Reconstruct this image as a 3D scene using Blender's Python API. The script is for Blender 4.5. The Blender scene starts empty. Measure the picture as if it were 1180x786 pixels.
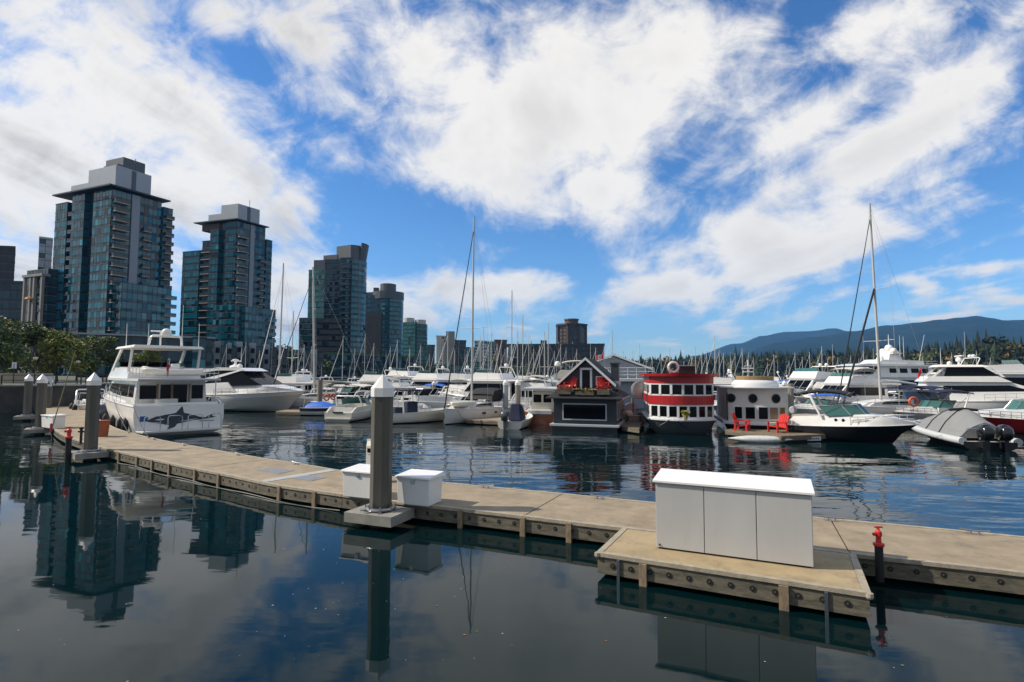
import bpy, bmesh, math, random
from mathutils import Vector, Matrix

D = bpy.data
S = bpy.context.scene
COL = S.collection
R = math.radians
PI = math.pi
rnd = random.Random(7)

# ---------------------------------------------------------------- camera
F = 640.0                      # focal length in photo pixels (1180 wide)
EYE = 4.15
PITCH, ROLL = R(3.49), R(0.25)
M3 = Matrix.Rotation(PI / 2 + PITCH, 3, 'X') @ Matrix.Rotation(ROLL, 3, 'Z')
cd = D.cameras.new('camera')
cd.sensor_width = 36.0
cd.lens = 36.0 * F / 1180.0
cd.clip_start = 0.1
cd.clip_end = 30000
cam = D.objects.new('camera', cd)
COL.objects.link(cam)
cam.matrix_world = Matrix.Translation((0, 0, EYE)) @ M3.to_4x4()
S.camera = cam

# ---------------------------------------------------------------- light
SUN_DIR = Vector((-0.98, 0.05, 0.80)).normalized()     # towards the sun: left, a little beyond
sun_el = math.asin(SUN_DIR.z)
sl = D.lights.new('sun', 'SUN')
sl.energy = 5.0
sl.angle = R(0.5)
sl.color = (1.0, 0.91, 0.77)
so = D.objects.new('sun', sl)
COL.objects.link(so)
so.rotation_euler = SUN_DIR.to_track_quat('Z', 'Y').to_euler()
so.location = (0, 0, 60)

S.view_settings.view_transform = 'Standard'
S.view_settings.look = 'None'
S.view_settings.gamma = 1.0
S.view_settings.use_curve_mapping = False
S.view_settings.exposure = 0.0
S.render.engine = 'CYCLES'
S.cycles.max_bounces = 6
S.cycles.diffuse_bounces = 2
S.cycles.glossy_bounces = 4
S.cycles.transmission_bounces = 4
S.cycles.volume_bounces = 0
S.cycles.caustics_reflective = False
S.cycles.caustics_refractive = False

# ---------------------------------------------------------------- sky: Nishita plus clouds placed by direction
w = D.worlds.new('World')
S.world = w
w.use_nodes = True
nt = w.node_tree
for n in list(nt.nodes):
    nt.nodes.remove(n)
N, L = nt.nodes, nt.links


def wmath(op, a, b=None, c=None, clamp=False):
    n = N.new('ShaderNodeMath'); n.operation = op; n.use_clamp = clamp
    for i, x in enumerate((a, b, c)):
        if x is None:
            continue
        if isinstance(x, (int, float)):
            n.inputs[i].default_value = x
        else:
            L.new(x, n.inputs[i])
    return n.outputs[0]


def wnoise(vec, scale, detail, rough, dist=0.0):
    n = N.new('ShaderNodeTexNoise'); n.inputs['Scale'].default_value = scale
    n.inputs['Detail'].default_value = detail; n.inputs['Roughness'].default_value = rough
    n.inputs['Distortion'].default_value = dist
    L.new(vec, n.inputs['Vector'])
    return n


def wramp(x, lo, hi, a=0.0, b=1.0):
    n = N.new('ShaderNodeMapRange'); n.interpolation_type = 'SMOOTHSTEP'
    n.inputs['From Min'].default_value = lo; n.inputs['From Max'].default_value = hi
    n.inputs['To Min'].default_value = a; n.inputs['To Max'].default_value = b
    L.new(x, n.inputs['Value'])
    return n.outputs[0]


tc = N.new('ShaderNodeTexCoord')
sx = N.new('ShaderNodeSeparateXYZ'); L.new(tc.outputs['Generated'], sx.inputs[0])
dx, dy, dz = sx.outputs
ydv = wmath('MAXIMUM', dy, 0.08)
u = wmath('DIVIDE', dx, ydv)
v = wmath('DIVIDE', dz, ydv)
uv = N.new('ShaderNodeCombineXYZ'); L.new(u, uv.inputs[0]); L.new(v, uv.inputs[1])
hz = wmath('ADD', wmath('MAXIMUM', dz, 0.0), 0.10)
pu, pv = wmath('DIVIDE', dx, hz), wmath('DIVIDE', dy, hz)
pc = N.new('ShaderNodeCombineXYZ'); L.new(pu, pc.inputs[0]); L.new(pv, pc.inputs[1])
# warp the blob field a little so that no outline is an ellipse
wn = wnoise(pc.outputs[0], 0.9, 3, 0.55)
wv = N.new('ShaderNodeVectorMath'); wv.operation = 'MULTIPLY_ADD'
L.new(wn.outputs['Color'], wv.inputs[0])
wv.inputs[1].default_value = (0.16, 0.12, 0)
L.new(uv.outputs[0], wv.inputs[2])
wv2 = N.new('ShaderNodeVectorMath'); wv2.operation = 'SUBTRACT'
L.new(wv.outputs[0], wv2.inputs[0]); wv2.inputs[1].default_value = (0.08, 0.06, 0)
#        px    py   semi-axes   tilt  weight
BLOBS = [(110, 120, 250, 105, 33, 1.0), (10, 190, 190, 110, 20, 1.0), (235, 185, 140, 48, 32, .9), (10, 318, 110, 75, 0, 1.0),
         (130, 270, 130, 60, 20, .8), (245, 12, 45, 22, 20, .55), (345, 35, 85, 26, 22, .62), (405, 120, 75, 26, 28, .5),
         (385, 175, 50, 20, 25, .4), (310, 210, 60, 22, 30, .55),
         (640, 115, 215, 115, 5, 1.15), (545, 190, 125, 55, 15, .95), (690, 215, 95, 50, -10, .95), (480, 60, 85, 65, 0, .85),
         (790, 50, 140, 85, 0, 1.0), (1040, 168, 170, 62, -27, 1.0), (910, 275, 185, 68, -18, 1.0), (790, 325, 120, 33, -12, .9),
         (1110, 85, 120, 50, -35, .8), (1040, 10, 110, 45, -20, .85), (940, 120, 110, 45, -30, .8), (800, 190, 90, 35, -20, .5),
         (550, 332, 125, 36, 2, .95), (440, 345, 70, 40, 0, .85), (325, 345, 75, 70, 0, .9),
         (1060, 326, 27, 11, 0, .7), (1140, 314, 60, 15, -4, .8), (1085, 352, 110, 14, -4, .85), (1175, 338, 40, 12, 0, .7),
         (832, 374, 26, 13, 0, .55), (775, 400, 30, 7, 0, .4), (720, 300, 28, 14, 0, .45), (640, 385, 90, 10, 0, .35),
         (300, -90, 260, 90, 15, .8), (800, -110, 300, 90, 0, .9), (-220, 120, 260, 200, 0, 1.0), (1420, 180, 180, 100, -20, .8)]
field = None
for bx_, by_, ax, ay, ang, wt in BLOBS:
    mp = N.new('ShaderNodeMapping'); mp.vector_type = 'TEXTURE'
    mp.inputs['Location'].default_value = ((bx_ - 590) / F, (432 - by_) / F, 0)
    mp.inputs['Rotation'].default_value = (0, 0, -R(ang))
    mp.inputs['Scale'].default_value = (ax / F, ay / F, 1)
    L.new(wv2.outputs[0], mp.inputs['Vector'])
    ln = N.new('ShaderNodeVectorMath'); ln.operation = 'LENGTH'
    L.new(mp.outputs[0], ln.inputs[0])
    val = wmath('MULTIPLY', wmath('SUBTRACT', 1.25, ln.outputs['Value']), wt)
    field = val if field is None else wmath('SMOOTH_MAX', field, val, 0.25)
front = wramp(dy, 0.02, 0.3)
field = wmath('MULTIPLY_ADD', wmath('ADD', wmath('MAXIMUM', field, -0.9), -1.0), front, 1.0)
st = N.new('ShaderNodeMapping'); L.new(pc.outputs[0], st.inputs['Vector'])
st.inputs['Rotation'].default_value = (0, 0, R(4)); st.inputs['Scale'].default_value = (1.25, 0.42, 1)
n1 = wnoise(st.outputs[0], 1.7, 10, 0.60, 0.5)
st2 = N.new('ShaderNodeMapping'); L.new(uv.outputs[0], st2.inputs['Vector']); st2.inputs['Scale'].default_value = (1, 1.25, 1)
n2 = wnoise(st2.outputs[0], 7.5, 11, 0.64, 0.4)
nn = wmath('ADD', wmath('MULTIPLY', n1.outputs['Fac'], 0.52), wmath('MULTIPLY', n2.outputs['Fac'], 0.48))
dens = wmath('ADD', field, wmath('MULTIPLY', wmath('SUBTRACT', nn, 0.5), 4.1))
cov = wmath('MULTIPLY', wramp(dens, -0.05, 0.85), 0.98)
# cloud light: bright thin rims, greyer where thick
n3 = wnoise(st.outputs[0], 1.6, 6, 0.55, 0.3)
thick = wramp(wmath('ADD', dens, wmath('MULTIPLY', wmath('SUBTRACT', n3.outputs['Fac'], 0.5), 4.6)), 0.55, 2.2)
left = wramp(u, 0.3, -0.8)
grey = wmath('MULTIPLY', thick, wmath('MULTIPLY_ADD', left, 0.50, 0.20))
back = wramp(dy, -0.05, -0.45)          # added unseen grey cloud bank behind the viewer, lowers ambient light and darkens reflections
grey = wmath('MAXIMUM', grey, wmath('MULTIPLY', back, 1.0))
ccol = N.new('ShaderNodeMixRGB'); L.new(grey, ccol.inputs[0])
ccol.inputs[1].default_value = (1.0, 0.965, 0.915, 1); ccol.inputs[2].default_value = (0.24, 0.235, 0.23, 1)
sky = N.new('ShaderNodeTexSky'); sky.sky_type = 'NISHITA'; sky.sun_disc = False
sky.sun_elevation = sun_el
sky.sun_rotation = math.atan2(SUN_DIR.x, SUN_DIR.y)
sky.altitude = 0; sky.air_density = 1.0; sky.dust_density = 0.3; sky.ozone_density = 3.0
hs = N.new('ShaderNodeHueSaturation'); hs.inputs['Saturation'].default_value = 1.12
L.new(sky.outputs[0], hs.inputs['Color'])
tint = N.new('ShaderNodeMixRGB'); tint.inputs[1].default_value = (.80, 1.02, 1.22, 1); tint.inputs[2].default_value = (.62, .90, 1.14, 1)
L.new(wramp(dz, 0.0, 0.35), tint.inputs[0])
tm = N.new('ShaderNodeMixRGB'); tm.blend_type = 'MULTIPLY'; tm.inputs[0].default_value = 1
L.new(hs.outputs[0], tm.inputs[1]); L.new(tint.outputs[0], tm.inputs[2])
bg = N.new('ShaderNodeBackground'); L.new(tm.outputs[0], bg.inputs[0]); bg.inputs[1].default_value = 0.135
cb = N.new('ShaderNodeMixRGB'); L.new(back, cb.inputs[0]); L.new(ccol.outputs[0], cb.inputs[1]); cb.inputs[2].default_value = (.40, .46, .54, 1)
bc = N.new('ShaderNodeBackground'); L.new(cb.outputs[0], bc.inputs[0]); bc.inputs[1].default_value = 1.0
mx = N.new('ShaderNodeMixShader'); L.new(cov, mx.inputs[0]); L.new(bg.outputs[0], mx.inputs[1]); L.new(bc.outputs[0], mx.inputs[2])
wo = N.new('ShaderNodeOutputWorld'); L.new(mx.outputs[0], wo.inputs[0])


# ---------------------------------------------------------------- helpers
def P(px, py, z=0.0):
    """point of the horizontal plane z seen at photo pixel (px, py)"""
    d = M3 @ Vector(((px - 590) / F, (393 - py) / F, -1))
    t = (z - EYE) / d.z
    return Vector((d.x * t, d.y * t, z))


def A(px, Z, z=0.0):
    """point at depth Z, photo column px, height z"""
    return Vector(((px - 590) / F * (Z * math.cos(PITCH) + (z - EYE) * math.sin(PITCH)), Z, z))


def HZ(py, Z):
    """height of photo row py at depth Z"""
    return EYE + Z * math.tan(math.atan((393 - py) / F) + PITCH)


def lerp(a, b, t):
    return a + (b - a) * t


class MB:
    def __init__(s):
        s.v, s.f, s.m, s.mi = [], [], [], 0

    def add(s, vs, fs):
        o = len(s.v)
        s.v += [tuple(p) for p in vs]
        for f in fs:
            s.f.append([i + o for i in f]); s.m.append(s.mi)
        return s

    def hexa(s, b, t):
        return s.add(list(b) + list(t), [(3, 2, 1, 0), (4, 5, 6, 7), (0, 1, 5, 4), (1, 2, 6, 5), (2, 3, 7, 6), (3, 0, 4, 7)])

    def box(s, c, sz, rz=0.0):
        x, y, z = sz[0] / 2, sz[1] / 2, sz[2] / 2
        ca, sa = math.cos(rz), math.sin(rz)
        q = [(c[0] + a * x * ca - b * y * sa, c[1] + a * x * sa + b * y * ca) for a, b in ((-1, -1), (1, -1), (1, 1), (-1, 1))]
        return s.hexa([(p[0], p[1], c[2] - z) for p in q], [(p[0], p[1], c[2] + z) for p in q])

    def bb(s, x0, x1, y0, y1, z0, z1):
        return s.box(((x0 + x1) / 2, (y0 + y1) / 2, (z0 + z1) / 2), (x1 - x0, y1 - y0, z1 - z0))

    def prism(s, poly, z0, z1, top=None):
        n = len(poly); top = top or poly
        vs = [(p[0], p[1], z0) for p in poly] + [(p[0], p[1], z1) for p in top]
        fs = [tuple(reversed(range(n))), tuple(range(n, 2 * n))] + [(i, (i + 1) % n, n + (i + 1) % n, n + i) for i in range(n)]
        return s.add(vs, fs)

    def side(s, prof, hw, hw2=None, step=.5):
        """side profile [(x, z)], single valued in x, filled across y between hw2 (or -hw) and hw and following their curve"""
        lo = (lambda x, z: -hw(x, z)) if hw2 is None else hw2
        xs0 = sorted({round(p[0], 4) for p in prof}); e = 1e-3
        xs = []
        for a, c in zip(xs0, xs0[1:]):
            k = max(1, int((c - a) / step))
            xs += [a + e] + [lerp(a, c, q / k) for q in range(1, k)] + [c - e]
        n = len(prof); rows = []
        for x in xs:
            zz = []
            for i in range(n):
                (xa, za), (xb, zb) = prof[i], prof[(i + 1) % n]
                if xa != xb and min(xa, xb) <= x <= max(xa, xb):
                    zz.append(lerp(za, zb, (x - xa) / (xb - xa)))
            if len(zz) < 2: continue
            z0, z1 = min(zz), max(zz)
            q = [z0, lerp(z0, z1, .33), lerp(z0, z1, .67), z1]
            rows.append([(x, lo(x, z), z) for z in q] + [(x, hw(x, z), z) for z in reversed(q)])
        s.grid(rows, close=True)
        o = len(s.v) - len(rows) * 8
        s.f += [[o + k for k in range(8)], [len(s.v) - 8 + k for k in range(8)]]; s.m += [s.mi, s.mi]
        return s

    def panel(s, pts, th):
        """flat polygon given thickness th along its normal"""
        pts = [Vector(p) for p in pts]
        nrm = (pts[1] - pts[0]).cross(pts[2] - pts[0]).normalized()
        n = len(pts)
        vs = pts + [p + nrm * th for p in pts]
        fs = [tuple(reversed(range(n))), tuple(range(n, 2 * n))] + [(i, (i + 1) % n, n + (i + 1) % n, n + i) for i in range(n)]
        return s.add(vs, fs)

    def tube(s, pts, r, n=6, closed=False, r1=None):
        pts = [Vector(p) for p in pts]
        k = len(pts); rings = []
        for i, p in enumerate(pts):
            if closed:
                d = pts[(i + 1) % k] - pts[i - 1]
            else:
                d = pts[min(i + 1, k - 1)] - pts[max(i - 1, 0)]
            d.normalize()
            a = d.cross(Vector((0, 0, 1)))
            if a.length < 1e-3:
                a = Vector((1, 0, 0))
            a.normalize(); b = d.cross(a)
            rr = r if r1 is None else lerp(r, r1, i / max(1, k - 1))
            rings.append([p + (a * math.cos(2 * PI * j / n) + b * math.sin(2 * PI * j / n)) * rr for j in range(n)])
        vs = [q for g in rings for q in g]
        fs = []
        for i in range(k if closed else k - 1):
            o, o2 = i * n, ((i + 1) % k) * n
            for j in range(n):
                fs.append((o + j, o + (j + 1) % n, o2 + (j + 1) % n, o2 + j))
        if not closed:
            fs += [tuple(reversed(range(n))), tuple(range((k - 1) * n, k * n))]
        return s.add(vs, fs)

    def lathe(s, prof, c=(0, 0, 0), n=12, rot=None):
        """prof [(r, h)] turned round the z axis (or the axis rot brings it to)"""
        vs, fs = [], []
        for r, h in prof:
            for j in range(n):
                a = 2 * PI * j / n
                p = Vector((max(r, 1e-4) * math.cos(a), max(r, 1e-4) * math.sin(a), h))
                if rot is not None:
                    p = rot @ p
                vs.append(p + Vector(c))
        for i in range(len(prof) - 1):
            for j in range(n):
                fs.append((i * n + j, i * n + (j + 1) % n, (i + 1) * n + (j + 1) % n, (i + 1) * n + j))
        fs += [tuple(reversed(range(n))), tuple(range((len(prof) - 1) * n, len(prof) * n))]
        return s.add(vs, fs)

    def ball(s, c, r, n=10, sz=1.0):
        return s.lathe([(r * math.sin(PI * i / 8), -r * sz * math.cos(PI * i / 8)) for i in range(9)], c, n)

    def grid(s, rows, close=False):
        n = len(rows[0]); vs = [p for g in rows for p in g]; fs = []
        for i in range(len(rows) - 1):
            for j in range(n if close else n - 1):
                fs.append((i * n + j, i * n + (j + 1) % n, (i + 1) * n + (j + 1) % n, (i + 1) * n + j))
        return s.add(vs, fs)

    def build(s, name, mats, parent=None, smooth=None, fix=True, bevel=0.0):
        me = D.meshes.new(name)
        me.from_pydata(s.v, [], s.f)
        if not isinstance(mats, (list, tuple)):
            mats = [mats]
        for m in mats:
            me.materials.append(m)
        me.polygons.foreach_set('material_index', s.m)
        if fix and len(s.f) < 20000:
            b = bmesh.new(); b.from_mesh(me)
            bmesh.ops.recalc_face_normals(b, faces=b.faces)
            b.to_mesh(me); b.free()
        if smooth is not None:
            me.polygons.foreach_set('use_smooth', [True] * len(me.polygons))
            me.set_sharp_from_angle(angle=R(smooth))
        me.update()
        o = D.objects.new(name, me)
        COL.objects.link(o)
        if parent is not None:
            o.parent = parent
        if bevel:
            md = o.modifiers.new('bevel', 'BEVEL'); md.width = bevel; md.segments = 2; md.limit_method = 'ANGLE'
        return o


def tag(o, label, cat, group=None, kind=None):
    if label: o['label'] = label
    if cat: o['category'] = cat
    if group: o['group'] = group
    if kind: o['kind'] = kind
    return o


def thing(name, label, cat, loc=(0, 0, 0), rz=0.0, group=None):
    o = D.objects.new(name, None)
    o.empty_display_size = 0.3
    COL.objects.link(o)
    o.location = loc; o.rotation_euler = (0, 0, rz)
    return tag(o, label, cat, group)


KIDS = {}


def copy_tree(o, parent=None):
    c = o.copy(); COL.objects.link(c)
    if parent is not None:
        c.parent = parent
    for ch in o.children:
        copy_tree(ch, c)
    return c


# ---------------------------------------------------------------- materials
MATS = {}


def mat(name, col, rough=0.5, metal=0.0, var=0.0, scale=4.0, bump=0.0, bscale=30.0, coat=0.0, ior=1.5, stretch=(1, 1, 1), dirt=None, emis=None, trans=0.0, alpha=1.0):
    m = D.materials.new(name); m.use_nodes = True
    t = m.node_tree; b = t.nodes['Principled BSDF']
    b.inputs['Base Color'].default_value = (*col, 1)
    b.inputs['Roughness'].default_value = rough
    b.inputs['Metallic'].default_value = metal
    b.inputs['IOR'].default_value = ior
    b.inputs['Coat Weight'].default_value = coat
    b.inputs['Transmission Weight'].default_value = trans
    b.inputs['Alpha'].default_value = alpha
    if emis:
        b.inputs['Emission Color'].default_value = (*emis, 1); b.inputs['Emission Strength'].default_value = 1
    if var or bump or dirt:
        c = t.nodes.new('ShaderNodeTexCoord'); mp = t.nodes.new('ShaderNodeMapping')
        mp.inputs['Scale'].default_value = stretch
        t.links.new(c.outputs['Object'], mp.inputs[0])
    if var:
        n = t.nodes.new('ShaderNodeTexNoise'); n.inputs['Scale'].default_value = scale; n.inputs['Detail'].default_value = 8; n.inputs['Roughness'].default_value = .65
        t.links.new(mp.outputs[0], n.inputs['Vector'])
        r = t.nodes.new('ShaderNodeMapRange'); r.inputs[1].default_value = .3; r.inputs[2].default_value = .7
        r.inputs[3].default_value = 1 - var; r.inputs[4].default_value = 1 + var
        t.links.new(n.outputs['Fac'], r.inputs[0])
        mu = t.nodes.new('ShaderNodeMixRGB'); mu.blend_type = 'MULTIPLY'; mu.inputs[0].default_value = 1
        mu.inputs[1].default_value = (*col, 1)
        t.links.new(r.outputs[0], mu.inputs[2])
        out = mu.outputs[0]
        if dirt:
            n2 = t.nodes.new('ShaderNodeTexNoise'); n2.inputs['Scale'].default_value = dirt[1]; n2.inputs['Detail'].default_value = 6; n2.inputs['Roughness'].default_value = .7
            t.links.new(mp.outputs[0], n2.inputs['Vector'])
            r2 = t.nodes.new('ShaderNodeMapRange'); r2.inputs[1].default_value = dirt[2]; r2.inputs[2].default_value = dirt[2] + .18
            r2.inputs[4].default_value = dirt[3] if len(dirt) > 3 else .6
            t.links.new(n2.outputs['Fac'], r2.inputs[0])
            mm = t.nodes.new('ShaderNodeMixRGB'); t.links.new(r2.outputs[0], mm.inputs[0]); t.links.new(out, mm.inputs[1]); mm.inputs[2].default_value = (*dirt[0], 1)
            out = mm.outputs[0]
        t.links.new(out, b.inputs['Base Color'])
    if bump:
        n = t.nodes.new('ShaderNodeTexNoise'); n.inputs['Scale'].default_value = bscale; n.inputs['Detail'].default_value = 6
        t.links.new(mp.outputs[0], n.inputs['Vector'])
        bp = t.nodes.new('ShaderNodeBump'); bp.inputs['Strength'].default_value = bump; bp.inputs['Distance'].default_value = .02
        t.links.new(n.outputs['Fac'], bp.inputs['Height']); t.links.new(bp.outputs[0], b.inputs['Normal'])
    MATS[name] = m
    return m


white = mat('white_gelcoat', (.82, .80, .77), .28, coat=.3, var=.05, scale=1.2)
cream = mat('cream_gelcoat', (.66, .62, .52), .3, coat=.3, var=.06, scale=1.2)
deckw = mat('boat_deck', (.64, .63, .6), .6, var=.06, scale=3)
ivory = mat('ivory_paint', (.7, .66, .58), .4, var=.06, scale=2)
teak = mat('teak', (.3, .19, .1), .6, var=.2, scale=3, stretch=(1, 8, 8))
varnish = mat('varnished_wood', (.32, .09, .03), .25, coat=.5, var=.2, scale=3, stretch=(1, 6, 6))
black = mat('black_gelcoat', (.008, .008, .01), .2, coat=.4)
blackm = mat('black_rubber', (.015, .015, .016), .6)
navy = mat('navy_canvas', (.012, .018, .05), .8, var=.15)
bluec = mat('blue_tarp', (.02, .13, .55), .6, var=.12, bump=.2, bscale=6)
dkc = mat('black_canvas', (.018, .018, .02), .8, var=.2)
greyc = mat('grey_canvas', (.23, .235, .235), .85, var=.08, scale=2, bump=.25, bscale=5)
beigec = mat('beige_canvas', (.5, .46, .38), .8, var=.1)
bglass = mat('dark_glass', (.004, .005, .006), .06, ior=1.25)
tglass = mat('teal_windscreen', (.05, .14, .13), .06, ior=1.5)
steel = mat('stainless_steel', (.62, .62, .62), .22, metal=1)
alum = mat('mast_aluminium', (.50, .49, .47), .5, metal=.1)
antm = mat('white_aerial', (.75, .75, .75), .4)
red = mat('red_paint', (.42, .012, .014), .4, var=.1, coat=.15)
redp = mat('red_plastic', (.62, .035, .03), .4, var=.06)
orange = mat('orange_plastic', (.7, .12, .03), .5)
yellow = mat('yellow_plastic', (.7, .4, .03), .5)
gull = mat('grey_hull', (.085, .10, .11), .4, var=.08)
slate = mat('slate_siding', (.035, .042, .05), .6, var=.18, scale=6, stretch=(1, 1, 10))
shingle = mat('dark_shingles', (.025, .023, .024), .85, var=.3, scale=9, bump=.4, bscale=20)
trimw = mat('white_trim', (.72, .73, .74), .45)
trimg = mat('pale_grey_trim', (.42, .46, .5), .5)
brown = mat('brown_canvas_top', (.3, .2, .09), .7, var=.15)
orca = mat('black_paint', (.035, .042, .06), .4)
cmat = mat('dock_concrete', (.315, .25, .168), .85, var=.24, scale=1.3, bump=.35, bscale=55, dirt=((.15, .12, .085), 1.7, .52, .65))
cmat2 = mat('extension_concrete', (.37, .285, .165), .85, var=.17, scale=1.6, bump=.35, bscale=55, dirt=((.17, .12, .07), 1.9, .52, .6))
timber = mat('weathered_timber', (.15, .13, .095), .85, var=.4, scale=3.0, bump=.5, bscale=30, stretch=(1, 1, 5), dirt=((.045, .05, .03), 2.0, .5, .8))
timberl = mat('pale_timber', (.36, .31, .23), .8, var=.25, scale=6, bump=.4, bscale=30)
post_m = mat('timber_post', (.24, .18, .115), .85, var=.35, scale=5, stretch=(3, 3, 1), dirt=((.06, .055, .04), 3, .55, .7))
float_m = mat('wet_float', (.015, .016, .014), .7, var=.3)
pilem = mat('pile_concrete', (.105, .098, .08), .8, var=.25, scale=1.6, bump=.3, bscale=25, stretch=(1, 1, .25), dirt=((.17, .15, .11), 2.0, .55, .5))
capm = mat('white_pile_cap', (.82, .8, .77), .4, var=.03)
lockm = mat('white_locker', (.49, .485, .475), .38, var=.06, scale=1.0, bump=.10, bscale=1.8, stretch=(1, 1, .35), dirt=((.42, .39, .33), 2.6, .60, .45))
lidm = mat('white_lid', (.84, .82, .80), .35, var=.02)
boxm = mat('dock_box_white', (.80, .78, .75), .4, var=.06, scale=1.5, stretch=(1, 1, .4), dirt=((.45, .43, .36), 3, .60, .4))
woodp = mat('wood_pile', (.2, .165, .13), .9, var=.3, scale=4, stretch=(2, 2, .3))
leafg = mat('leaf_green', (.12, .165, .025), .6)
leafd = mat('leaf_dark', (.045, .075, .018), .6)
leafy = mat('leaf_yellow', (.24, .19, .02), .6)
leafo = mat('leaf_olive', (.26, .24, .035), .6)
bark = mat('bark', (.07, .05, .035), .9, var=.3)

# weed and wet tide band on the piles: a real stain at the water's edge
t = pilem.node_tree; bs_ = t.nodes['Principled BSDF']; old = bs_.inputs['Base Color'].links[0].from_socket
cc = t.nodes.new('ShaderNodeTexCoord'); sp_ = t.nodes.new('ShaderNodeSeparateXYZ'); t.links.new(cc.outputs['Object'], sp_.inputs[0])
nz = t.nodes.new('ShaderNodeTexNoise'); nz.inputs['Scale'].default_value = 5; t.links.new(cc.outputs['Object'], nz.inputs['Vector'])
ad = t.nodes.new('ShaderNodeMath'); ad.operation = 'MULTIPLY_ADD'; ad.inputs[1].default_value = .7; t.links.new(nz.outputs['Fac'], ad.inputs[0]); t.links.new(sp_.outputs[2], ad.inputs[2])
mr = t.nodes.new('ShaderNodeMapRange'); mr.inputs[1].default_value = .75; mr.inputs[2].default_value = 1.0; mr.inputs[3].default_value = .9; mr.inputs[4].default_value = 0
t.links.new(ad.outputs[0], mr.inputs[0])
mxx = t.nodes.new('ShaderNodeMixRGB'); t.links.new(mr.outputs[0], mxx.inputs[0]); t.links.new(old, mxx.inputs[1]); mxx.inputs[2].default_value = (.02, .025, .012, 1)
t.links.new(mxx.outputs[0], bs_.inputs['Base Color'])
pilem.node_tree.nodes['Principled BSDF'].inputs['Roughness'].default_value = .75

# ---------------------------------------------------------------- water
def water_mat():
    m = D.materials.new('harbour_water'); m.use_nodes = True
    t = m.node_tree; b = t.nodes['Principled BSDF']
    b.inputs['Base Color'].default_value = (.001, .010, .012, 1)
    b.inputs['Roughness'].default_value = .025
    b.inputs['IOR'].default_value = 1.275
    g = t.nodes.new('ShaderNodeNewGeometry')
    sep = t.nodes.new('ShaderNodeSeparateXYZ'); t.links.new(g.outputs['Position'], sep.inputs[0])

    def M(op, a, c=None, e=None):
        n = t.nodes.new('ShaderNodeMath'); n.operation = op
        for i, x in enumerate((a, c, e)):
            if x is None: continue
            if isinstance(x, (int, float)): n.inputs[i].default_value = x
            else: t.links.new(x, n.inputs[i])
        return n.outputs[0]

    def noise(scale, detail, stretch, rot=0.0, rough=.5):
        mp = t.nodes.new('ShaderNodeMapping'); mp.inputs['Scale'].default_value = stretch; mp.inputs['Rotation'].default_value = (0, 0, rot)
        t.links.new(g.outputs['Position'], mp.inputs[0])
        n = t.nodes.new('ShaderNodeTexNoise'); n.inputs['Scale'].default_value = scale; n.inputs['Detail'].default_value = detail
        n.inputs['Roughness'].default_value = rough
        t.links.new(mp.outputs[0], n.inputs['Vector'])
        return n.outputs['Fac']
    # the basin inside the pontoon lies calm; open water beyond it carries small wind ripples
    line = M('ADD', M('MULTIPLY', sep.outputs[0], .38), sep.outputs[1])       # along the pontoon ~ constant
    r = t.nodes.new('ShaderNodeMapRange'); r.interpolation_type = 'SMOOTHSTEP'
    r.inputs[1].default_value = 14.5; r.inputs[2].default_value = 19.0; r.inputs[3].default_value = .16; r.inputs[4].default_value = 1.0
    t.links.new(line, r.inputs[0])
    patch = t.nodes.new('ShaderNodeMapRange'); patch.inputs[1].default_value = .35; patch.inputs[2].default_value = .65
    patch.inputs[3].default_value = .35; patch.inputs[4].default_value = 1.0
    t.links.new(noise(.07, 2, (1, 2, 1), .3), patch.inputs[0])
    amp = M('MULTIPLY', r.outputs[0], patch.outputs[0])
    a = noise(.55, 2, (.55, 1.25, 1), R(18))
    c = noise(1.9, 2, (.6, 1.3, 1), R(-12))
    d = noise(.16, 1, (1, 1.3, 1), 0)
    h = M('ADD', M('ADD', M('MULTIPLY', a, .55), M('MULTIPLY', c, .11)), M('MULTIPLY', d, 1.3))
    bp = t.nodes.new('ShaderNodeBump'); bp.inputs['Distance'].default_value = .13
    t.links.new(amp, bp.inputs['Strength']); t.links.new(h, bp.inputs['Height'])
    t.links.new(bp.outputs[0], b.inputs['Normal'])
    return m


HAZE = 0.9e-4
wm = water_mat()
o = MB().add([(-1500, -60, 0), (1500, -60, 0), (1500, 1500, 0), (-1500, 1500, 0)], [(0, 1, 2, 3)]).build('water', wm, fix=False)
o['kind'] = 'structure'
o = MB().add([(-7400, -60, -4), (7400, -60, -4), (7400, 7900, -4), (-7400, 7900, -4)], [(0, 1, 2, 3)]).build('ground', mat('sea_bed', (.03, .035, .03), .9, var=.2, scale=.1), fix=False)
o['kind'] = 'structure'

# ---------------------------------------------------------------- shore
LAND_Z = 2.75
SHORE = [(-500, 50), (-200, 56), (0, 58), (92, 62), (140, 84), (205, 118), (262, 148), (332, 190), (420, 240), (520, 300), (600, 360), (700, 455), (850, 560),
         (1000, 500), (1100, 400), (1250, 320), (1700, 250)]
sh = [A(px, Z) for px, Z in SHORE]
landm = mat('land_ground', (.10, .105, .075), .9, var=.35, scale=.08)
b = MB()
rows = []
for k in (1.0, 1.25, 2.2, 6.0, 12.0):
    rows.append([(p.x * k, p.y * k + (k - 1) * 20, LAND_Z + (k - 1) * .3) for p in sh])
b.grid(rows)
o = b.build('terrain', landm, fix=False); o['kind'] = 'structure'
wallm = mat('seawall_stone', (.055, .05, .045), .9, var=.5, scale=.6, bump=.8, bscale=2)
b = MB(); b.grid([[(p.x, p.y, -3.5) for p in sh], [(p.x, p.y, LAND_Z - .02) for p in sh]])
ps = sh[:6]
sw = thing('seawall', 'dark stone seawall along the promenade below the trees', 'wall')
b.build('wall_face', wallm, sw)
b = MB()
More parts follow.
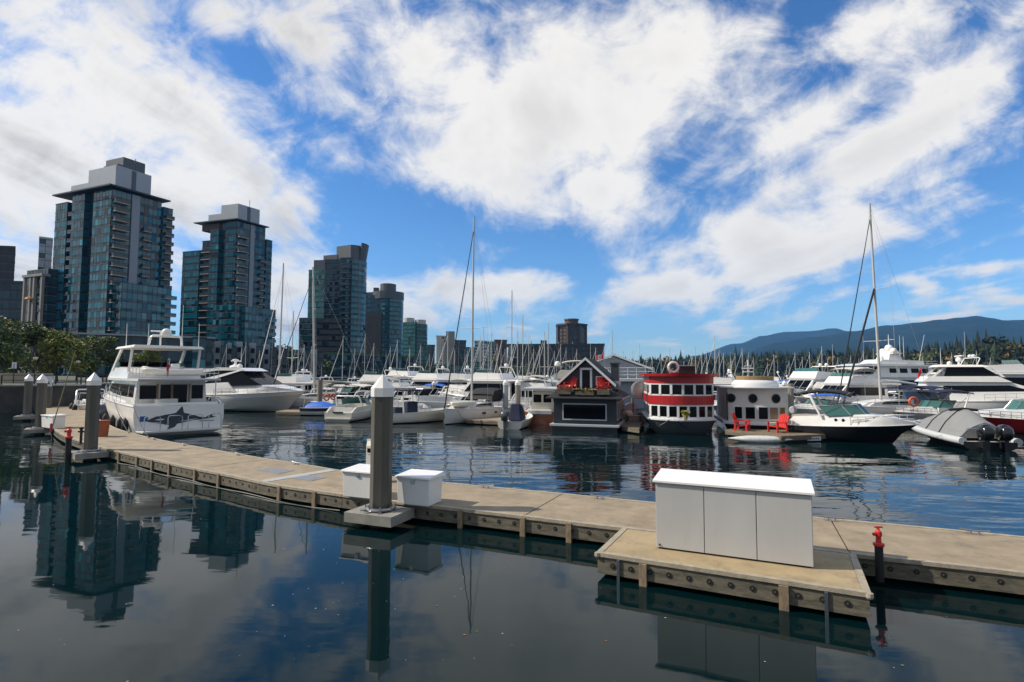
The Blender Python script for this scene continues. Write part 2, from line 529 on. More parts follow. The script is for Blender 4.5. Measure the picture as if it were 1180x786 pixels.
for i in range(len(sh) - 1):
    a_, c_ = sh[i], sh[i + 1]
    d = (c_ - a_).normalized(); nrm = Vector((-d.y, d.x, 0))
    b.hexa([a_ - nrm * .12 + Vector((0, 0, LAND_Z - .02)), c_ - nrm * .12 + Vector((0, 0, LAND_Z - .02)), c_ + nrm * .6 + Vector((0, 0, LAND_Z - .02)), a_ + nrm * .6 + Vector((0, 0, LAND_Z - .02))],
           [a_ - nrm * .12 + Vector((0, 0, LAND_Z + .14)), c_ - nrm * .12 + Vector((0, 0, LAND_Z + .14)), c_ + nrm * .6 + Vector((0, 0, LAND_Z + .14)), a_ + nrm * .6 + Vector((0, 0, LAND_Z + .14))])
b.build('coping', mat('pale_coping', (.32, .31, .29), .8, var=.2), sw)
# paved plaza and a tan retaining step at the far left
b = MB(); b.prism([A(-420, 66), A(66, 70), A(92, 84), A(-420, 92)], LAND_Z - .5, LAND_Z + .012)
o = b.build('pavement', mat('plaza_paving', (.33, .28, .21), .85, var=.15, scale=.5)); o['kind'] = 'structure'
b = MB(); b.prism([A(-260, 71), A(58, 73), A(60, 75), A(-260, 73)], LAND_Z, LAND_Z + 1.35)
o = b.build('retaining_wall', mat('tan_concrete', (.40, .33, .24), .85, var=.15))
tag(o, 'low tan concrete retaining wall in front of the leafy trees', 'wall')
# railing on the seawall
rl = thing('promenade_railing', 'dark metal railing on top of the seawall at far left', 'railing')
b = MB(); pb = MB()
pts = [A(-60, 58.6), A(0, 58.6), A(92, 62.8), A(140, 84.6), A(205, 118.6)]
seg = []
for i in range(len(pts) - 1):
    n = max(2, int((pts[i + 1] - pts[i]).length / 2.2))
    seg += [pts[i].lerp(pts[i + 1], k / n) for k in range(n)]
seg.append(pts[-1])
for z in (.6, 1.15):
    b.tube([p + Vector((0, 0, LAND_Z + z)) for p in seg], .035, 5)
b.build('handrail', blackm, rl)
for p in seg[:60]:
    MB().bb(p.x - .05, p.x + .05, p.y - .05, p.y + .05, LAND_Z + .14, LAND_Z + 1.15).build('post', blackm, rl)

# ---------------------------------------------------------------- mountains
mm = D.materials.new('forested_mountain'); mm.use_nodes = True
t = mm.node_tree; bs = t.nodes['Principled BSDF']; bs.inputs['Roughness'].default_value = 1; bs.inputs['Specular IOR Level'].default_value = 0
g = t.nodes.new('ShaderNodeNewGeometry'); n = t.nodes.new('ShaderNodeTexNoise'); n.inputs['Scale'].default_value = .006; n.inputs['Detail'].default_value = 9; n.inputs['Roughness'].default_value = .65
t.links.new(g.outputs['Position'], n.inputs['Vector'])
cr = t.nodes.new('ShaderNodeValToRGB'); t.links.new(n.outputs['Fac'], cr.inputs[0])
cr.color_ramp.elements[0].position = .35; cr.color_ramp.elements[0].color = (.006, .014, .012, 1)
cr.color_ramp.elements[1].position = .7; cr.color_ramp.elements[1].color = (.022, .036, .018, 1)
t.links.new(cr.outputs[0], bs.inputs['Base Color'])


def ridge(name, pts, Z, depth, seed):
    rr = random.Random(seed)
    from mathutils import noise as mn
    xs = [pts[0][0] + (pts[-1][0] - pts[0][0]) * i / 140 for i in range(141)]
    rows = []
    for k in range(15):
        f = k / 14
        row = []
        for px in xs:
            for j in range(len(pts) - 1):
                if pts[j][0] <= px <= pts[j + 1][0]:
                    q = (px - pts[j][0]) / (pts[j + 1][0] - pts[j][0]); q = q * q * (3 - 2 * q)
                    py = lerp(pts[j][1], pts[j + 1][1], q)
            Zk = Z + depth * f
            top = HZ(py, Z + depth)
            x = (px - 590) / F * Zk
            nz = mn.fractal(Vector((x * .0012, Zk * .0012, seed)), 1.0, 2.0, 5)
            z = top * (f ** .75) * (1 + .16 * nz * (1 - f ** 4)) + top * .012 * mn.fractal(Vector((x * .006, Zk * .006, seed + 5)), 1, 2, 4)
            row.append((x, Zk, max(z, 0.5)))
        rows.append(row)
    rows.append([(x, y + 1500, 0) for x, y, z in rows[-1]])
    o = MB().grid(rows).build(name, mm, smooth=60, fix=False)
    o['kind'] = 'structure'


ridge('mountains', [(700, 433), (770, 420), (800, 409), (850, 394.5), (880, 386), (905, 381), (930, 380.5), (965, 376.5), (978, 380), (1010, 378), (1100, 390), (1300, 400)], 4200, 1900, 3)
ridge('hills', [(740, 433), (790, 421), (850, 408), (900, 393), (940, 387), (985, 380), (1026, 373), (1060, 369.5), (1085, 366.5), (1110, 364), (1128, 361.5), (1145, 364), (1160, 367), (1200, 365), (1260, 362), (1400, 370), (1600, 390)], 2600, 1500, 11)

# ---------------------------------------------------------------- Stanley-park-like wood across the water: one mass
con = [mat('conifer_dark', (.008, .016, .008), .9, var=.3, scale=.3), mat('conifer_mid', (.022, .040, .012), .9, var=.3, scale=.3), mat('deciduous_olive', (.115, .11, .02), .9, var=.3, scale=.3), mat('deciduous_amber', (.22, .14, .02), .9, var=.3, scale=.3)]
b = MB()
rr = random.Random(21)


def conifer(b, x, y, z0, h, r):
    tiers = 8
    for k in range(tiers):
        f = k / tiers
        zb = z0 + h * (.12 + .80 * f) - h * .05; zt = z0 + h * (.12 + .80 * f) + h * .2
        if k == tiers - 1: zt = z0 + h
        rad = r * (1 - f) ** .8 * rr.uniform(.75, 1.15) + .25
        n = 9
        ox, oy = rr.uniform(-.12, .12) * rad, rr.uniform(-.12, .12) * rad
        a0 = rr.uniform(0, 6)
        vs = [(x + ox + math.cos(a0 + 2 * PI * j / n) * rad * (rr.uniform(.8, 1.2) if j % 2 else rr.uniform(.45, .75)), y + oy + math.sin(a0 + 2 * PI * j / n) * rad * (rr.uniform(.8, 1.2) if j % 2 else rr.uniform(.45, .75)),
               zb - (rr.uniform(0, .06) * h if j % 2 else -.02 * h)) for j in range(n)]
        b.add(vs + [(x, y, zt)], [(j, (j + 1) % n, n) for j in range(n)])


def leafball(b, x, y, z0, h, r, n=90):
    for k in range(n):
        while True:
            q = Vector((rr.uniform(-1, 1), rr.uniform(-1, 1), rr.uniform(-1, 1)))
            if q.length < 1: break
        c = Vector((x + q.x * r, y + q.y * r, z0 + h * .55 + q.z * h * .45))
        s_ = rr.uniform(.10, .22) * r
        e1 = Vector((rr.gauss(0, 1), rr.gauss(0, 1), rr.gauss(0, 1))).normalized() * s_
        e2 = e1.cross(Vector((rr.gauss(0, 1), rr.gauss(0, 1), rr.gauss(0, 1)))).normalized() * s_ * .8
        b.add([c - e1 - e2, c + e1 - e2, c + e1 + e2, c - e1 + e2], [(0, 1, 2, 3)])


WOOD = [(690, 500, 18), (760, 560, 21), (860, 575, 26), (920, 545, 28), (1000, 505, 28), (1080, 430, 29), (1140, 385, 30), (1260, 330, 29), (1500, 280, 29)]
for i in range(len(WOOD) - 1):
    p0, Z0, h0 = WOOD[i]; p1, Z1, h1 = WOOD[i + 1]
    for k in range(int((p1 - p0) * 2.4)):
        f = rr.random(); dz = rr.random()
        Z = lerp(Z0, Z1, f) + 8 + dz * 70
        p = A(lerp(p0, p1, f), Z)
        h = lerp(h0, h1, f) * rr.uniform(.62, 1.08) * (1 + .12 * dz) * (1.22 if rr.random() < .05 else 1)
        b.mi = 0 if rr.random() < .55 else 1
        if rr.random() < (.40 if p1 < 1000 else .55):
            b.mi = rr.choices((0, 1, 2, 3), (3, 4, 2, 1) if dz < .5 else (4, 3, 0, 0))[0]
            leafball(b, p.x, p.y - 4, 2.4, h * .8, h * rr.uniform(.2, .3), 120)
        else:
            conifer(b, p.x, p.y, 2.6, h, h * rr.uniform(.17, .28))
for k in range(130):      # bushes on the bank
    px = rr.uniform(1000, 1300)
    Z = (400 if px < 1100 else lerp(400, 320, (px - 1100) / 150)) + rr.uniform(2, 10)
    p = A(px, Z); b.mi = rr.choices((1, 2, 3), (3, 5, 2))[0]
    leafball(b, p.x, p.y, 2.0, rr.uniform(5, 13), rr.uniform(3, 6), 80)
for k in range(60):
    f = rr.random(); px = lerp(640, 1040, f)
    p = A(px, (440 if px < 720 else 560 if px < 900 else 505) + rr.uniform(3, 9)); b.mi = rr.choice((0, 1, 1, 2))
    leafball(b, p.x, p.y, 2.0, rr.uniform(5, 9), rr.uniform(4, 7), 50)
o = b.build('forest', con, fix=False)
tag(o, 'dense dark evergreen wood along the far shore below the mountains', 'wood', kind='stuff')

# ---------------------------------------------------------------- air: pale haze between here and the mountains
hm = D.materials.new('haze'); hm.use_nodes = True
t = hm.node_tree; t.nodes.remove(t.nodes['Principled BSDF'])
vp = t.nodes.new('ShaderNodeVolumePrincipled')
vp.inputs['Color'].default_value = (.20, .50, 1.0, 1); vp.inputs['Density'].default_value = HAZE
vp.inputs['Anisotropy'].default_value = 0.1
t.links.new(vp.outputs[0], t.nodes['Material Output'].inputs['Volume'])
o = MB().bb(-7600, 7600, -90, 8000, -5, 570).build('haze', hm, fix=False)
o['kind'] = 'stuff'
o['label'] = 'thin blue haze between the harbour and the mountains'

# ---------------------------------------------------------------- city
def glass_mats(tag_, cols, rough=.05, ior=1.5):
    return [mat('%s_glass_%d' % (tag_, i), c, rough, ior=ior) for i, c in enumerate(cols)]


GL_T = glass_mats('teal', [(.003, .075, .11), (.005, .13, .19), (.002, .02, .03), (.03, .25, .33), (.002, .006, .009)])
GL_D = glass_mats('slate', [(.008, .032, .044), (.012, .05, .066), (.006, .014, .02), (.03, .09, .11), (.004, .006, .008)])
GL_B = glass_mats('band', [(.02, .12, .16), (.04, .18, .22), (.012, .06, .085), (.08, .22, .25), (.006, .015, .022)])
GL_G = glass_mats('sea_green', [(.03, .14, .13), (.04, .17, .16), (.02, .08, .08), (.07, .19, .17), (.01, .03, .03)])
mul = mat('mullion_dark', (.016, .021, .024), .5)
slabm = mat('slab_edge', (.035, .048, .055), .7, var=.12)
balm = mat('balcony_slab', (.38, .31, .23), .7, var=.1)
slabd = mat('slab_edge_dark', (.10, .105, .11), .7, var=.12)
pent = mat('pale_metal_cladding', (.34, .37, .41), .5, var=.05, scale=.4)
pentd = mat('dark_metal_cladding', (.075, .085, .095), .5, var=.08, scale=.4)
stripm = mat('grey_panel_strip', (.24, .26, .30), .5)
brick = mat('brown_brick', (.12, .075, .055), .85, var=.2, scale=.5)
brickd = mat('dark_brick', (.055, .05, .048), .85, var=.2, scale=.5)
conc = mat('building_concrete', (.26, .245, .22), .8, var=.12, scale=.4)
whiteb = mat('white_stucco', (.5, .5, .48), .7, var=.06)
cityrnd = random.Random(5)


def facade(name, root, a, c, z0, z1, fh, bw, mats, sp=.28, tilt=.05, weights=(5, 3, 3, 1, 2)):
    """a glazed face from a to c (2D, outside on the right hand): each pane a quad set in a dark frame grid"""
    a, c = Vector(a), Vector(c)
    d = c - a; Ln = d.length; d /= Ln
    nrm = Vector((d.y, -d.x))
    nb = max(1, round(Ln / bw)); nf = max(1, round((z1 - z0) / fh))
    bw_, fh_ = Ln / nb, (z1 - z0) / nf
    b = MB()
    b.mi = 5
    b.hexa([(a.x, a.y, z0), (c.x, c.y, z0), (c.x - nrm.x * .3, c.y - nrm.y * .3, z0), (a.x - nrm.x * .3, a.y - nrm.y * .3, z0)],
           [(a.x, a.y, z1), (c.x, c.y, z1), (c.x - nrm.x * .3, c.y - nrm.y * .3, z1), (a.x - nrm.x * .3, a.y - nrm.y * .3, z1)])
    bias = [cityrnd.random() for _ in range(nb)]
    for i in range(nb):
        for k in range(nf):
            x0, x1 = i * bw_ + .07, (i + 1) * bw_ - .07
            for (f0, f1, spn) in ((0.04, sp, 1), (sp + .03, .97, 0)):
                zz0, zz1 = z0 + (k + f0) * fh_, z0 + (k + f1) * fh_
                t1, t2 = cityrnd.gauss(0, tilt), cityrnd.gauss(0, tilt)
                q = []
                for (xx, zz, s1, s2) in ((x0, zz0, -1, -1), (x1, zz0, 1, -1), (x1, zz1, 1, 1), (x0, zz1, -1, 1)):
                    off = .06 + s1 * t1 + s2 * t2
                    p = a + d * xx + nrm * off
                    q.append((p.x, p.y, zz))
                b.mi = 2 if spn else cityrnd.choices(range(5), weights)[0] if cityrnd.random() < .28 else (0 if bias[i] < .6 else 1)
                b.add(q, [(0, 1, 2, 3)])
    return b.build(name, list(mats) + [mul], root, fix=False)


def rect(c, u, lu, w, lw):
    """rectangle: corner c, along u by lu, along w by lw -> counter-clockwise outside-right order"""
    c, u, w = Vector(c), Vector(u).normalized(), Vector(w).normalized()
    return [c, c + u * lu, c + u * lu + w * lw, c + w * lw]


def ccw(poly):
    ar = sum(poly[i - 1].x * poly[i].y - poly[i].x * poly[i - 1].y for i in range(len(poly)))
    return poly if ar > 0 else list(reversed(poly))


def grow(poly, k):
    c = sum(poly, Vector((0, 0))) / len(poly)
    return [p + (p - c).normalized() * k for p in poly]


def shaft(root, poly, z0, z1, fh, bw, mats, slab=slabm, slabs=True, body=mul, vis=None, tilt=.022, every=1, sp=.28, weights=(5, 3, 3, 1, 2)):
    poly = ccw([Vector(p) for p in poly])
    MB().prism([(p.x, p.y) for p in grow(poly, -.25)], z0, z1).build('core', body, root)
    for i in range(len(poly)):
        a, c = poly[i], poly[(i + 1) % len(poly)]
        d = (c - a); nrm = Vector((d.y, -d.x))
        mid = (a + c) / 2
        if nrm.dot(-mid) < 0 and vis is None:        # faces turned from the harbour stay plain
            continue
        facade('glazing', root, a, c, z0, z1, fh, bw, mats, tilt=tilt, sp=sp, weights=weights)
    if slabs:
        nf = round((z1 - z0) / fh)
        pp = [(p.x, p.y) for p in grow(poly, .16)]
        for k in range(0, nf + 1, every):
            z = z0 + (z1 - z0) * k / nf
            MB().prism(pp, z - .11, z + .11).build('floor_slab', slab, root)


def balconies(root, a, c, f0, f1, z0, z1, fh, depth, slab=None, glass=None):
    slab = slab or balm
    """a stack of balconies over the stretch f0..f1 of the face a-c"""
    a, c = Vector(a), Vector(c); d = (c - a); Ln = d.length; d /= Ln
    nrm = Vector((d.y, -d.x)); nf = max(1, round((z1 - z0) / fh))
    for k in range(nf):
        z = z0 + (z1 - z0) * k / nf
        p0, p1 = a + d * Ln * f0, a + d * Ln * f1
        q = [p0, p0 + nrm * depth, p1 + nrm * depth, p1]
        b = MB(); b.prism([(p.x, p.y) for p in q], z - .14, z + .12)
        b.mi = 1
        q0, q1 = p0 + nrm * (depth - .06), p1 + nrm * (depth - .06)
        b.prism([(p.x, p.y) for p in (q0, q0 + nrm * .05, q1 + nrm * .05, q1)], z + .14, z + 1.1)
        b.prism([(p.x, p.y) for p in (p0, q0, q0 + d * .05, p0 + d * .05)], z + .14, z + 1.1)
        b.prism([(p.x, p.y) for p in (p1, q1, q1 - d * .05, p1 - d * .05)], z + .14, z + 1.1)
        b.build('balcony', [slab, glass or GL_T[2]], root)


def strip(root, a, c, f0, f1, z0, z1, m=None, out=.35):
    a, c = Vector(a), Vector(c); d = (c - a); nrm = Vector((d.y, -d.x)).normalized()
    p0, p1 = a + d * f0, a + d * f1
    MB().prism([(p.x, p.y) for p in (p0 - nrm * .2, p0 + nrm * out, p1 + nrm * out, p1 - nrm * .2)], z0, z1).build('panel_strip', m or stripm, root)


VZ = 58.0      # height at which the pixel columns below were read


def V2(px, Z):
    return A(px, Z, VZ).xy


def poly_box(root, name, m, poly, z0, z1):
    poly = ccw([Vector(p) for p in poly])
    return MB().prism([(p.x, p.y) for p in poly], z0, z1).build(name, m, root)


G0 = 2.9
# ---- tower one: tallest, at the left
t1 = thing('apartment_tower', 'tallest dark teal glass tower with pale grey penthouse at left', 'tower', (0, 0, 0))
n1_ = V2(126, 170); l1 = V2(62, 181); r1 = V2(190, 185.5)
ul, ur = (l1 - n1_).normalized(), (r1 - n1_).normalized()
zr = HZ(215, 170)
inn = n1_ + ul * 1.2 + ur * 1.2
LL, LR = 29.0, 15.5
def q1(a, c): return inn + ul * a + ur * c
# main shaft broken into three bays on the left face
shaft(t1, [q1(0, 0), q1(0, LR), q1(9, LR), q1(9, 0)], G0, zr - .8, 2.95, 1.45, GL_T)
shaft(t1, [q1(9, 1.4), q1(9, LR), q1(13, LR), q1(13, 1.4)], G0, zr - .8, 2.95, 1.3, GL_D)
shaft(t1, [q1(13, -.3), q1(13, LR), q1(19.5, LR), q1(19.5, -.3)], G0, zr - .8, 2.95, 1.45, GL_T)
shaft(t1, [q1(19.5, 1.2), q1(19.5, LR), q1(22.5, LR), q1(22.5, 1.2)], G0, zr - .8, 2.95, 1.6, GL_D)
shaft(t1, [q1(22.5, 0), q1(22.5, LR), q1(LL, LR), q1(LL, 0)], G0, zr - 2.4, 2.95, 1.4, GL_T)
balconies(t1, q1(0, 0), q1(0, LR), .02, .30, G0, zr - 2, 2.95, 1.7)
shaft(t1, [q1(-.6, LR + .2), q1(-.6, LR + 3.5), q1(9, LR + 3.5), q1(9, LR + .2)], G0, HZ(243, 188), 2.95, 1.5, GL_T)
balconies(t1, q1(-.6, LR + .2), q1(-.6, LR + 3.5), .1, .95, G0, HZ(246, 188), 2.95, 1.5)
for k_, (bx1, bx2) in enumerate(((3, 6), (8, 10))): poly_box(t1, 'roof_plant', pentd, [q1(bx1, 3), q1(bx1, 6), q1(bx2, 6), q1(bx2, 3)], HZ(190, 172) + .004, HZ(190, 172) + 1.2)
balconies(t1, q1(0, 0), q1(0, LR), .62, .78, G0, zr - 9, 2.95, 1.0)
balconies(t1, q1(22.5, 1.2), q1(19.5, 1.2), .1, .95, G0, zr - 4, 2.95, 1.2, slab=slabd)
strip(t1, q1(0, 0), q1(0, LR), .38, .54, G0, zr - .8)
poly_box(t1, 'roof_slab', mul, [n1_ - ul * .6 - ur * .6, n1_ + ur * 18.5 - ul * .6, n1_ + ur * 18.5 + ul * 29, n1_ + ul * 29 - ur * .6], zr - .2, zr + .25)
zp = HZ(190, 172)
ph = poly_box(t1, 'penthouse', pent, [q1(1.2, 1.5), q1(1.2, 12.5), q1(15, 12.5), q1(15, 1.5)], zr + .25, zp)
strip(t1, q1(1.2, 1.5), q1(1.2, 12.5), .44, .56, zr + .4, zp - .3, pentd, .12)
poly_box(t1, 'penthouse', pent, [q1(15, 2), q1(15, 11), q1(25, 11), q1(25, 2)], zr + .25, HZ(206, 174))
poly_box(t1, 'plant_room', pentd, [q1(7, 7), q1(7, 14), q1(16, 14), q1(16, 7)], zp + .004, HZ(182, 180))
MB().tube([(q1(4, 9).x, q1(4, 9).y, zp), (q1(4, 9).x, q1(4, 9).y, zp + 5)], .12, 5).build('aerial', mul, t1)
# lower wings of tower one
zl = HZ(320, 168)
shaft(t1, [q1(-4.5, 1.5), q1(-4.5, LR + 1.5), q1(-.2, LR + 1.5), q1(-.2, 1.5)], G0, zl - 1.4, 2.95, 1.6, GL_B)
balconies(t1, q1(-4.5, 1.5), q1(-4.5, LR + 3), .75, .98, G0, zl - 2, 2.95, 1.2, glass=GL_T[1])
shaft(t1, [q1(LL - 3, -2.5), q1(LL - 3, 9), q1(LL + 9, 9), q1(LL + 9, -2.5)], G0, HZ(309, 175), 2.95, 1.8, GL_D, slab=slabd)
fz = HZ(314, 168)
for f in (0.0, 4.2, 6.2, 9.6):
    p = q1(LL - 3.4 + f, -4.2)
    MB().box((p.x, p.y, (G0 + fz) / 2), (.8, .8, fz - G0), math.atan2(ul.y, ul.x)).build('frame_column', conc, t1)
poly_box(t1, 'frame_beam', conc, [q1(LL - 4, -4.8), q1(LL - 4, -2.4), q1(LL + 7, -2.4), q1(LL + 7, -4.8)], fz, fz + .8)
p = q1(LL + 1.4, -4.9)
for k in range(7):
    z = lerp(G0 + 4, fz - 3, k / 6)
    poly_box(t1, 'frame_beam', conc, [q1(LL + .8, -4.2), q1(LL + .8, -2.6), q1(LL + 2.8, -2.6), q1(LL + 2.8, -4.2)], z, z + .3)
MB().lathe([(.0, -.05), (1.25, 0), (1.0, .55), (.3, .75), (0, .8)], (p.x, p.y - .3, HZ(341, 166)), 10).build('orange_ornament', mat('amber_fitting', (.6, .28, .06), .5), t1)

# ---- tower two
t2 = thing('apartment_tower', 'second teal glass tower with stepped left shoulder and pale penthouse', 'tower')
n2_ = V2(271.5, 215); l2 = V2(223.6, 221.6); r2 = V2(308, 227.6)
ul, ur = (l2 - n2_).normalized(), (r2 - n2_).normalized()
zr = HZ(253.6, 215); inn = n2_ + ul * .9 + ur * .9
shaft(t2, [q1(0, 0), q1(0, 13), q1(5, 13), q1(5, 0)], G0, zr - .6, 2.9, 1.4, GL_T)
shaft(t2, [q1(5, 1.2), q1(5, 13), q1(8.5, 13), q1(8.5, 1.2)], G0, zr - .6, 2.9, 1.3, GL_T)
shaft(t2, [q1(8.5, -.2), q1(8.5, 13), q1(13, 13), q1(13, -.2)], G0, zr - 3.4, 2.9, 1.4, GL_T)
poly_box(t2, 'brick_panel', brick, [q1(9.2, .3), q1(9.2, 12), q1(18, 12), q1(18, .3)], zr - 3.3, zr - .62)
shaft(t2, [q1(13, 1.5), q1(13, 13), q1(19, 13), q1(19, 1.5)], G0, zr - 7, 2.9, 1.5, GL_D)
shaft(t2, [q1(19, .5), q1(19, 13), q1(28, 13), q1(28, .5)], G0, zr - 11, 2.9, 1.5, GL_T)
balconies(t2, q1(0, 0), q1(0, 13), .02, .36, G0, zr - 4, 2.9, 1.6)
shaft(t2, [q1(-.5, 13.2), q1(-.5, 16), q1(8, 16), q1(8, 13.2)], G0, HZ(279, 230), 2.9, 1.5, GL_T)
balconies(t2, q1(19, 1.5), q1(13, 1.5), .1, .9, G0, zr - 9, 2.9, 1.2)
balconies(t2, q1(0, 0), q1(0, 13), .8, 1.0, G0, zr - 12, 2.9, 1.3)
strip(t2, q1(0, 0), q1(0, 13), .46, .60, G0, zr - .6)
poly_box(t2, 'roof_slab', mul, [n2_ - ul * .4 - ur * .4, n2_ + ur * 14.5 - ul * .4, n2_ + ur * 14.5 + ul * 21.5, n2_ + ul * 21.5 - ur * .4], zr - .15, zr + .25)
zp = HZ(235.5, 217)
poly_box(t2, 'penthouse', pent, [q1(1, 1.2), q1(1, 11), q1(9.5, 11), q1(9.5, 1.2)], zr + .25, zp)
strip(t2, q1(1, 1.2), q1(1, 11), .42, .56, zr + .4, zp - .3, pentd, .12)
poly_box(t2, 'penthouse', pent, [q1(9.5, 2), q1(9.5, 10), q1(17, 10), q1(17, 2)], zr + .25, HZ(246, 219))
zl = HZ(354, 214)
shaft(t2, [q1(-4.4, 1), q1(-4.4, 15), q1(-.2, 15), q1(-.2, 1)], G0, zl, 2.9, 1.5, GL_B)
shaft(t2, [q1(-2.5, -1.8), q1(-2.5, 1), q1(8, 1), q1(8, -1.8)], G0, HZ(352, 212), 2.9, 1.5, GL_T)
balconies(t2, q1(-4.4, 1), q1(-4.4, 15), .7, .98, G0, zl - 2, 2.9, 1.1, glass=GL_T[1])
MB().tube([(q1(3, 8).x, q1(3, 8).y, zp), (q1(3, 8).x, q1(3, 8).y, zp + 3.5)], .1, 5).build('aerial', mul, t2)


def arc(c, r, a0, a1, n, sy=1.0):
    return [Vector((c[0] + r * math.cos(R(lerp(a0, a1, i / n))), c[1] + r * sy * math.sin(R(lerp(a0, a1, i / n))))) for i in range(n + 1)]


# ---- tower three: slate with a rounded banded corner
t3 = thing('apartment_tower', 'slate grey tower with rounded corner and upswept dark crown', 'tower')
Z = 285
a_ = V2(358, Z + 4); c_ = V2(404, Z); zt = HZ(284, Z)
shaft(t3, [V2(355.5, Z + 3), V2(379, Z), V2(385, Z + 14), V2(364, Z + 17)], G0, HZ(311, Z), 2.9, 1.6, GL_G, slab=slabd, tilt=.03)
shaft(t3, [V2(374, Z), V2(392, Z - 1), V2(398, Z + 14), V2(380, Z + 15)], G0, HZ(300, Z), 2.9, 1.5, GL_D, slab=slabd)
shaft(t3, [V2(391, Z - 2.2), V2(405, Z - 3.2), V2(412, Z + 14), V2(396, Z + 15)], G0, HZ(299, Z), 2.9, 1.5, GL_D, slab=slabd)
ca = V2(405, Z + 4.5)
shaft(t3, arc(ca, 7.6, -95, 30, 8) + [V2(402, Z + 14)], G0, HZ(301, Z), 2.9, 1.6, GL_B, slab=pentd, sp=.34, weights=(5, 4, 1, 3, 1))
balconies(t3, V2(392, Z - 2.2), V2(405, Z - 3.2), .1, .95, G0, HZ(304, Z), 2.9, 1.2, slab=slabd, glass=GL_D[1])
poly_box(t3, 'dark_crown', pentd, [V2(387, Z + 2), V2(402, Z - 2)] + arc(ca, 7.0, -80, 30, 6) + [V2(400, Z + 12)], HZ(301, Z), zt)
poly_box(t3, 'dark_crown', pentd, [V2(361, Z + 4), V2(388, Z + 2), V2(392, Z + 12), V2(366, Z + 15)], HZ(311, Z), HZ(299, Z))
poly_box(t3, 'dark_crown', pentd, [V2(372, Z + 4), V2(388, Z + 1.4), V2(392, Z + 12), V2(376, Z + 15)], HZ(299, Z) - 2, HZ(293.5, Z))
b = MB(); p = arc(ca, 7.2, -40, 25, 5); q = arc(ca, 8.6, -40, 25, 5)
b.prism([(v.x, v.y) for v in p + list(reversed(arc(ca, 6.4, -40, 25, 5)))], HZ(301, Z), HZ(281, Z), top=[(v.x, v.y) for v in q + list(reversed(arc(ca, 7.8, -40, 25, 5)))])
b.build('upswept_fin', pentd, t3)
shaft(t3, [V2(346, Z - 2), V2(366, Z - 4), V2(370, Z + 8), V2(350, Z + 10)], G0, HZ(368, Z), 2.9, 1.6, GL_D, slab=slabd)
shaft(t3, [V2(366, Z - 4), V2(395, Z - 5), V2(395, Z - 1), V2(366, Z)], G0, HZ(369, Z), 2.9, 1.6, [brickd, brickd, GL_D[2], GL_D[1], GL_D[4]], slab=brickd)

# ---- tower four: lower, with a drum on its oval roof
t4 = thing('apartment_tower', 'slate tower with a dark drum on its oval roof', 'tower')
Z = 355
shaft(t4, [V2(418, Z), V2(446, Z - 2), V2(452, Z + 16), V2(424, Z + 18)], G0, HZ(341, Z), 2.9, 1.6, GL_T, slab=slabd)
MB().prism([(q.x, q.y) for q in (V2(419.5, Z - 1.5), V2(440, Z - 2.6), V2(441, Z - .4), V2(420, Z))], G0, HZ(362, Z)).build('dark_panel', brickd, t4)
ca = V2(449.5, Z + 6)
shaft(t4, arc(ca, 8.6, -140, 25, 8) + [V2(446, Z + 16)], G0, HZ(345, Z), 2.9, 1.7, GL_B, slab=pentd, sp=.34, weights=(5, 4, 2, 3, 2))
balconies(t4, V2(441, Z - 2.8), V2(448, Z - 3.2), .05, .95, G0, HZ(350, Z), 2.9, 1.2, slab=slabd, glass=GL_D[1])
poly_box(t4, 'oval_roof', pentd, arc(V2(447, Z + 6), 10.4, -180, 180, 20, .9)[:-1], HZ(345, Z), HZ(336.5, Z))
poly_box(t4, 'drum', pentd, arc(V2(447, Z + 7), 5.2, -180, 180, 16)[:-1], HZ(336.5, Z), HZ(326.5, Z))
poly_box(t4, 'oval_roof', pentd, [V2(420, Z + 2), V2(436, Z + 1), V2(438, Z + 12), V2(422, Z + 13)], HZ(341, Z), HZ(337, Z))
poly_box(t4, 'oval_roof', pentd, [V2(430, Z + 4), V2(436, Z + 4), V2(437, Z + 10), V2(431, Z + 10)], HZ(337, Z), HZ(331, Z))

# ---- further towers
t5 = thing('apartment_tower', 'sea green glass tower with two pale round roof drums', 'tower')
Z = 430
shaft(t5, [V2(463, Z), V2(479, Z - 3), V2(484, Z + 12), V2(468, Z + 15)], G0, HZ(372, Z), 2.9, 1.9, GL_G, slabs=False)
ca = V2(483, Z + 5)
shaft(t5, arc(ca, 6.6, -120, 30, 6) + [V2(480, Z + 14)], G0, HZ(374, Z), 2.9, 1.9, GL_G, slab=slabm, sp=.34)
poly_box(t5, 'roof_drum', whiteb, arc(V2(471.5, Z + 5), 4.2, -180, 180, 14)[:-1], HZ(372, Z), HZ(366.5, Z))
poly_box(t5, 'roof_drum', whiteb, arc(V2(484.5, Z + 6), 4.4, -180, 180, 14)[:-1], HZ(374, Z), HZ(368.5, Z))


def block(label, x0, x1, top, Z, mats, wallm_, fh=3.0, bw=2.2, depth=14, name='apartment_block', slabs=True, sk=3, slab=slabm, cap=None):
    global VZ
    VZ = HZ(top, Z)
    r = thing(name, label, 'building')
    shaft(r, [V2(x0, Z), V2(x1, Z + sk), V2(x1, Z + sk + depth), V2(x0, Z + depth)], G0, HZ(top, Z), fh, bw, mats, slab=slab, slabs=slabs, body=wallm_)
    poly_box(r, 'roof', cap or wallm_, [V2(x0 - .5, Z - .3), V2(x1 + .5, Z + sk - .3), V2(x1 + .5, Z + sk + depth), V2(x0 - .5, Z + depth)], HZ(top, Z), HZ(top, Z) + .8)
    return r


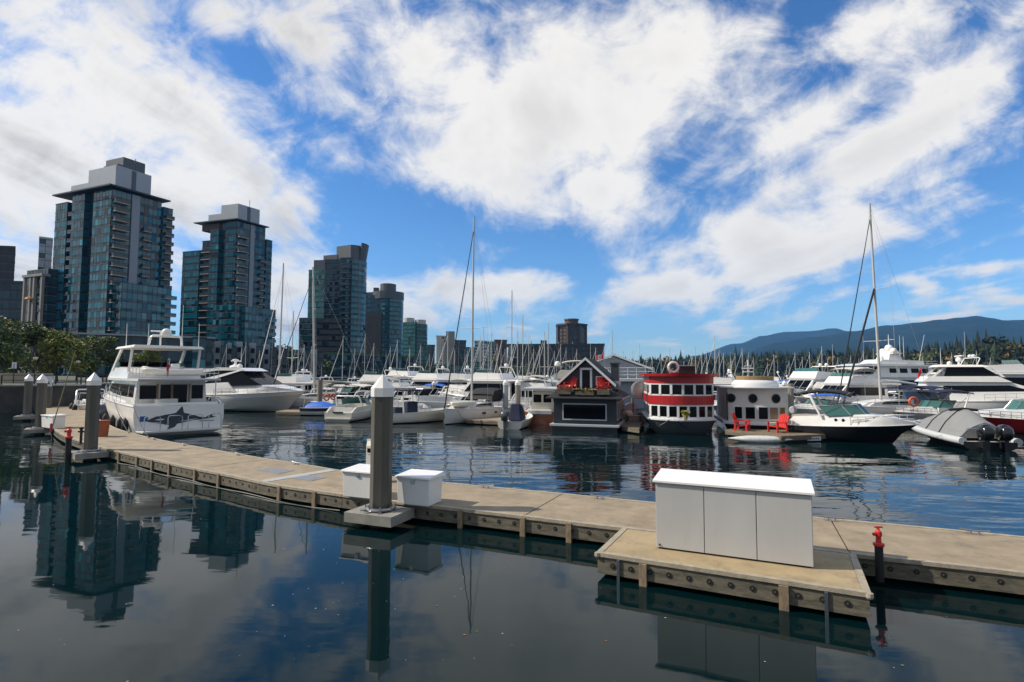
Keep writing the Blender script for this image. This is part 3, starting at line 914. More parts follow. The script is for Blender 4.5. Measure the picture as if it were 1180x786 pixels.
WB = [whiteb, GL_B[0], whiteb, GL_B[1], GL_B[2]]
block('dark brick apartment block beside the sea green tower', 491, 501, 398.5, 520, [brickd, GL_D[0], brickd, GL_D[1], GL_D[2]], brickd)
r = block('white balconied apartment slab with a taller pale shaft', 503, 515, 388, 500, WB, whiteb, slab=whiteb)
poly_box(r, 'stair_shaft', conc, [V2(514, 496), V2(524, 496), V2(524, 512), V2(514, 512)], G0, HZ(382.5, 500))
block('glass apartment block right of the white slab', 521, 537, 393, 510, GL_D, mul, slab=slabm)
block('low teal glass block behind the sailboat masts', 537, 548, 401, 560, GL_T, mul)
r = block('pale concrete apartment block with teal windows beyond the masts', 547, 561, 393.5, 540, WB, whiteb, slab=whiteb)
block('narrow pale green glass block next to the brown brick block', 561, 570, 394, 545, GL_G, whiteb, slab=whiteb)
b_ = block('brown windowless brick block at the end of the long hotel', 570, 584, 392.5, 440, [brick, brick, brick, brickd, brick], brick, slabs=False)
# long dark hotel and its tower behind
VZ = 20
ht = thing('hotel', 'long dark low hotel with white floor bands behind the gabled houseboat', 'building')
Z = 400
shaft(ht, [V2(590, Z + 6), V2(695, Z - 4), V2(695, Z + 14), V2(590, Z + 24)], G0, HZ(398.5, Z), 4.1, 3.0, [GL_D[4], GL_D[2], brickd, GL_D[0], GL_D[4]], slab=mat('hotel_band', (.13, .12, .11), .7), body=brickd)
poly_box(ht, 'roof', mul, [V2(583, Z + 4), V2(697, Z - 7), V2(697, Z + 14), V2(583, Z + 24)], HZ(398.5, Z), HZ(396, Z))
MB().hexa([(*V2(583, Z + 3), G0), (*V2(591, Z + 3), G0), (*V2(591, Z + 20), G0), (*V2(583, Z + 20), G0)], [(*V2(586, Z + 3), HZ(398, Z)), (*V2(592, Z + 3), HZ(398, Z)), (*V2(592, Z + 20), HZ(398, Z)), (*V2(586, Z + 20), HZ(398, Z))]).build('end_wall', conc, ht)
poly_box(ht, 'end_wall', brickd, [V2(682, Z - 6), V2(696, Z - 7), V2(696, Z + 14), V2(682, Z + 14)], G0, HZ(398.6, Z))
for f in (597, 612, 628, 644, 660):
    MB().box((*V2(f, Z - 1), 16), (.5, 2, 24)).build('pier', conc, ht)
poly_box(ht, 'plant_room', brickd, [V2(623, Z + 6), V2(630, Z + 6), V2(630, Z + 12), V2(623, Z + 12)], HZ(396, Z), HZ(391.5, Z))
VZ = 40
t7 = thing('apartment_tower', 'brown concrete eight sided tower rising behind the long hotel', 'tower')
Z = 460
ca = V2(658.5, Z + 14)
pl = arc(ca, 12.6, -157.5, 202.5, 8)[:-1]
shaft(t7, pl, G0, HZ(374, Z), 3.0, 1.9, [GL_D[2], brick, GL_D[4], GL_D[3], brick], slab=brick, body=brick)
for i, p in enumerate(pl):
    MB().box((p.x, p.y, (G0 + HZ(374, Z)) / 2), (1.8, 1.8, HZ(374, Z) - G0), R(-157.5 + 45 * i)).build('corner_pier', brick if i % 2 else brickd, t7)
poly_box(t7, 'roof_ring', brickd, arc(ca, 14.2, -157.5, 202.5, 8)[:-1], HZ(374, Z), HZ(372, Z))
poly_box(t7, 'roof_drum', brick, arc(ca, 5.8, -180, 180, 12)[:-1], HZ(372, Z), HZ(366, Z))
poly_box(t7, 'roof_ring', brick, arc(ca, 6.4, -180, 180, 12)[:-1], HZ(368, Z) + .6, HZ(366, Z) + .3)
# left edge buildings
block('dark office block cut by the left edge of the photo', -60, 17, 286, 205, [brickd, GL_D[2], brickd, GL_D[0], GL_D[4]], brickd, sk=4, slab=slabd)
block('low dark terraced block under the office block at far left', -80, 29, 327, 190, GL_D, mul, sk=4, slab=slabd, fh=3.4)
block('slim pink grey tower peeping out behind the tallest tower', 45, 60, 277, 230, [pent, GL_D[1], pent, GL_D[2], brick], pent, slab=slabd)
# podium, glass lobby and town houses along the quay
VZ = 12
pd = thing('podium', 'long low podium with pale cornice in front of the tallest tower', 'building')
Z = 140
shaft(pd, [V2(92, Z - 4), V2(245, Z + 12), V2(245, Z + 22), V2(92, Z + 8)], LAND_Z, HZ(389, Z), 3.6, 2.6, GL_D, slab=mul)
poly_box(pd, 'cornice', stripm, [V2(85, Z - 6), V2(248, Z + 10), V2(248, Z + 24), V2(85, Z + 8)], HZ(389, Z), HZ(387, Z))
gb = thing('glass_kiosk', 'small bright teal glass pavilion right of the podium', 'building')
Z = 132
shaft(gb, [V2(222, Z), V2(238, Z + 1), V2(238, Z + 6), V2(222, Z + 6)], LAND_Z, HZ(391, Z), 6, 1.5, GL_B)
poly_box(gb, 'roof', mul, [V2(221.5, Z - .3), V2(238.5, Z + .6), V2(238.5, Z + 6), V2(221.5, Z + 6)], HZ(391, Z), HZ(390, Z))
TH = [(247, 259, 395), (262, 270, 396.5), (272, 284, 395), (287, 300, 396.5), (303, 316, 398), (318, 329, 399), (331, 342, 400.5), (344, 356, 402), (358, 370, 403.5)]
for i, (x0, x1, top) in enumerate(TH):
    Z = 165 + i * 7
    ends = ['white bay of the town house beside the teal glass pavilion', 'narrow white town house bay, second from the teal pavilion', 'white town house bay, third from the teal pavilion', 'white town house bay, fourth from the teal pavilion',
            'white town house bay, middle one of nine on the quay', 'white town house bay, fourth from the right end', 'white town house bay, third from the right end', 'white town house bay, second from the right end', 'white town house bay at the right end of the row']
    th = thing('town_house', ends[i], 'house', group='white town houses on the quay')
    zt = HZ(top, Z); zm = HZ(424, Z)
    poly_box(th, 'wall', pent, [V2(x0, Z), V2(x0 + (x1 - x0) * .62, Z), V2(x0 + (x1 - x0) * .62, Z + 8), V2(x0, Z + 8)], LAND_Z, zt)
    shaft(th, [V2(x0 + (x1 - x0) * .62, Z + .8), V2(x1 + 3, Z + 1.6), V2(x1 + 3, Z + 8), V2(x0 + (x1 - x0) * .62, Z + 8)], LAND_Z, zt - 1.2, 3.2, 1.5, GL_D, slab=mul)
    for zz in (zt - 2.6, zt - 6.0):
        xm = lerp(V2(x0, Z).x, V2(x0 + (x1 - x0) * .62, Z).x, .55)
        f = MB().bb(xm - .6, xm + .6, Z - .08, Z + .1, zz - .8, zz + .8).build('window', mul, th)
        MB().bb(xm - .5, xm + .5, Z - .1, Z - .06, zz - .7, zz + .7).build('pane', GL_T[2], f)
    MB().bb(V2(x0, Z).x, V2(x1, Z).x, Z - 1.6, Z, LAND_Z + 3.0, LAND_Z + 3.2).build('terrace', stripm, th)
qb = thing('quay_terrace', 'long dark glazed restaurant building on the quay below the towers', 'building')
Z = 262
shaft(qb, [V2(372, Z), V2(480, Z + 60), V2(480, Z + 75), V2(372, Z + 15)], LAND_Z, HZ(409, Z), 3.4, 2.6, GL_D, slab=mul)
poly_box(qb, 'planted_roof', leafd, [V2(371, Z - 1), V2(482, Z + 59), V2(482, Z + 75), V2(371, Z + 15)], HZ(409, Z), HZ(406.5, Z))
for x0, x1, top, lab in ((500, 540, 422, 'low glazed hall on the quay below the white apartment slab'), (535, 570, 418.5, 'low teal roofed hall behind the masts'), (570, 600, 420, 'low brown pavilion in front of the brown brick block')):
    block(lab, x0, x1, top, 395, GL_G if x0 < 560 else [brick, GL_D[4], brickd, GL_D[2], brick], mul, name='quay_hall', depth=8, sk=2, slabs=False)


# ---------------------------------------------------------------- shore trees
def leaf_tree(name, label, loc, h, rad, mats, seed, n=2600, ls=.20, group=None, trunk=.35):
    r = random.Random(seed)
    root = thing(name, label, 'tree', loc, 0, group)
    b = MB()
    b.tube([(0, 0, -.1), (r.uniform(-.1, .1), .05, h * .3), (r.uniform(-.2, .2), 0, h * .6)], .16 * h / 8, 7, r1=.07 * h / 8)
    cl = []
    for k in range(11):
        a = r.uniform(0, 2 * PI); zz = r.uniform(trunk + .12, .92) * h
        rr_ = rad * (1 - abs(zz / h - .55) * .9) * r.uniform(.35, .85)
        c = Vector((math.cos(a) * rr_, math.sin(a) * rr_, zz))
        cl.append((c, rad * r.uniform(.28, .5)))
        b.tube([(0, 0, h * r.uniform(.25, .45)), c * .6 + Vector((0, 0, h * .16)), c], .055 * h / 8, 5, r1=.015)
    b.build('trunk', bark, root)
    b = MB()
    for k in range(n):
        c, cr_ = r.choice(cl)
        q = Vector((r.gauss(0, 1), r.gauss(0, 1), r.gauss(0, 1)))
        q = q.normalized() * cr_ * (r.random() ** .45)
        q.z *= .75
        c = c + q
        e1 = Vector((r.gauss(0, 1), r.gauss(0, 1), r.gauss(0, .6))).normalized() * ls * r.uniform(.7, 1.4)
        e2 = e1.cross(Vector((r.gauss(0, 1), r.gauss(0, 1), r.gauss(0, 1)))).normalized() * ls * .6
        b.mi = r.choices(range(len(mats)), (6, 3, 1)[:len(mats)])[0]
        b.add([c - e1, c + e2, c + e1, c - e2], [(0, 1, 2, 3)])
    b.build('crown', mats, root, fix=False)
    return root


TREES = [(-18, 74, 9.5, 4.2, 0, 'dark leafy tree cut by the left edge of the photo'), (16, 80, 9.0, 4.0, 0, 'dark bushy tree standing behind the tan retaining wall'),
         (42, 86, 8.6, 3.6, 1, 'olive tinged tree behind the lantern on the promenade'), (66, 82, 8.4, 3.6, 1, 'sunlit yellow green tree behind the leaning pole'),
         (88, 90, 9.0, 3.8, 0, 'green tree behind the nearest left pile'), (110, 98, 9.2, 3.6, 0, 'dark tree half hidden behind the bow of the two deck yacht'),
         (30, 98, 11, 5, 0, 'taller dark tree behind the row of shore trees'), (170, 118, 7.5, 3.2, 1, 'light green tree seen through the flybridge of the two deck yacht')]
for i, (px, Z, h, rad, kind, lab) in enumerate(TREES):
    leaf_tree('leafy_tree', lab, A(px, Z, LAND_Z), h, rad, [leafg, leafo, leafy] if kind else [leafd, leafg, leafo], 40 + i, n=3600, ls=.22, group='trees on the promenade', trunk=.12)
SMALL = [(404, 330, 8, 4, 'round yellow autumn tree on the quay'), (414, 326, 6, 4.5, 'low yellow green bush beside the yellow autumn tree'), (423, 330, 6.5, 3.4, 'small golden tree right of the yellow autumn bush'),
         (375, 240, 8, 4, 'dark green shrub tree below the slate tower'), (446, 330, 7, 4, 'dark tree in front of the glazed restaurant building'), (478, 345, 8, 5, 'dark tree right of the restaurant building'),
         (497, 370, 9, 6, 'dark tree below the dark brick block'), (566, 430, 14, 7, 'bright green tree between the pale blocks and the brick block'), (588, 372, 9, 7, 'dark tree in front of the hotel end wall'), (612, 372, 9, 8, 'dark tree in front of the hotel middle'),
         (318, 205, 12, 6, 'dark tree showing between the two blue glass towers'), (333, 205, 9, 5, 'dark tree behind the tall mast at left')]
for i, (px, Z, h, rad, lab) in enumerate(SMALL):
    y = i < 3
    leaf_tree('yellow_tree' if y else 'shore_tree', lab, A(px, Z, LAND_Z), h, rad, [leafy, leafo, leafy] if y else [leafd, leafg, leafd], 80 + i, n=900, ls=.5, trunk=.1)

# ---------------------------------------------------------------- the pontoon in the foreground
DZ = .5
NEAR = [(1500, 700), (1180, 659.6), (983.5, 638.3), (840, 621.5), (714, 608), (604.6, 594.8), (530, 586), (450, 577.5), (394, 569.5), (350, 563.5), (323, 559.8), (298, 555.2), (272, 548.6), (225, 540.0), (182, 530.5), (130, 518.5), (107, 512.5), (85, 505.5), (67, 497.5), (58.5, 487.5), (53, 477.5), (49, 470), (46.5, 465)]
npts = [P(x, y, DZ).xy for x, y in NEAR]


def catmull(p, step=.5):
    out = []
    for i in range(len(p) - 1):
        p0, p1, p2, p3 = p[max(i - 1, 0)], p[i], p[i + 1], p[min(i + 2, len(p) - 1)]
        n = max(1, int((p2 - p1).length / step))
        for k in range(n):
            t = k / n
            out.append(.5 * ((2 * p1) + (p2 - p0) * t + (2 * p0 - 5 * p1 + 4 * p2 - p3) * t * t + (3 * p1 - p0 - 3 * p2 + p3) * t ** 3))
    return out + [p[-1]]


line = catmull(npts)
# smooth out jitter
for _ in range(6):
    line = [line[0]] + [(line[i - 1] + line[i] * 2 + line[i + 1]) / 4 for i in range(1, len(line) - 1)] + [line[-1]]
nrm = []
for i in range(len(line)):
    d = (line[min(i + 1, len(line) - 1)] - line[max(i - 1, 0)]).normalized()
    nrm.append(Vector((d.y, -d.x)))        # towards the far (harbour) side
if nrm[0].y < 0:
    nrm = [-n for n in nrm]
WD = 3.0
acc = [0.0]
for i in range(1, len(line)):
    acc.append(acc[-1] + (line[i] - line[i - 1]).length)


def at_len(s):
    for i in range(1, len(line)):
        if acc[i] >= s:
            t = (s - acc[i - 1]) / max(1e-6, acc[i] - acc[i - 1])
            return line[i - 1].lerp(line[i], t), nrm[i - 1].lerp(nrm[i], t).normalized()
    return line[-1], nrm[-1]


def nearest(px, py):
    p = P(px, py, DZ).xy
    i = min(range(len(line)), key=lambda k: (line[k] - p).length)
    return acc[i]


rustm = mat('rusty_bolt', (.10, .085, .07), .6, metal=.3)
dock = thing('pontoon', 'long curved floating pontoon with tan concrete deck running across the water', 'dock')
# panels between the joints
joints = [0.0] + sorted([nearest(*q) for q in ((1268, 669), (983.5, 638.3), (604.6, 594.8), (455, 578), (394, 569.5), (294, 554.5), (225, 540), (150, 523), (90, 507))]) + [acc[-1] - 14, acc[-1] - .02]


def span(s0, s1, step=.6):
    n = max(1, int((s1 - s0) / step))
    return [at_len(lerp(s0, s1, k / n)) for k in range(n + 1)]


def sweep(s0, s1, prof, name, m, parent, step=.6, smooth=None):
    """prof: [(offset to the far side, z)] closed, swept along the near edge"""
    b = MB(); rows = []
    for p, n in span(s0, s1, step):
        rows.append([(p.x + n.x * u_, p.y + n.y * u_, z_) for u_, z_ in prof])
    b.grid(rows, close=True)
    k = len(prof); e = len(rows) - 1
    b.f += [list(reversed(range(k))), [e * k + j for j in range(k)]]; b.m += [0, 0]
    return b.build(name, m, parent, smooth=smooth)


for i in range(len(joints) - 1):
    s0, s1 = joints[i] + .018, joints[i + 1] - .018
    if s1 - s0 < .2: continue
    sweep(s0, s1, [(.09, DZ - .2), (.09, DZ), (WD - .09, DZ), (WD - .09, DZ - .2)], 'deck_panel', cmat, dock)
sweep(.02, acc[-1], [(.32, -.5), (.32, DZ - .18), (WD - .32, DZ - .18), (WD - .32, -.5)], 'float', float_m, dock)
# edge strip and walers on both sides
BOLTS = []
for i in range(0, len(joints) - 1):
    s0, s1 = joints[i] + .01, joints[i + 1] - .01
    sweep(s0, s1, [(-.05, DZ - .065), (-.05, DZ + .012), (.085, DZ + .012), (.085, DZ - .065)], 'edge_strip', timberl, dock)
    sweep(s0, s1, [(-.02, DZ - .40), (-.02, DZ - .07), (.08, DZ - .07), (.08, DZ - .40)], 'waler', timber, dock)
    sweep(s0, s1, [(WD - .085, DZ - .065), (WD - .085, DZ + .012), (WD + .05, DZ + .012), (WD + .05, DZ - .065)], 'edge_strip', timberl, dock)
    sweep(s0, s1, [(WD - .08, DZ - .40), (WD - .08, DZ - .07), (WD + .02, DZ - .07), (WD + .02, DZ - .40)], 'waler', timber, dock)
    # bolt holes with washers along the near waler: one set per waler
    s = s0 + .25
    while s < s1 - .1:
        BOLTS.append(at_len(s)); s += .44
# bolt holes with washers: the nearest ones each a part, the far ones together
BOLTS.sort(key=lambda q: q[0].length)
far_b = MB()
for k, (p, n) in enumerate(BOLTS):
    b = MB() if k < 86 else far_b
    c = Vector((p.x - n.x * .015, p.y - n.y * .015, DZ - .215))
    rot = Vector((-n.x, -n.y, 0)).to_track_quat('Z', 'Y').to_matrix()
    b.mi = 0; b.lathe([(.055, -.02), (.055, .012), (.0, .012)], c, 10, rot)
    b.mi = 1; b.lathe([(.018, 0), (.018, .02), (0, .022)], c, 8, rot)
    if k < 86: b.build('bolt', [blackm, rustm], dock)
far_b.build('bolt_row', [blackm, rustm], dock)['kind'] = 'stuff'
# fender posts on the near side
def fender(parent, p, n, z0, z1, m, wd=.14, off=.02, th=.07):
    t = Vector((-n.y, n.x))
    b = MB()
    q = [p - n * off - t * wd / 2, p - n * (off + th) - t * wd / 2, p - n * (off + th) + t * wd / 2, p - n * off + t * wd / 2]
    b.prism([(v.x, v.y) for v in q], z0, z1)
    return b.build('fender_post', m, parent, bevel=.006)


for px, py in ((140, 521), (159, 525.5), (180, 530), (199, 534), (224, 539.8), (251.6, 545), (321, 559.3), (368.5, 566), (528, 585.8), (602.6, 594.6), (660, 601.8), (1240, 667)):
    p, n = at_len(nearest(px, py))
    fender(dock, p, n, -.05, DZ - .02, post_m)
for s in (acc[-1] - 9, acc[-1] - 16, acc[-1] - 21, acc[-1] - 25, acc[-1] - 29):
    p, n = at_len(s); fender(dock, p, n, -.05, DZ - .02, post_m)
# two hoses sagging under the waler
b = MB()
for off, z0 in ((.10, .02), (.18, -.02)):
    pts = []
    s0, s1 = nearest(394, 569.5), nearest(140, 521)
    for k in range(60):
        p, n = at_len(lerp(s0, s1, k / 59))
        pts.append((p.x - n.x * off, p.y - n.y * off, z0 + .03 * math.cos(k * .35 + off * 9)))
    b.tube(pts, .02, 6)
b.build('service_hose', mat('grey_hose', (.12, .12, .11), .6), dock, smooth=60)
# flat hatches and a pale joint band
for (px, py) in ((318, 542.5), (353, 550.5)):
    p = P(px, py, DZ)
    MB().box((p.x, p.y, DZ + .006), (1.25, .7, .012), R(-28)).build('hatch', mat('grey_hatch_%d' % px, (.22, .23, .25), .6, var=.2), dock)
p, n = at_len(nearest(294, 554.5))
tt = Vector((-n.y, n.x))
q = [p + n * .1 - tt * .22, p + n * (WD - .1) - tt * .22, p + n * (WD - .1) + tt * .22, p + n * .1 + tt * .22]
MB().prism([(v_.x, v_.y) for v_ in q], DZ + .004, DZ + .014).build('joint_plate', mat('joint_steel', (.42, .42, .4), .6, var=.1), dock)
# horned cleats on the far side
cleatm = mat('galvanised_cleat', (.34, .34, .35), .35, metal=.8)


def cleat(parent, p, ang, L_=.34):
    b = MB()
    ca, sa = math.cos(ang), math.sin(ang)
    def q(x, y, z): return (p[0] + x * ca - y * sa, p[1] + x * sa + y * ca, p[2] + z)
    b.box((p[0], p[1], p[2] + .008), (L_ * .6, .09, .016), ang)
    b.tube([q(-L_ * .18, 0, 0), q(-L_ * .16, 0, .075)], .022, 8); b.tube([q(L_ * .18, 0, 0), q(L_ * .16, 0, .075)], .022, 8)
    b.tube([q(-L_ * .62, 0, .105), q(-L_ * .3, 0, .085), q(L_ * .3, 0, .085), q(L_ * .62, 0, .105)], .022, 8)
    return b.build('cleat', cleatm, parent, smooth=50)


for px, py in ((693, 573.5), (555, 562), (951, 598.5), (1115, 611.8), (330, 537), (165, 507.5), (205, 514), (272, 526), (1330, 632)):
    q = P(px, py, DZ)
    i = min(range(len(line)), key=lambda k: (line[k] + nrm[k] * (WD - .22) - q.xy).length)
    c = line[i] + nrm[i] * (WD - .22)
    cleat(dock, (c.x, c.y, DZ), math.atan2(nrm[i].y, nrm[i].x) + PI / 2, .46)
# the wider landing that carries the tall locker
e = [P(714, 608.0, DZ).xy, P(690, 637, DZ).xy, P(1000, 683.5, DZ).xy, P(964, 637.5, DZ).xy]
# keep it just clear of the main deck
ux = (e[2] - e[1]).normalized(); uy = Vector((-ux.y, ux.x))
def E(a, c): return e[1] + ux * a + uy * c
EL = (e[2] - e[1]).length
sL = nearest(714, 608)
def fore(a):
    """distance from the front edge to the main pontoon along uy"""
    best = min(((line[i] - E(a, 0)).dot(uy) for i in range(len(line)) if abs((line[i] - E(a, 0)).dot(ux)) < .35), default=2.0)
    return best - .07
W0_, W1_ = fore(0), fore(EL)
MB().prism([E(.08, .08), E(EL - .08, .08), E(EL - .08, W1_), E(.08, W0_)], DZ - .18, DZ + .004).build('landing_deck', cmat2, dock)
MB().prism([E(.3, .3), E(EL - .3, .3), E(EL - .3, W1_), E(.3, W0_)], -.5, DZ - .19).build('landing_float', float_m, dock)
MB().prism([E(-.05, -.05), E(EL + .05, -.05), E(EL + .05, .075), E(-.05, .075)], DZ - .06, DZ + .016).build('landing_edge', timberl, dock)
for x0, wt in ((-.05, W0_), (EL - .075, W1_)):
    MB().prism([E(x0, .08), E(x0 + .125, .08), E(x0 + .125, wt), E(x0, wt)], DZ - .06, DZ + .016).build('landing_edge', timberl, dock)
MB().prism([E(-.02, -.02), E(EL + .02, -.02), E(EL + .02, .07), E(-.02, .07)], DZ - .40, DZ - .065).build('landing_waler', timber, dock)
for x0, wt in ((-.02, W0_), (EL - .07, W1_)):
    MB().prism([E(x0, .075), E(x0 + .09, .075), E(x0 + .09, wt), E(x0, wt)], DZ - .40, DZ - .065).build('landing_waler', timber, dock)
rot = Vector((-uy.x, -uy.y, 0)).to_track_quat('Z', 'Y').to_matrix()
for k in range(12):
    c = E(.3 + k * (EL - .6) / 11, -.02)
    b = MB()
    b.mi = 0; b.lathe([(.055, -.02), (.055, .012), (.0, .012)], (c.x, c.y, DZ - .22), 12, rot)
    b.mi = 1; b.lathe([(.018, 0), (.018, .02), (0, .022)], (c.x, c.y, DZ - .22), 8, rot)
    b.build('bolt', [blackm, rustm], dock)
for a, m, wd, z0 in ((.92, post_m, .15, -.12), (3.42, post_m, .16, -.12), (.42, steel, .06, -.16), (4.08, steel, .06, -.2)):
    c = E(a, 0); fender(dock, c, uy, z0, DZ - .07, m, wd, .025, .06 if m is post_m else .03)
for a in (-.02, EL + .02):      # white corner fender
    c = E(a, -.02)
    MB().lathe([(.05, -.03), (.065, .0), (.06, .06), (0, .066)], (c.x, c.y, DZ - .05), 10).build('corner_fender', timberl, dock)

# ---------------------------------------------------------------- tall three-panel locker
fl, fr = P(756, 631.5, DZ + .01), P(938, 655.5, DZ + .01)
ld = (fr - fl); LN = ld.length; la = math.atan2(ld.y, ld.x)
lk = thing('storage_locker', 'tall white three panel storage locker standing on the pontoon landing', 'locker', (fl.x, fl.y, DZ + .006), la)
LH = 1.38; LD = .92
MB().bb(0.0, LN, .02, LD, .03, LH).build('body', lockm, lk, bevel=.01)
MB().bb(.04, LN - .04, .06, LD - .04, 0, .03).build('plinth', blackm, lk)
for k in range(3):
    x0, x1 = LN * k / 3 + .008, LN * (k + 1) / 3 - .008
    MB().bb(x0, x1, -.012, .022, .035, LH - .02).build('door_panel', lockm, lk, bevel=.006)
b = MB()
b.hexa([(-.05, -.06, LH), (LN + .05, -.06, LH), (LN + .05, LD + .08, LH + .09), (-.05, LD + .08, LH + .09)],
       [(-.05, -.06, LH + .05), (LN + .05, -.06, LH + .05), (LN + .05, LD + .08, LH + .14), (-.05, LD + .08, LH + .14)])
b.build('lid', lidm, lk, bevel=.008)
b = MB(); b.lathe([(.02, 0), (.02, .02), (0, .02)], (.08, -.013, .09), 8, Matrix.Rotation(PI / 2, 3, 'X'))
b.build('lock', blackm, lk)


# ---------------------------------------------------------------- dock boxes beside the central pile
def dock_box(label, a, c, depth, h, z=DZ):
    a, c = P(*a, z), P(*c, z); d = c - a
    r = thing('dock_box', label, 'box', (a.x, a.y, z + .014), math.atan2(d.y, d.x), 'white dock boxes on the pontoon')
    n = d.length
    MB().hexa([(.03, .03, 0), (n - .03, .03, 0), (n - .03, depth - .03, 0), (.03, depth - .03, 0)], [(0, 0, h - .07), (n, 0, h - .07), (n, depth, h - .07), (0, depth, h - .07)]).build('body', boxm, r, bevel=.015)
    MB().hexa([(-.04, -.05, h - .068), (n + .04, -.05, h - .068), (n + .04, depth + .04, h - .068), (-.04, depth + .04, h - .068)], [(-.03, -.04, h - .01), (n + .03, -.04, h - .01), (n + .02, depth + .03, h + .05), (-.02, depth + .03, h + .05)]).build('lid', lidm, r, bevel=.012)
    MB().bb(n / 2 - .06, n / 2 + .06, -.02, .012, h - .2, h - .06).build('latch', steel, r)
    return r


dock_box('white dock box right of the central concrete pile', (456.5, 581), (494, 585), .78, .80)
dock_box('white dock box left of the central concrete pile', (394, 572.5), (431, 576.5), .78, .80)
dock_box('small white dock box beside the second pile at far left', (47, 492.5), (60, 494.5), .7, .85)

# twin white power pedestal
p = P(414, 566, DZ)
pp = thing('power_pedestal', 'twin white power and water pedestal behind the left dock box', 'pedestal', (p.x + .1, p.y + 1.6, DZ + .002), R(-20))
b = MB(); b.bb(-.3, .3, -.12, .12, 0, .9); b.build('base', deckw, pp)
b = MB(); b.bb(-.34, .34, -.03, .05, .9, 1.42); b.build('back_plate', ivory, pp)
for s in (-1, 1):
    m_ = MB(); m_.bb(s * .17 - .13, s * .17 + .13, -.12, -.032, .92, 1.2); m_.hexa([(s * .17 - .13, -.12, 1.2), (s * .17 + .13, -.12, 1.2), (s * .17 + .13, -.032, 1.2), (s * .17 - .13, -.032, 1.2)], [(s * .17 - .13, -.04, 1.36), (s * .17 + .13, -.04, 1.36), (s * .17 + .13, -.032, 1.36), (s * .17 - .13, -.032, 1.36)])
    m_.build('meter_box', ivory, pp, bevel=.01)
    MB().bb(s * .17 - .08, s * .17 + .08, -.128, -.121, .98, 1.12).build('meter_window', bglass, pp)


# ---------------------------------------------------------------- mooring piles
def pile(label, px, base, top, r=.30, sign=False, pad=True, n=8, Zc=None, group='octagonal concrete mooring piles', m=None, cap=True, zb=None):
    q = P(px, base, DZ) if Zc is None else A(px, Zc)
    zt = HZ(top, q.y) if zb is None else zb
    rt = thing('mooring_pile', label, 'pile', (q.x, q.y, 0), 0, group)
    rot = R(14)
    def ring(rad, z): return [(rad * math.cos(rot + 2 * PI * k / n), rad * math.sin(rot + 2 * PI * k / n), z) for k in range(n)]
    zc = zt - .62 * r / .3 if cap else zt
    MB().grid([ring(r, -3), ring(r * .985, zc + .02)], close=True).build('shaft', m or pilem, rt, fix=True)
    if cap:
        b = MB(); b.grid([ring(r * 1.0, zc - .0), ring(r * 1.07, zc), ring(r * 1.07, zc + .24), ring(.01, zt)], close=True)
        b.build('cap', capm, rt)
    else:
        MB().prism([v_[:2] for v_ in ring(r, 0)], zc, zc + .02).build('pile_top', m or pilem, rt)
    return rt


def pile_pad(parent_pile, ang, w=1.35, d=1.25, z=.42, inw=.55):
    """concrete guide collar fixed round the pile"""
    b = MB(); ca, sa = math.cos(ang), math.sin(ang)
    def q(x, y): return (x * ca - y * sa, x * sa + y * ca)
    hole = .33
    n = 16
    outer = [(-w / 2, -d + inw), (w / 2, -d + inw), (w / 2, inw), (-w / 2, inw)]
    vs, fs = [], []
    # slab with an open square hole made of four butting planks
    for (x0, x1, y0, y1) in ((-w / 2, -hole, -d + inw, inw), (hole, w / 2, -d + inw, inw), (-hole, hole, -d + inw, -hole), (-hole, hole, hole, inw)):
        if y1 - y0 > .02 and x1 - x0 > .02:
            b.prism([q(x0, y0), q(x1, y0), q(x1, y1), q(x0, y1)], z - .26, z)
    o = b.build('guide_pad', mat('pad_concrete' + parent_pile.name, (.26, .25, .22), .85, var=.25, scale=3, bump=.3), parent_pile)
    b = MB()
    b.tube([(.37 * math.cos(2 * PI * k / 24), .37 * math.sin(2 * PI * k / 24), z + .06) for k in range(24)], .05, 8, closed=True)
    for k in range(8):
        a = 2 * PI * k / 8 + .2
        b.tube([(.40 * math.cos(a), .40 * math.sin(a), z), (.40 * math.cos(a), .40 * math.sin(a), z + .16)], .02, 6)
        b.box((.46 * math.cos(a), .46 * math.sin(a), z + .012), (.16, .1, .02), a)
    b.build('guide_ring', cleatm, parent_pile, smooth=40)


pl1 = pile('nearest octagonal concrete pile with white pointed cap between two dock boxes', 438.5, 584, 432)
pile_pad(pl1, R(-22), 1.5, 1.15)
pl2 = pile('grey pile with white pointed cap in front of the two deck yacht', 104.5, 518, 431.3)
pile_pad(pl2, R(-40), 1.5, 1.3)
pl3 = pile('second pile from the left edge, beside the small dock box', 46, 492, 433.2)
pile_pad(pl3, R(-55), 1.5, 1.3)
pl4 = pile('farthest left capped pile, on the water side of the pontoon', 31, 478, 433.4)
pile_pad(pl4, R(-60), 1.5, 1.3)
pl5 = pile('pale pile carrying a white sign board with a black mark', 55.5, 470, 436.5, r=.3)
sq = pl5.location
sg = thing('notice_sign', 'white sign board with black slanted mark on the far left pile', 'sign', (sq.x + .1, sq.y - .42, 0), 0)
z0, z1 = HZ(447.5, sq.y), HZ(436, sq.y)
MB().bb(-.52, .52, -.04, 0, z0, z1).build('board', trimw, sg)
zm = (z0 + z1) / 2
MB().panel([(-.1, -.044, zm + .3), (.02, -.044, zm + .38), (.32, -.044, zm - .25), (.18, -.044, zm - .32)], -.006).build('mark', orca, sg)
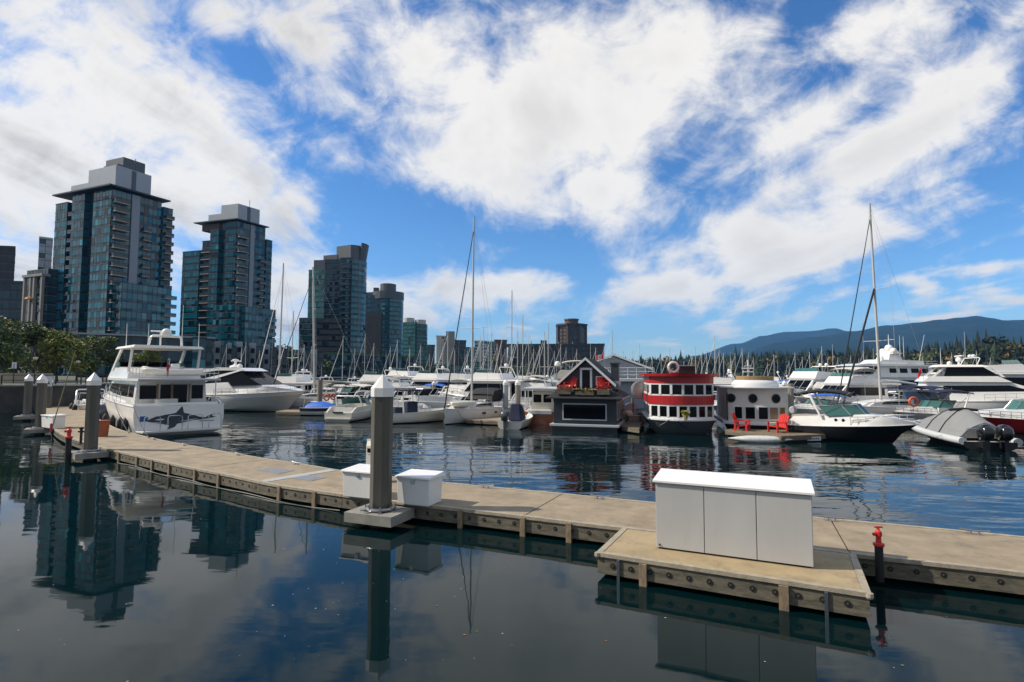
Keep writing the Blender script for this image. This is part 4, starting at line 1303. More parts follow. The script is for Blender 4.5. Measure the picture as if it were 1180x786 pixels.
# leaning thin pole and red bottle rack on the left dock
a, c = P(58.5, 498, DZ), A(67.5, 37)
pr = thing('leaning_pole', 'thin leaning pole rising from the left end of the pontoon', 'pole', (a.x, a.y, DZ))
MB().tube([(0, 0, 0), (.55, .9, HZ(406.5, a.y + .9) - DZ)], .035, 6, r1=.02).build('shaft', mat('bamboo_pole', (.2, .16, .11), .7), pr)
MB().lathe([(.06, 0), (.06, .5), (.02, .55)], (0, 0, 0), 8).build('socket', red, pr)


def standpipe(label, q, z0, zred, z1, r=.075):
    rt = thing('fire_standpipe', label, 'standpipe', (q.x, q.y, 0), 0)
    MB().lathe([(r, z0), (r, zred - .02), (r * 1.15, zred - .02), (r * 1.15, zred)], (0, 0, 0), 12).build('pipe', blackm, rt, smooth=40)
    h = z1 - zred
    b = MB(); b.lathe([(r * 1.35, zred), (r * 1.35, zred + h * .12), (r * .7, zred + h * .16), (r * .62, zred + h * .45), (r * .85, zred + h * .5), (r * .85, zred + h * .72), (r * .5, zred + h * .78), (r * .3, zred + h * .86), (r * .3, z1), (0, z1)], (0, 0, 0), 12)
    b.build('hydrant_head', redp if r > .06 else red, rt, smooth=40)
    m_ = MB(); m_.tube([(-.02, 0, zred + h * .6), (-r * 1.5, -.03, zred + h * .6)], r * .45, 8)
    m_.build('outlet', red, rt)
    m_ = MB(); m_.tube([(-r, 0, z1 - .02), (r * 1.1, 0, z1 - .02)], r * .22, 6)
    m_.build('valve_handle', red, rt)


q = P(1010, 643.5, DZ)
standpipe('red topped black fire standpipe fixed to the right part of the pontoon', q + Vector((-.03, -.13, 0)), .1, HZ(628, q.y - .2), HZ(605.5, q.y - .2))
q = P(78.5, 520, DZ)
standpipe('dark red and black standpipe beside the left pile', q, -.9, HZ(507, q.y), HZ(494, q.y), .12)
q = P(93, 512, DZ)
bl = thing('bollard', 'short thin black bollard left of the grey pile', 'bollard', (q.x, q.y, DZ))
MB().lathe([(.14, 0), (.14, .04), (.06, .06), (.06, .75), (.1, .78), (.1, .86), (0, .9)], (0, 0, 0), 10).build('stem', blackm, bl)
MB().bb(-.16, .16, -.03, .03, .6, .68).build('arm', blackm, bl)
q = P(117, 503, DZ)
bn = thing('bin', 'orange brown bin behind the grey left pile', 'bin', (q.x, q.y, DZ + .003), R(-40))
MB().hexa([(-.25, -.25, 0), (.25, -.25, 0), (.25, .25, 0), (-.25, .25, 0)], [(-.3, -.3, .85), (.3, -.3, .85), (.3, .3, .85), (-.3, .3, .85)]).build('body', mat('rust_orange', (.34, .09, .03), .6, var=.2), bn)
MB().bb(-.32, .32, -.32, .32, .85, .92).build('lid', mat('rust_lid', (.28, .07, .03), .6), bn)

# ---------------------------------------------------------------- lamps and small signs on the promenade
for px, Z, py, lab in ((39.5, 60, 414, 'dark promenade lantern post in front of the olive tree'), (89, 70, 418, 'small round promenade lamp left of the yacht bow'), (15.5, 72, 420, 'small white sign on a post before the left trees'), (1076, 330, 398, 'tall single lamp post before the wood at right')):
    q = A(px, Z, LAND_Z); top = HZ(py, Z) - LAND_Z
    sgn = 'sign' in lab
    rt = thing('sign_post' if sgn else 'street_lamp', lab, 'sign' if sgn else 'lamp', (q.x, q.y, LAND_Z + .012))
    k = 1 if Z < 100 else 3
    MB().tube([(0, 0, 0), (0, 0, top * .93)], .06 * k, 6).build('post', mul, rt)
    if sgn:
        MB().bb(-.3, .3, -.03, -.0, top * .7, top).build('plate', trimw, rt)
    elif k == 1:
        MB().lathe([(.1, top * .9), (.2, top * .93), (.24, top * .99), (.05, top)], (0, 0, 0), 8).build('lantern', mat('lantern_glass' + str(px), (.6, .55, .42), .3), rt)
    else:
        MB().box((.9, 0, top * .95), (2.4, .5, .4)).build('lantern', mat('lamp_head', (.3, .3, .3), .4), rt)

# ---------------------------------------------------------------- boat kit: bow +x, port +y, waterline z = 0
def hull_shape(L_, B, fs, fb, sw=.9, full=2.2, rake=.10, flare=.22, draft=.45, pw=.8, sheer=1.8):
    def hw(x, z=None):
        s = min(1, max(0, (x + L_ / 2) / L_))
        if s < .45: w_ = sw + (1 - sw) * math.sin(s / .45 * PI / 2)
        else: w_ = max(0.0, 1 - ((s - .45) / .55) ** full) ** pw
        return B / 2 * max(w_, .012)

    def zs(x):
        s = min(1, max(0, (x + L_ / 2) / L_))
        return fs + (fb - fs) * s ** sheer

    def sec(s):
        x = -L_ / 2 + L_ * s
        w_, z1 = hw(x), zs(x)
        k = s ** 2.5
        wc = w_ * (.93 - flare * k * 1.9); zc = .12 + .42 * k * fb
        xc = x - rake * L_ * k * .75; xk = x - rake * L_ * k * 1.25; zk = -draft * (1 - .75 * s ** 5)
        P_ = []
        for f in (0, .2, .45, .7, 1):           # chine to sheer
            bul = math.sin(f * PI) * .02 * B
            P_.append((lerp(xc, x, f), lerp(wc, w_, f ** (1 + flare * 2 * k)) + bul * (1 - k), lerp(zc, z1, f)))
        zw = .07
        t_ = min(.97, max(.02, (zw - zk) / max(1e-3, zc - zk)))
        return [(xk, .01, zk), (lerp(xk, xc, t_), lerp(.01, wc, t_ ** .6), lerp(zk, zc, t_))] + P_
    return hw, zs, sec


def add_hull(root, L_, B, fs, fb, m, boot=None, stripe=None, deck=None, railm=None, n=18, dz=.04, strz=None, **kw):
    hw, zs, sec = hull_shape(L_, B, fs, fb, **kw)
    b = MB(); S_ = [i / n for i in range(n + 1)]
    secs = [sec(s) for s in S_]
    for sg in (1, -1):
        rows = [[(p[0], p[1] * sg, p[2]) for p in q] for q in secs]
        k = len(rows[0])
        for i in range(n):
            for j in range(k - 1):
                b.mi = 1 if j < 1 else (2 if (strz is not None and j >= strz) else 0)
                b.add([rows[i][j], rows[i + 1][j], rows[i + 1][j + 1], rows[i][j + 1]], [(0, 1, 2, 3)])
    q = secs[0]
    b.mi = 0 if strz is None else 2
    b.add([(p[0], p[1], p[2]) for p in q] + [(p[0], -p[1], p[2]) for p in reversed(q)], [tuple(range(2 * len(q)))])
    o = b.build('hull', [m, boot or black, stripe or m], root, smooth=35, fix=False)
    bmw = bmesh.new(); bmw.from_mesh(o.data); bmesh.ops.remove_doubles(bmw, verts=bmw.verts, dist=.0005); bmesh.ops.recalc_face_normals(bmw, faces=bmw.faces); bmw.to_mesh(o.data); bmw.free()
    o.data.polygons.foreach_set('use_smooth', [True] * len(o.data.polygons)); o.data.set_sharp_from_angle(angle=R(35))
    d = MB()
    d.grid([[(p[-1][0], p[-1][1] * .985, p[-1][2] - dz), (p[-1][0], 0, p[-1][2] - dz + .04 * B / 4), (p[-1][0], -p[-1][1] * .985, p[-1][2] - dz)] for p in secs])
    d.build('deck', deck or deckw, root, smooth=40, fix=False)
    r = MB()
    pts = [(p[-1][0], p[-1][1] + .015, p[-1][2]) for p in secs] + [(p[-1][0], -p[-1][1] - .015, p[-1][2]) for p in reversed(secs[:-1])]
    r.tube(pts, .035 * max(.7, B / 4), 6)
    r.build('rub_rail', railm or white, root, smooth=50)
    return hw, zs


def add_rail(root, hw, zs, x0, x1, h=.65, inset=.12, posts=7, r=.018, m=None, mid=True):
    b = MB()
    xs = [lerp(x0, x1, i / 14) for i in range(15)]
    def pt(x, sg, z): return (x, sg * max(hw(x) - inset, .02), zs(x) + z)
    for z in ((h, h * .5) if mid else (h,)):
        b.tube([pt(x, 1, z) for x in xs] + [pt(x, -1, z) for x in reversed(xs)], r, 5)
    for i in range(posts):
        x = lerp(x0, x1, i / posts)
        for sg in (1, -1):
            b.tube([pt(x, sg, -.03), pt(x, sg, h)], r, 5)
    return b.build('railing', m or steel, root)


def cabin(root, name, prof, w0, w1, m, hull=None, bevel=.05, smooth=None):
    z0, z1 = min(p[1] for p in prof), max(p[1] for p in prof)
    def f(x, z):
        w_ = lerp(w0, w1, (z - z0) / max(1e-3, z1 - z0))
        if hull is not None: w_ = min(w_, hull(x) * .9)
        return max(w_, .05)
    MB().side(prof, f).build(name, m, root, bevel=bevel, smooth=smooth)
    return f


def swin(root, prof, f, m=None, off=.02, name='window'):
    """a glazed strip on each side of a cabin"""
    for sg in (1, -1):
        b = MB(); b.side(prof, lambda x, z: sg * (f(x, z) + off), lambda x, z: sg * (f(x, z) - .05))
        b.build(name, m or bglass, root)


def fwin(root, p0, p1, f, m=None, name='windscreen', panes=3, lo=.1, hi=.92, off=.025, width=.92):
    """panes on a raked front (or aft) face running from (x, z) p0 up to p1"""
    d = Vector((p1[0] - p0[0], p1[1] - p0[1])); nn = Vector((d.y, -d.x)).normalized()
    if nn.x < 0 and p0[0] > 0 and d.x <= 0: nn = -nn
    o_ = off
    for k in range(panes):
        q = []
        for t, s in ((lo, 0), (lo, 1), (hi, 1), (hi, 0)):
            x, z = p0[0] + d.x * t, p0[1] + d.y * t
            w_ = f(x, z) * width
            y = lerp(-w_, w_, (k + (.03 if s == 0 else .97)) / panes)
            q.append((x, y, z))
        b = MB()
        vs = [(x + nn.x * o_, y, z + nn.y * o_) for x, y, z in q] + [(x - nn.x * .04, y, z - nn.y * .04) for x, y, z in q]
        b.add(vs, [(0, 1, 2, 3), (7, 6, 5, 4), (0, 4, 5, 1), (1, 5, 6, 2), (2, 6, 7, 3), (3, 7, 4, 0)])
        b.build(name, m or bglass, root)


def dome(root, c, r, m=None, name='radar_dome'):
    MB().lathe([(r * .75, 0), (r * .95, r * .25), (r, r * .7), (r * .85, r * 1.2), (r * .5, r * 1.55), (0, r * 1.65)], c, 12).build(name, m or white, root, smooth=60)


def aerial(root, p, h, r=.018, lean=0.0, m=None):
    MB().tube([p, (p[0] - lean, p[1], p[2] + h)], r, 5, r1=r * .5).build('aerial', m or antm, root)


def arch(root, x0, x1, w_, z0, z1, r=.06, m=None, name='radar_arch'):
    MB().tube([(x0, w_, z0), (x1, w_ * .92, z1 - .12), (x1 - .02, w_ * .8, z1), (x1 - .02, -w_ * .8, z1), (x1, -w_ * .92, z1 - .12), (x0, -w_, z0)], r, 7).build(name, m or white, root, smooth=50)


def bimini(root, x0, x1, w_, z, m, h=1.5, drop=.22, thick=.05, legs=True, name='bimini_top'):
    b = MB(); rows = []
    for i in range(6):
        t = i / 5; x = lerp(x0, x1, t); zz = z - drop * (2 * t - 1) ** 2
        rows.append([(x, w_ * math.sin(a), zz + .16 * math.cos(a) - .16) for a in [lerp(-PI / 2, PI / 2, j / 6) for j in range(7)]])
    b.grid(rows); k = len(b.v)
    b.grid([[(p[0], p[1], p[2] - thick) for p in r_] for r_ in rows])
    b.build(name, m, root, smooth=60)
    if legs:
        b = MB()
        for sg in (1, -1):
            for xa, xb in ((x0 + .1, (x0 + x1) / 2), (x1 - .1, (x0 + x1) / 2)):
                b.tube([(xa, sg * w_ * .96, z - .22), (xb, sg * w_ * .98, z - h)], .02, 5)
        b.build('bimini_frame', steel, root)


def fenders(root, hw, xs, sg=1, z=.35, m=None, r=.13):
    for x in xs:
        MB().lathe([(.03, .9), (r * .6, .75), (r, .6), (r, .1), (r * .6, -.05), (.03, -.1)], (x, sg * (hw(x) + r * .7), z), 8).build('fender', m or blackm, root, smooth=60)


def outboard(root, x, y, z=.0, k=1.0, m=None):
    o = MB(); rows = []
    for zz, xa, xb, w_ in ((.72, -.50, -.02, .15), (.84, -.64, .04, .23), (1.08, -.68, .05, .25), (1.26, -.62, 0, .23), (1.38, -.48, -.10, .15), (1.41, -.36, -.2, .05)):
        xc, rx = (xa + xb) / 2, (xb - xa) / 2
        rows.append([(x + (xc + rx * math.copysign(abs(math.cos(a)) ** .6, math.cos(a))) * k, y + w_ * math.copysign(abs(math.sin(a)) ** .6, math.sin(a)) * k, z + zz * k) for a in [2 * PI * q / 16 for q in range(16)]])
    o.grid(rows, close=True); o.add(rows[-1], [tuple(range(16))]); o.add(rows[0], [tuple(range(16))])
    g = o.build('outboard_motor', m or black, root, smooth=50)
    b = MB(); b.hexa([(x - .40 * k, y - .05 * k, z - .5 * k), (x - .2 * k, y - .05 * k, z - .5 * k), (x - .2 * k, y + .05 * k, z - .5 * k), (x - .40 * k, y + .05 * k, z - .5 * k)],
                     [(x - .46 * k, y - .09 * k, z + .74 * k), (x - .12 * k, y - .09 * k, z + .74 * k), (x - .12 * k, y + .09 * k, z + .74 * k), (x - .46 * k, y + .09 * k, z + .74 * k)])
    b.build('motor_leg', m or black, g)
    b = MB(); b.bb(x - .15 * k, x + .12 * k, y - .12 * k, y + .12 * k, z + .35 * k, z + .62 * k); b.build('motor_bracket', steel, g)
    return g


def flag(root, p, cols, w_=.7, h=.4, hang=.6, pole=1.2):
    MB().tube([p, (p[0] - .25, p[1], p[2] + pole)], .02, 5).build('flag_pole', steel, root)
    b = MB(); rows = []
    n = 8
    for i in range(n + 1):
        t = i / n
        x = p[0] - .25 - w_ * t * (1 - hang * .5); y = p[1] + .06 * math.sin(t * 7); zt = p[2] + pole - .03 - hang * t * w_ * .7
        rows.append([(x, y, zt), (x + .05, y + .02, zt - h)])
    for i in range(n):
        t = i / n
        b.mi = 0 if len(cols) == 1 else (0 if t < .25 or t >= .75 else 1)
        b.add([rows[i][0], rows[i + 1][0], rows[i + 1][1], rows[i][1]], [(0, 1, 2, 3)])
    if len(cols) > 1:
        c = Vector(rows[n // 2][0]).lerp(Vector(rows[n // 2][1]), .5)
        b.mi = 0
        b.add([c + Vector((w_ * .1 * math.cos(a) * (1 if k % 2 else .45), -.03, h * .36 * math.sin(a) * (1 if k % 2 else .5))) for k, a in enumerate([2 * PI * j / 11 for j in range(11)])], [tuple(range(11))])
    b.build('flag', cols, root, fix=False)


def lifering(root, c, r=.38, axis='y', m=None):
    pts = []
    for k in range(16):
        a = 2 * PI * k / 16
        pts.append((c[0] + r * math.cos(a), c[1], c[2] + r * math.sin(a)) if axis == 'y' else (c[0], c[1] + r * math.cos(a), c[2] + r * math.sin(a)))
    return MB().tube(pts, r * .26, 8, closed=True).build('life_ring', m or orange, root, smooth=60)


def flybridge(root, L_=12.0, B=4.0, k=1.0, canopy=None, hard=False, hullm=None, bootm=None, domes=1, rail=True, tone=None):
    """two-deck motor yacht"""
    wm_ = tone or white
    fs, fb = .095 * L_, .15 * L_
    hw, zs = add_hull(root, L_, B, fs, fb, hullm or wm_, boot=bootm or navy, rake=.12)
    zd = fs + .02 * L_
    zr = zd + .135 * L_; h = L_
    f = cabin(root, 'saloon', [(-.30 * h, fs - .1), (.26 * h, zd - .1), (.20 * h, zd + .03 * h), (.09 * h, zr), (-.30 * h, zr)], B * .42, B * .38, wm_, hw)
    swin(root, [(-.27 * h, zd + .045 * h), (.145 * h, zd + .045 * h), (.085 * h, zr - .022 * h), (-.27 * h, zr - .022 * h)], f)
    fwin(root, (.20 * h, zd + .03 * h), (.09 * h, zr), f)
    MB().bb(-.303 * h, -.301 * h, -B * .3, B * .3, zd + .01 * h, zr - .02 * h).build('aft_door', bglass, root)
    cabin(root, 'trunk_cabin', [(.15 * h, zd - .1), (.40 * h, zs(.40 * h) - .08), (.37 * h, zs(.4 * h) + .035 * h), (.17 * h, zd + .05 * h)], B * .36, B * .3, wm_, hw)
    cabin(root, 'boat_deck', [(-.42 * h, zr), (.10 * h, zr), (.105 * h, zr + .012 * h), (-.42 * h, zr + .012 * h)], B * .46, B * .45, wm_, bevel=.02)
    g = cabin(root, 'flybridge', [(-.22 * h, zr + .014 * h), (.085 * h, zr + .014 * h), (.04 * h, zr + .07 * h), (-.20 * h, zr + .06 * h)], B * .42, B * .39, wm_)
    fwin(root, (.045 * h, zr + .066 * h), (.02 * h, zr + .10 * h), g, m=tglass, panes=4)
    b = MB()
    for sg in (1, -1):
        for x in (-.41, -.36): b.tube([(x * h, sg * B * .42, fs - .05), (x * h, sg * B * .42, zr)], .03, 5)
    b.build('deck_support', wm_, root)
    zt = zr + .15 * h
    if hard or canopy:
        bimini(root, -.2 * h, .03 * h, B * .42, zt, canopy or wm_, h=.09 * h)
    arch(root, -.24 * h, -.2 * h, B * .42, zr + .02 * h, zr + .115 * h, .06)
    for i in range(domes):
        dome(root, (-.2 * h, (i - (domes - 1) / 2) * .9, zr + .12 * h), .22)
    aerial(root, (-.2 * h, B * .3, zr + .11 * h), .2 * h, .02)
    if rail: add_rail(root, hw, zs, .02 * h, .49 * h, .055 * h)
    return hw, zs


def express(root, L_=9.0, B=3.0, canopy=None, hullm=None, bootm=None, stripe=None, tone=None, wsm=None, top_h=1.25, rail=True, strz=None):
    """low sports cruiser with an open cockpit"""
    wm_ = tone or white
    fs, fb = .105 * L_, .135 * L_
    hw, zs = add_hull(root, L_, B, fs, fb, hullm or wm_, boot=bootm or black, stripe=stripe or wm_, rake=.13, flare=.3, strz=strz)
    h = L_
    f = cabin(root, 'foredeck', [(-.02 * h, fs - .1), (.47 * h, zs(.47 * h) - .1), (.44 * h, zs(.45 * h) + .005 * h), (.25 * h, zs(.2 * h) + .05 * h), (.08 * h, fs + .085 * h), (-.02 * h, fs + .085 * h)], B * .44, B * .30, wm_, hw, bevel=.08, smooth=50)
    # coaming along the cockpit
    for sg in (1, -1):
        b = MB(); b.side([(-.48 * h, fs - .05), (.05 * h, fs), (.05 * h, fs + .075 * h), (-.38 * h, fs + .06 * h), (-.47 * h, fs + .01 * h)], lambda x, z: sg * (hw(x) - .05), lambda x, z: sg * (hw(x) - .22))
        b.build('coaming', wm_, root, bevel=.03)
    z0 = fs + .078 * h
    # wrap-round windscreen in framed panes
    pts = [(-.10 * h, B * .43), (.03 * h, B * .40), (.12 * h, B * .22), (.14 * h, 0)]
    full_ = pts + [(x, -y) for x, y in reversed(pts[:-1])]
    for i in range(len(full_) - 1):
        (xa, ya), (xb, yb) = full_[i], full_[i + 1]
        MB().panel([(xa, ya, z0), (xb, yb, z0), (xb - .055 * h, yb * .9, z0 + .075 * h), (xa - .055 * h, ya * .9, z0 + .075 * h)], .02).build('windscreen', wsm or tglass, root)
    b = MB(); b.tube([(x - .055 * h, y * .9, z0 + .076 * h) for x, y in full_], .03, 6)
    for x, y in full_: b.tube([(x, y, z0), (x - .055 * h, y * .9, z0 + .076 * h)], .025, 5)
    b.build('windscreen_frame', blackm if wsm is None else steel, root)
    MB().bb(-.52 * h, -.49 * h, -B * .42, B * .42, .2, .3).build('swim_platform', deckw, root)
    MB().bb(-.4 * h, -.32 * h, -B * .3, B * .3, fs - .05, fs + .05 * h).build('seat', deckw, root)
    if canopy:
        bimini(root, -.34 * h, .06 * h, B * .42, fs + .075 * h + top_h, canopy, h=top_h * .95)
    arch(root, -.22 * h, -.28 * h, B * .44, fs + .05 * h, fs + .055 * h + top_h * .9, .07, name='radar_arch')
    if rail: add_rail(root, hw, zs, .06 * h, .485 * h, .05 * h, .08)
    return hw, zs


def sailboat(root, L_=10.0, B=3.2, mast=15.0, cover=None, dodger=None, hullm=None, bootm=None, jib=None, rake=0.0, lean=0.0, spread=(.42,), mr=.09, boom=True, detail=True, stays=True):
    fs, fb = .10 * L_, .125 * L_
    hw, zs = add_hull(root, L_, B, fs, fb, hullm or white, boot=bootm or navy, sw=.72, full=1.9, rake=.025, flare=.08, pw=.9, n=16 if detail else 10)
    h = L_
    f = cabin(root, 'coachroof', [(-.12 * h, fs - .05), (.30 * h, zs(.3 * h) - .05), (.24 * h, zs(.2 * h) + .03 * h), (.02 * h, fs + .062 * h), (-.12 * h, fs + .062 * h)], B * .33, B * .27, deckw, hw)
    swin(root, [(-.09 * h, fs + .025 * h), (.18 * h, fs + .032 * h), (.15 * h, fs + .05 * h), (-.09 * h, fs + .05 * h)], f)
    mx_ = .08 * h; zb = fs + .05 * h
    top = (mx_ - rake * mast, lean * mast, zb + mast)
    MB().tube([(mx_, 0, zb), top], mr, 8, r1=mr * .7).build('mast', alum, root, smooth=50)
    b = MB()
    def mp(t): return Vector((mx_, 0, zb)).lerp(Vector(top), t)
    for s in spread:
        c = mp(s); w_ = B * .42
        b.tube([c + Vector((-.1, -w_, .05)), c, c + Vector((-.1, w_, .05))], .03, 5)
    if spread: b.build('spreader', alum, root)
    if stays:
        b = MB()
        for sg in (1, -1):
            pts = [Vector((mx_ - .1, sg * B * .45, fs + .02 * h))] + [mp(s) + Vector((-.1, sg * B * .42, .05)) for s in spread] + [mp(.97)]
            b.tube(pts, .012, 4)
        b.tube([(-.49 * h, 0, fs), mp(.99)], .012, 4)
        b.build('rigging', alum, root)
    bow = Vector((.485 * h, 0, zs(.485 * h)))
    jt = mp(.93)
    MB().tube([bow, bow.lerp(jt, .06), bow.lerp(jt, .5), jt], .075 if detail else .07, 6, r1=.03).build('furled_jib', jib or white, root, smooth=60)
    if boom:
        MB().tube([mp(.075), mp(.07) + Vector((-.36 * h, 0, .1))], .06, 6).build('boom', alum, root)
        MB().tube([mp(.10), mp(.095) + Vector((-.18 * h, 0, .02)), mp(.075) + Vector((-.35 * h, 0, .15))], .17, 8, r1=.10).build('sail_cover', cover or navy, root, smooth=60)
    if dodger:
        bimini(root, -.24 * h, -.06 * h, B * .36, fs + .17 * h, dodger, h=.1 * h, drop=.3, legs=False, name='dodger')
    if detail:
        add_rail(root, hw, zs, -.45 * h, .485 * h, .06 * h, .07, 8, .014)
    return hw, zs


def boat(name, label, cat, loc, ang, group=None):
    return thing(name, label, cat, (loc[0], loc[1], 0), R(ang), group)

# ================================================================ boats nearest the pontoon
# ---- two-deck motor yacht with a killer whale painted on its stern
YA = 135
yd = Vector((math.cos(R(YA)), math.sin(R(YA)), 0))
stern = A(208, 38.6)
y1 = boat('motor_yacht', 'white two deck motor yacht with a killer whale painted across its stern', 'yacht', stern + yd * 9.0, YA)
L_, B = 18.0, 5.7
hw, zs = add_hull(y1, L_, B, 1.95, 2.75, white, boot=dkc, sw=.96, rake=.1)
MB().prism([(-L_ / 2 - 1.0, -2.4), (-L_ / 2, -2.62), (-L_ / 2, 2.62), (-L_ / 2 - 1.0, 2.4)], .22, .36).build('swim_platform', deckw, y1, bevel=.03)
XT = -L_ / 2
# staple rails on the platform
b = MB()
for y in (-2.3, -1.45, -.35, .45, 1.35, 2.3):
    pass
for ya, yb in ((-2.35, -1.55), (-1.15, -.25), (.1, .95), (1.4, 2.3)):
    b.tube([(XT - .8, ya, .36), (XT - .8, ya, 1.22), (XT - .8, ya + .1, 1.32), (XT - .8, yb - .1, 1.32), (XT - .8, yb, 1.22), (XT - .8, yb, .36)], .028, 6)
b.build('platform_rail', steel, y1, smooth=60)
# killer whale: body outline on the transom plane (port is left in the picture)
ow = [(2.0, 1.02), (1.55, 1.22), (1.0, 1.34), (.55, 1.40), (.30, 1.46), (-.02, 1.86), (-.10, 1.84), (-.18, 1.44), (-.7, 1.30), (-1.15, 1.12), (-1.55, 1.05), (-1.9, 1.28), (-2.2, 1.34), (-1.95, 1.16), (-2.25, 1.06), (-1.75, .98),
      (-1.35, .92), (-.8, .90), (-.2, .78), (.2, .70), (.35, .48), (.75, .36), (.68, .62), (1.05, .72), (1.55, .84), (1.95, .92)]
MB().panel([(XT - .012, y, z) for y, z in ow], .02).build('whale_painting', orca, y1)
for pts in ([(1.55, 1.02), (1.25, 1.1), (.95, 1.06), (1.2, .98)], [(1.7, .9), (1.3, .86), (1.05, .8), (1.5, .86)], [(.1, .86), (-.6, .96), (-1.1, 1.0), (-.6, .9)]):
    MB().panel([(XT - .024, y, z) for y, z in pts], -.02).build('whale_patch', trimw, y1)
MB().panel([(XT - .012, y, z) for y, z in ((2.4, .95), (1.95, .95), (1.95, 1.3), (2.4, 1.3))], .02).build('stern_port', mat('blue_port', (.02, .09, .3), .2), y1)
MB().panel([(XT - .012, y, z) for y, z in ((-1.15, .80), (-2.1, .80), (-2.1, .84), (-1.15, .84))], .02).build('name_lettering', orca, y1)
# saloon
zr = 3.62
f = cabin(y1, 'saloon', [(-6.6, 1.85), (3.6, 2.2), (3.0, 2.9), (1.9, zr), (-6.6, zr)], 2.3, 2.15, white, hw)
swin(y1, [(-6.0, 2.45), (-4.4, 2.45), (-4.4, 3.35), (-6.0, 3.35)], f); swin(y1, [(-4.2, 2.45), (-1.2, 2.5), (-1.2, 3.35), (-4.2, 3.35)], f); swin(y1, [(-1.0, 2.5), (2.8, 2.75), (2.1, 3.35), (-1.0, 3.35)], f)
fwin(y1, (3.0, 2.9), (1.9, zr), f)
for ya, yb, za, zb in ((-2.0, -1.25, 2.3, 3.3), (-.95, -.05, 1.98, 3.35), (.1, .75, 2.2, 3.35), (1.0, 2.0, 2.35, 3.3)):
    MB().bb(-6.66, -6.61, ya, yb, za, zb).build('aft_window', bglass, y1)
for ya in (-1.1, .92, .02):
    MB().bb(-6.68, -6.61, ya - .05, ya + .05, 1.96, 3.4).build('window_post', teak, y1)
# cockpit bulwark and side wings under the overhang
for sg in (1, -1):
    b = MB(); b.side([(-8.55, 1.9), (-6.5, 1.95), (-6.5, 2.45), (-7.6, 2.35), (-8.55, 2.1)], lambda x, z: sg * (hw(x) - .03), lambda x, z: sg * (hw(x) - .14)); b.build('bulwark', white, y1)
MB().bb(-8.5, -8.42, -2.5, 2.5, 1.9, 2.12).build('stern_coaming', white, y1)
MB().box((-7.6, .6, 2.12), (.8, 1.3, .5)).build('cockpit_locker', deckw, y1, bevel=.04)
for sg in (1, -1):
    MB().tube([(-8.2, sg * 2.4, 2.05), (-8.2, sg * 2.4, zr)], .04, 6).build('overhang_post', steel, y1)
# boat deck overhang and flybridge
cabin(y1, 'boat_deck', [(-8.75, zr), (1.4, zr), (1.8, zr + .16), (-8.75, zr + .16)], 2.55, 2.55, white, bevel=.03)
MB().bb(-8.78, -8.76, -2.5, 2.5, zr + .01, zr + .12).build('deck_edge', mat('grey_edge', (.3, .33, .36), .5), y1)
g = cabin(y1, 'flybridge', [(-4.6, zr + .165), (2.6, zr + .165), (1.5, zr + 1.05), (-3.2, zr + .95), (-4.6, zr + .55)], 2.4, 2.25, white)
fwin(y1, (1.6, zr + 1.0), (1.05, zr + 1.5), g, m=bglass, panes=4)
swin(y1, [(-1.0, zr + .96), (1.5, zr + 1.0), (1.05, zr + 1.42), (-.4, zr + 1.38)], g, m=tglass)
zh = 6.1
cabin(y1, 'hardtop', [(-5.6, zh - .1), (1.0, zh - .05), (.7, zh + .12), (-5.4, zh + .1)], 2.3, 2.15, ivory, bevel=.04)
for sg in (1, -1):
    MB().hexa([(.9, sg * 2.3 - .06, zr + .8), (1.5, sg * 2.3 - .06, zr + .8), (1.5, sg * 2.3 + .06, zr + .8), (.9, sg * 2.3 + .06, zr + .8)], [(-1.4, sg * 2.15 - .06, zh), (-.8, sg * 2.15 - .06, zh), (-.8, sg * 2.15 + .06, zh), (-1.4, sg * 2.15 + .06, zh)]).build('hardtop_leg', white, y1)
    MB().tube([(-4.2, sg * 2.25, zr + .6), (-4.9, sg * 2.2, zh)], .09, 8).build('hardtop_leg', white, y1)
    b = MB()
    for z in (.55, .9): b.tube([(-4.6, sg * 2.45, zr + z), (-8.6, sg * 2.45, zr + z)], .02, 5)
    for x in (-8.6, -7.6, -6.6, -5.6): b.tube([(x, sg * 2.45, zr + .15), (x, sg * 2.45, zr + .9)], .02, 5)
    b.build('deck_rail', steel, y1)
b = MB()
for z in (.55, .9): b.tube([(-8.6, -2.45, zr + z), (-8.6, 2.45, zr + z)], .02, 5)
b.build('deck_rail', steel, y1)
arch(y1, -4.2, -4.4, 1.1, zh + .1, zh + .85, .09)
dome(y1, (-4.4, 0, zh + .88), .34)
MB().box((-3.6, .2, zh + 1.25), (.12, 1.3, .12)).build('radar_bar', white, y1)
MB().tube([(-3.6, .2, zh + .1), (-3.6, .2, zh + 1.2)], .06, 6).build('radar_post', white, y1)
for x, y, h in ((-4.6, -1.0, 3.2), (-4.6, 1.2, 1.6), (-1.0, 1.9, 1.8), (-5.2, -2.0, 1.8)): aerial(y1, (x, y, zh + .1), h, .03)
cabin(y1, 'trunk_cabin', [(2.6, 2.2), (6.6, 2.45), (6.2, 3.0), (3.0, 3.05)], 1.9, 1.6, white, hw)
add_rail(y1, hw, zs, -4.5, 8.3, .8, .1, 10)
fenders(y1, hw, (-7.4, -6.0, -3.6, -1.0, 2.0), 1, .25, r=.2)
flag(y1, (-8.7, .9, zr + .2), [red], .7, .5, 1.4, 1.3)
